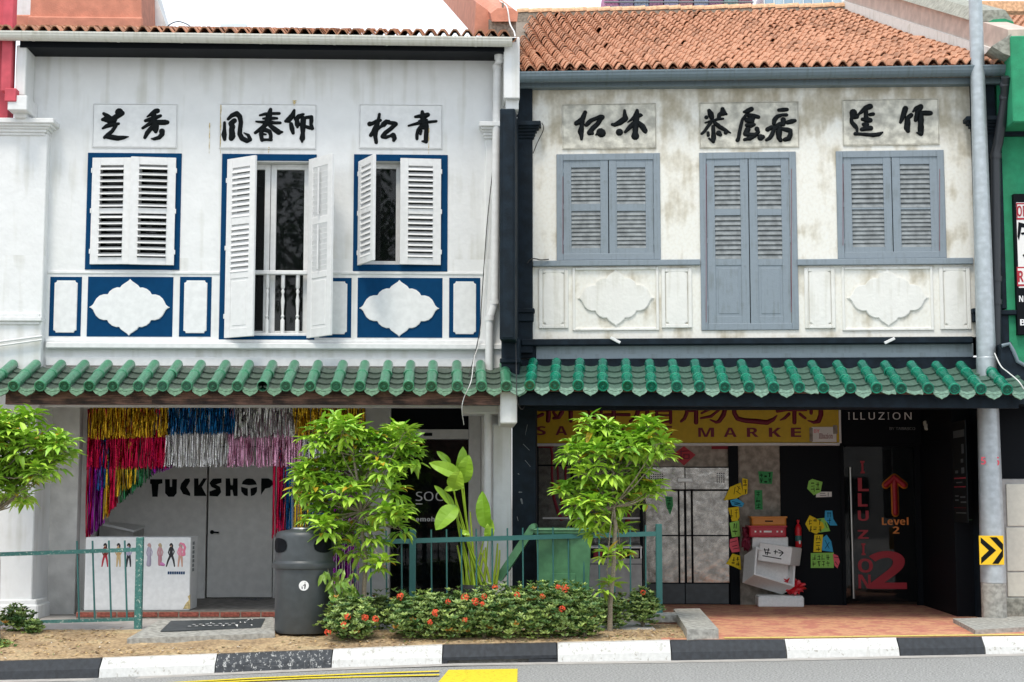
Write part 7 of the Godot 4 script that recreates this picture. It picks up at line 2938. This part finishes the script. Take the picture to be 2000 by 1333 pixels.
func flower(parent: Node3D, px: float, py: float, z: float, s := 1.0) -> void:
	var c := q(px, py, z)
	var b := MB.new()
	for i in 26:
		var d := Vector3(rng.randfn(0, 1), rng.randfn(0.2, 0.8), rng.randfn(0.4, 1)).normalized()
		var p := c + d * 0.034 * s
		var g := rng.randf_range(0.75, 1.25)
		b.col = Color(0.72 * g, 0.085 * g, 0.030 * g)
		var sd := d.cross(Vector3(0.3, 1, 0.2)).normalized()
		for k in 2:
			var e := sd.rotated(d, k * PI * 0.5)
			b.leaf4(p - e * 0.012 * s, e, d, 0.026 * s, 0.011 * s)
	put(b, "flower_head", M.petal, parent)

func big_leaf(b: MB, a: Vector3, t: Vector3, wd: float, face: Vector3, bend: float) -> void:
	# broad paddle with a midrib fold and wavy rim
	var d := t - a
	var s := d.cross(face).normalized()
	var up := s.cross(d).normalized()
	var n := 9
	var prev := []
	for i in n + 1:
		var f := float(i) / n
		var w := wd * 0.5 * pow(sin(PI * pow(f, 0.8)), 0.62) if i > 0 and i < n else 0.004
		var c := a + d * f + up * sin(f * PI) * bend
		var wave := sin(f * 13.0) * 0.006
		var cur := [c - s * w + up * (w * 0.28 + wave), c, c + s * w + up * (w * 0.28 - wave)]
		if i > 0:
			b.quad(prev[0], prev[1], cur[1], cur[0])
			b.quad(prev[1], prev[2], cur[2], cur[1])
		prev = cur

func plants() -> void:
	var ln := 0.18
	young_tree("young tree with pale green leaves at the far left, cut by the frame", [-4, 1262], 2.35, [[-6, 1200, 0.0], [-4, 1100, 0.0], [-10, 1000, 0.02], [-12, 930, 0.0], [-20, 860, 0.0]],
		[[18, 822, 30], [50, 818, 20], [30, 850, 32], [10, 870, 34], [52, 872, 30], [82, 868, 26], [112, 872, 24], [126, 882, 14], [60, 900, 34], [96, 900, 28], [24, 910, 36], [50, 935, 28], [80, 926, 22], [14, 950, 30], [34, 966, 18], [50, 972, 9], [110, 905, 18], [-30, 840, 44], [-34, 900, 44], [-60, 870, 44], [-40, 950, 36], [-90, 900, 40]], ln)
	young_tree("young leafy tree standing beside the grey litter bin", [712, 1212], 2.1, [[711, 1150, 0.0], [714, 1090, 0.02], [708, 1050, 0.0], [706, 1000, -0.02], [700, 950, 0.0], [690, 890, 0.0]],
		[[652, 828, 22], [668, 842, 26], [628, 846, 24], [690, 848, 22], [706, 842, 12], [615, 862, 18], [645, 874, 28], [682, 876, 30], [720, 868, 24], [760, 856, 26], [788, 848, 16], [800, 864, 14], [776, 884, 30], [806, 892, 22], [740, 890, 26], [612, 916, 24], [590, 930, 16], [634, 920, 28], [670, 918, 28], [704, 916, 24], [762, 920, 22], [604, 952, 24], [580, 958, 10], [640, 960, 30], [676, 962, 28], [716, 950, 18], [770, 962, 20], [790, 992, 10], [626, 1000, 24], [660, 1002, 28], [700, 1006, 24], [740, 1000, 18], [766, 1006, 20], [786, 1012, 8], [612, 1018, 12], [640, 1034, 22], [682, 1046, 24], [722, 1040, 18], [764, 1032, 12], [784, 1036, 14], [690, 1078, 18], [660, 1066, 14], [735, 1062, 12], [738, 1108, 14], [748, 1104, 8]], ln)
	young_tree("young leafy tree before the steel doors and green bin", [1191, 1214], 2.0, [[1192, 1180, 0.0], [1198, 1120, 0.0], [1200, 1060, 0.02], [1202, 1030, 0.0], [1198, 990, -0.02], [1196, 940, 0.0], [1200, 890, 0.0]],
		[[1152, 832, 16], [1186, 832, 18], [1165, 850, 24], [1200, 846, 18], [1136, 864, 20], [1118, 868, 10], [1160, 874, 24], [1196, 872, 26], [1236, 846, 20], [1268, 838, 16], [1284, 848, 14], [1250, 862, 26], [1284, 868, 20], [1300, 866, 8], [1222, 878, 26], [1262, 890, 24], [1288, 892, 14], [1130, 888, 18], [1170, 892, 20], [1112, 890, 10], [1232, 908, 22], [1206, 906, 18], [1250, 920, 14], [1210, 930, 14], [1146, 926, 16], [1200, 924, 12], [1098, 962, 14], [1122, 956, 20], [1150, 962, 24], [1180, 960, 26], [1210, 966, 24], [1242, 954, 16], [1270, 956, 18], [1282, 964, 8], [1258, 972, 14], [1136, 984, 18], [1166, 990, 22], [1200, 984, 20], [1134, 1010, 16], [1160, 1014, 20], [1186, 1016, 18], [1206, 1036, 14], [1170, 1036, 14], [1212, 1076, 10], [1188, 1086, 10], [1208, 1100, 8], [1186, 1150, 12]], ln)
	# hedge: bush by bush
	var lab := ["leftmost bush of the clipped hedge, beside the young tree", "second hedge bush from the litter bin", "hedge bush in front of the potted plant's left stems", "hedge bush in front of the black plant pot", "hedge bush in front of the white pier", "hedge bush in front of the green wheeled bin's left half", "hedge bush in front of the green wheeled bin's right half", "right end bush of the hedge, before the grey chest"]
	var bs := []
	var hx := [798, 844, 894, 946, 998, 1050, 1100, 1142]
	var ht := [1160, 1156, 1158, 1150, 1146, 1144, 1142, 1152]
	for i in 8:
		bs.append(bush(lab[i], hx[i], ht[i], [40, 40, 42, 44, 44, 44, 42, 34][i], 2.42, 1.9, 1.0))
	var fb := bush("small flowering bush at the foot of the young tree, beside the litter bin", 684, 1166, 52, 2.45, 1.7, 1.0)
	bush("dark small bush behind the young tree's trunk", 738, 1160, 32, 1.75, 1.5, 0.7)
	bush("small bush around the foot of the right young tree", 1192, 1158, 34, 1.75, 1.5, 0.95)
	var eb := bush("small bush beside the right railing post", 1256, 1150, 34, 1.45, 1.5, 0.9)
	bush("small dark bush left of the worn railing, below the white pier", 30, 1182, 30, 1.95, 1.4, 0.75, "small bushes at the left")
	bush("low bright bush left of the worn railing, nearest to it", 62, 1212, 18, 2.05, 1.6, 0.9, "small bushes at the left")
	bush("little bush at the left edge behind the black kerb", 2, 1252, 18, 2.75, 1.6, 1.1, "small bushes at the left")
	for p in [[782, 1166, 0], [840, 1216, 1], [875, 1176, 1], [850, 1198, 1], [908, 1168, 2], [908, 1211, 2], [928, 1176, 3], [946, 1166, 3], [967, 1148, 3], [1010, 1163, 4], [1060, 1165, 5], [1098, 1190, 6], [1090, 1147, 6], [1104, 1150, 6], [942, 1180, 3]]:
		flower(bs[p[2]].node, p[0], p[1], 2.72, rng.randf_range(0.85, 1.25))
	for p in [[713, 1207], [733, 1210], [640, 1236], [678, 1206], [672, 1222]]:
		flower(fb.node, p[0], p[1], 2.78, 1.1)
	flower(eb.node, 1256, 1158, 1.7, 0.9)
	# drooping shrub right of the bin
	frame("W")
	var z := 2.3
	var g := q(662, 1210, z)
	g.y = gy(g.x, z)
	var o := thing("drooping_shrub", "drooping light green shrub between litter bin and tree", "shrub", g)
	var b := MB.new()
	var lv := MB.new()
	for s in [[650, 1120], [668, 1100], [690, 1112], [640, 1112], [676, 1130], [658, 1140], [696, 1135]]:
		var tip := q(s[0], s[1], z + rng.randf_range(-0.15, 0.2))
		b.tube([g, g.lerp(tip, 0.55) + Vector3(0.03, 0.06, 0), tip], [0.008, 0.006, 0.003], 5)
		for i in 12:
			var p := g.lerp(tip, rng.randf_range(0.55, 1.0)) + Vector3(rng.randf_range(-0.05, 0.05), rng.randf_range(-0.03, 0.03), rng.randf_range(-0.06, 0.06))
			var d := Vector3(rng.randf_range(-0.9, 0.9), -0.8, rng.randf_range(-0.4, 0.8)).normalized()
			lv.col = Color(0.13, 0.27, 0.035).lerp(Color(0.24, 0.36, 0.05), rng.randf())
			lv.leaf(p, d, Vector3(rng.randf_range(-0.6, 0.6), 0.6, 1).normalized(), rng.randf_range(0.10, 0.17), rng.randf_range(0.035, 0.055), 0.25)
	put(b, "stems", M.bark, o)
	put(lv, "foliage", M.leaf, o)
	# potted heliconia
	z = 0.85
	var pb := q(935, 1166, z)
	o = thing("potted_plant", "potted plant with tall broad paddle leaves behind the railing", "plant", Vector3(pb.x, 0.051, z))
	b = MB.new()
	var pr := 34.0 * (19.7 - z) / FOC
	var ph := q(935, 1142, z).y - 0.051
	b.lathe([Vector2(0, 0), Vector2(pr * 0.75, 0), Vector2(pr * 0.98, ph * 0.9), Vector2(pr * 1.05, ph * 0.9), Vector2(pr * 1.05, ph), Vector2(pr * 0.93, ph), Vector2(pr * 0.92, ph * 0.93), Vector2(0, ph * 0.93)], Vector3(pb.x, 0.051, z), 24)
	put(b, "pot", M.pot, o)
	var LF := [[899, 929, 838, 905, 25, 0.15], [884, 955, 899, 920, 30, 0.2], [900, 945, 904, 873, 24, -0.1], [905, 944, 916, 889, 30, 0.0], [880, 908, 853, 882, 13, -0.1], [868, 957, 907, 953, 12, 0.1], [888, 992, 848, 949, 14, 0.05], [892, 988, 851, 1036, 34, 0.12], [950, 1034, 942, 960, 28, 0.12], [953, 1056, 960, 1015, 18, 0.1], [900, 1040, 918, 1046, 10, 0.1]]
	for l in LF:
		var zz: float = z + l[5] + rng.randf_range(-0.05, 0.05)
		var a := q(l[0], l[1], zz)
		var t := q(l[2], l[3], zz + rng.randf_range(0.0, 0.12))
		lv = MB.new()
		lv.col = Color(0.20, 0.40, 0.02).lerp(Color(0.33, 0.52, 0.04), rng.randf())
		big_leaf(lv, a, t, l[4] * 1.1 * (19.7 - z) / FOC, Vector3(rng.randf_range(-0.4, 0.4), 0.35, 1).normalized(), 0.02)
		put(lv, "leaf", M.leaf_big, o)
		b = MB.new()
		b.col = Color(0.85, 1.0, 0.2)
		var root := q(rng.randf_range(910, 955), 1146, z + rng.randf_range(-0.1, 0.1))
		b.tube([root, root.lerp(a, 0.5) + Vector3(rng.randf_range(-0.02, 0.02), 0, 0.0), a, a.lerp(t, 0.6)], [0.013, 0.010, 0.006, 0.003], 6)
		put(b, "stem", M.stem, o)
	for s in [[905, 1142, 893, 1066], [912, 1142, 905, 1062], [925, 1142, 918, 1000], [930, 1142, 945, 1075], [940, 1142, 922, 1085], [945, 1142, 948, 1070], [958, 1142, 940, 1080], [962, 1142, 972, 1062], [968, 1142, 976, 1075]]:
		b = MB.new()
		b.col = Color(0.9, 0.95, 0.25)
		b.tube([q(s[0], s[1] + 4, z), q((s[0] + s[2]) * 0.5 + 2, (s[1] + s[3]) * 0.5, z + 0.03), q(s[2], s[3], z + 0.02)], [0.020, 0.015, 0.009], 7)
		put(b, "stem", M.stem, o)

# ---------------------------------------------------------------- small things and the far skyline
func cable(label: String, pts: Array, r: float, mat: Material, fr: String) -> void:
	frame(fr)
	var b := MB.new()
	var p3 := []
	var curve := Curve3D.new()
	for i in pts.size():
		var p: Array = pts[i]
		var a := q(p[0], p[1], p[2])
		var pv := q(pts[maxi(i - 1, 0)][0], pts[maxi(i - 1, 0)][1], pts[maxi(i - 1, 0)][2])
		var nx := q(pts[mini(i + 1, pts.size() - 1)][0], pts[mini(i + 1, pts.size() - 1)][1], pts[mini(i + 1, pts.size() - 1)][2])
		var tg := (nx - pv) * 0.16
		curve.add_point(a, -tg, tg)
	curve.bake_interval = 0.06
	for p in curve.get_baked_points():
		p3.append(p)
	var rr := []
	for p in p3:
		rr.append(r)
	b.tube(p3, rr, 5)
	var o := put(b, "cable", mat)
	tag(o, label, "cable")

func details() -> void:
	cable("thin black cable hanging down the white wall beside the downpipe", [[965, 250, 0.13], [962, 330, 0.1], [952, 430, 0.09], [946, 510, 0.08], [940, 600, 0.09], [938, 640, 0.09], [928, 690, 0.16], [916, 735, 0.5], [904, 790, 1.12]], 0.006, M.wire, "L")
	cable("thin pale cable beside the black one on the white wall", [[962, 350, 0.12], [957, 430, 0.1], [950, 520, 0.1], [945, 600, 0.1], [936, 668, 0.12], [926, 700, 0.4], [920, 745, 1.2], [906, 778, 1.16], [902, 800, 1.12], [906, 830, 0.9]], 0.005, M.wire_white, "L")
	cable("black cable looping at the dark bracket under the canopy", [[1005, 600, 0.3], [1008, 700, 0.65], [1009, 762, 1.15], [1012, 790, 1.15], [1020, 800, 1.0], [1026, 790, 0.8]], 0.006, M.wire, "R")
	cable("short black cable beside the left dark capital", [[1058, 240, 0.2], [1062, 252, 0.16], [1050, 278, 0.1], [1041, 300, 0.06]], 0.006, M.wire, "R")
	cable("dark cable stub poking from the cream wall below the left window", [[1030, 514, 0.1], [1040, 505, 0.12], [1055, 508, 0.09], [1072, 507, 0.07]], 0.008, M.wire, "R")
	cable("dark cable arching above the left tiled roof", [[278, 52, -1.2], [320, 54, -1.0], [334, 46, -0.9], [348, 42, -0.85], [366, 48, -0.8], [374, 56, -0.7]], 0.008, M.wire, "L")
	cable("pale cable lying over the orange coping between the roofs", [[976, 2, -1.9], [990, 14, -1.0], [996, 46, -0.85], [1004, 62, -0.3], [1006, 72, 0.3]], 0.010, M.wire_white, "L")
	cable("pale cable running along the canopy end beyond the pole", [[1943, 690, 0.5], [1955, 715, 0.6], [1970, 728, 0.9], [1990, 745, 1.2], [2000, 760, 1.2]], 0.008, M.wire_white, "R")
	# clips and studs on the dark ledge
	frame("R")
	for s in [[1202, 665, "left of the two white clips on the dark ledge"], [1738, 666, "right of the two white clips on the dark ledge"]]:
		var b := MB.new()
		var c := q(s[0], s[1], 0.12)
		var t := MB.new()
		t.box(Vector3(-0.07, -0.018, -0.02), Vector3(0.07, 0.018, 0.02), 0.005)
		xf(b, t, Transform3D(Basis(Vector3.BACK, 0.45 if s[0] > 1500 else -0.5), c))
		var o := put(b, "cable_clip", M.white_gloss)
		tag(o, s[2], "clip", "clips on the ledge")
	# far towers over the roofs
	frame("W")
	var far := -170.0
	var tw := thing("far_tower", "far building wrapped in pink and purple netting behind the tiled roof", "tower", Vector3(q(1325, 100, far).x, -0.9, far))
	var cols := [Color(0.62, 0.25, 0.42), Color(0.50, 0.36, 0.56), Color(0.38, 0.42, 0.55), Color(0.60, 0.30, 0.46), Color(0.45, 0.40, 0.58), Color(0.66, 0.33, 0.40), Color(0.42, 0.44, 0.60), Color(0.55, 0.28, 0.44), Color(0.36, 0.50, 0.48), Color(0.62, 0.30, 0.38)]
	var n := 10
	for i in n:
		var b := MB.new()
		var x0 := q(lerpf(1180, 1472, float(i) / n), 40, far).x + 0.06
		var x1 := q(lerpf(1180, 1472, float(i + 1) / n), 40, far).x - 0.06
		var yt := q(1300, [-30, -34, -26, -30, -36, -30, -28, -34, -30, -26][i], far).y
		b.box(Vector3(x0, -0.9, far - 9), Vector3(x1, yt, far + (0.3 if i % 2 == 0 else 0.0)))
		var m: StandardMaterial3D
		if not M.has("net%d" % i):
			m = mk("net%d" % i, cols[i], 0.95, "strong", 0.35)
		put(b, "netting_bay", M["net%d" % i], tw)
	for k in 5:
		var b := MB.new()
		var y := q(1300, -20 + k * 9, far).y
		b.box(Vector3(q(1180, 40, far).x, y, far + 0.3), Vector3(q(1472, 40, far).x, y + 0.12, far + 0.55))
		put(b, "scaffold_deck", M.slat_grey, tw)
	tw = thing("far_tower", "far blue-grey glass building behind the roof ridge", "tower", Vector3(q(1560, 100, far).x, -0.9, far))
	for i in 8:
		var b := MB.new()
		var x0 := q(1494 + i * 19.0, 40, far).x
		var x1 := q(1494 + i * 19.0 + 17.5, 40, far).x
		b.box(Vector3(x0, -0.9, far - 6), Vector3(x1, q(1560, -24, far).y, far))
		put(b, "glass_bay", M.far_glass if i % 2 == 0 else M.far_glass2, tw)
	for i in 9:
		var b := MB.new()
		var x0 := q(1492.2 + i * 19.0, 40, far).x
		b.box(Vector3(x0, -0.9, far - 6), Vector3(x0 + 0.11, q(1560, -26, far).y, far + 0.3))
		put(b, "fin", M.white_trim, tw)
	far = -260.0
	tw = thing("far_tower", "tiny pale tower top behind the left roof", "tower", Vector3(q(455, 100, far).x, -0.9, far))
	var b3 := MB.new()
	b3.box(Vector3(q(430, 60, far).x, -0.9, far - 8), Vector3(q(480, 60, far).x, q(455, 47, far).y, far))
	put(b3, "shaft", M.far_pale, tw)
	b3 = MB.new()
	b3.box(Vector3(q(450, 60, far).x, q(455, 47, far).y, far - 7), Vector3(q(474, 60, far).x, q(455, 43, far).y, far - 1))
	put(b3, "roof_house", M.far_pale, tw)

# ---------------------------------------------------------------- what the glass mirrors: the far side of the road
func opposite() -> void:
	frame("W")
	var b := MB.new()
	b.box(Vector3(-45, -0.6, 27), Vector3(45, -0.12, 60))
	put(b, "far_footway", M.pavement).set_meta("kind", "structure")
	var k := 0
	for s in [[-24.0, -9.5, 6.4, "pale low block across the road, behind the viewer, on the left"], [-9.0, 3.0, 5.2, "brown low block across the road, straight behind the viewer"], [3.5, 18.0, 7.0, "grey low block across the road, behind the viewer, on the right"]]:
		var o := thing("opposite_block", s[3], "building", Vector3((s[0] + s[1]) * 0.5, -0.12, 49.0), "blocks across the road")
		var holes := []
		var nx := int((s[1] - s[0]) / 2.4)
		var ny := int((s[2] - 1.0) / 3.0)
		for i in nx:
			for j in ny:
				holes.append(Rect2(s[0] + 0.6 + i * 2.4, 0.9 + j * 3.0, 1.3, 1.6))
		b = MB.new()
		holed(b, Rect2(s[0], -0.11, s[1] - s[0], s[2]), holes, 45.7, 46.0)
		put(b, "wall", [M.far_pale, M.timber, M.pavement][k], o)
		b = MB.new()
		b.box(Vector3(s[0] + 0.01, -0.11, 46.01), Vector3(s[1] - 0.01, s[2] - 0.2, 54.0))
		put(b, "body", M.room_dark, o)
		b = MB.new()
		b.box(Vector3(s[0] - 0.2, s[2] - 0.12, 45.3), Vector3(s[1] + 0.2, s[2] + 0.2, 54.2))
		put(b, "roof", M.concrete, o)
		k += 1
	var lab := ["tall street tree across the road, behind the viewer, farthest left", "tall street tree across the road, behind the viewer, left of the middle", "lower street tree across the road, behind the viewer, on the right"]
	for i in 3:
		var c := Vector3([-8.0, -3.6, 12.0][i], -0.12, [29.5, 31.0, 30.0][i])
		var up: float = [4.5, 4.0, 0.0][i]
		var o := thing("street_tree", lab[i], "tree", c, "street trees across the road")
		b = MB.new()
		b.tube([c, c + Vector3(0.1, 2.2 + up * 0.5, 0), c + Vector3(0, 4.5 + up, 0.2)], [0.24, 0.18, 0.13], 9)
		var lv := MB.new()
		for m in 40:
			var d := Vector3(rng.randfn(0, 1), rng.randfn(0, 0.8), rng.randfn(0, 1)).normalized() * rng.randf_range(0.4, 1.0)
			var ctr := c + Vector3(0, 6.2 + up, 0) + d * Vector3(2.6, 3.4, 2.2)
			b.tube([c + Vector3(0, 4.2 + up, 0.1), ctr], [0.07, 0.02], 5)
			for n in 55:
				var e := Vector3(rng.randfn(0, 1), rng.randfn(0, 1), rng.randfn(0, 1)).normalized()
				lv.col = Color(0.045, 0.11, 0.02) * rng.randf_range(0.6, 1.5)
				lv.leaf4(ctr + e * rng.randf_range(0.2, 1.0), (e + Vector3(0, -0.2, 0)).normalized(), Vector3(e.z, 1, e.x).normalized(), rng.randf_range(0.25, 0.45), 0.17)
		put(b, "trunk", M.bark, o)
		put(lv, "crown", M.leaf_small, o)
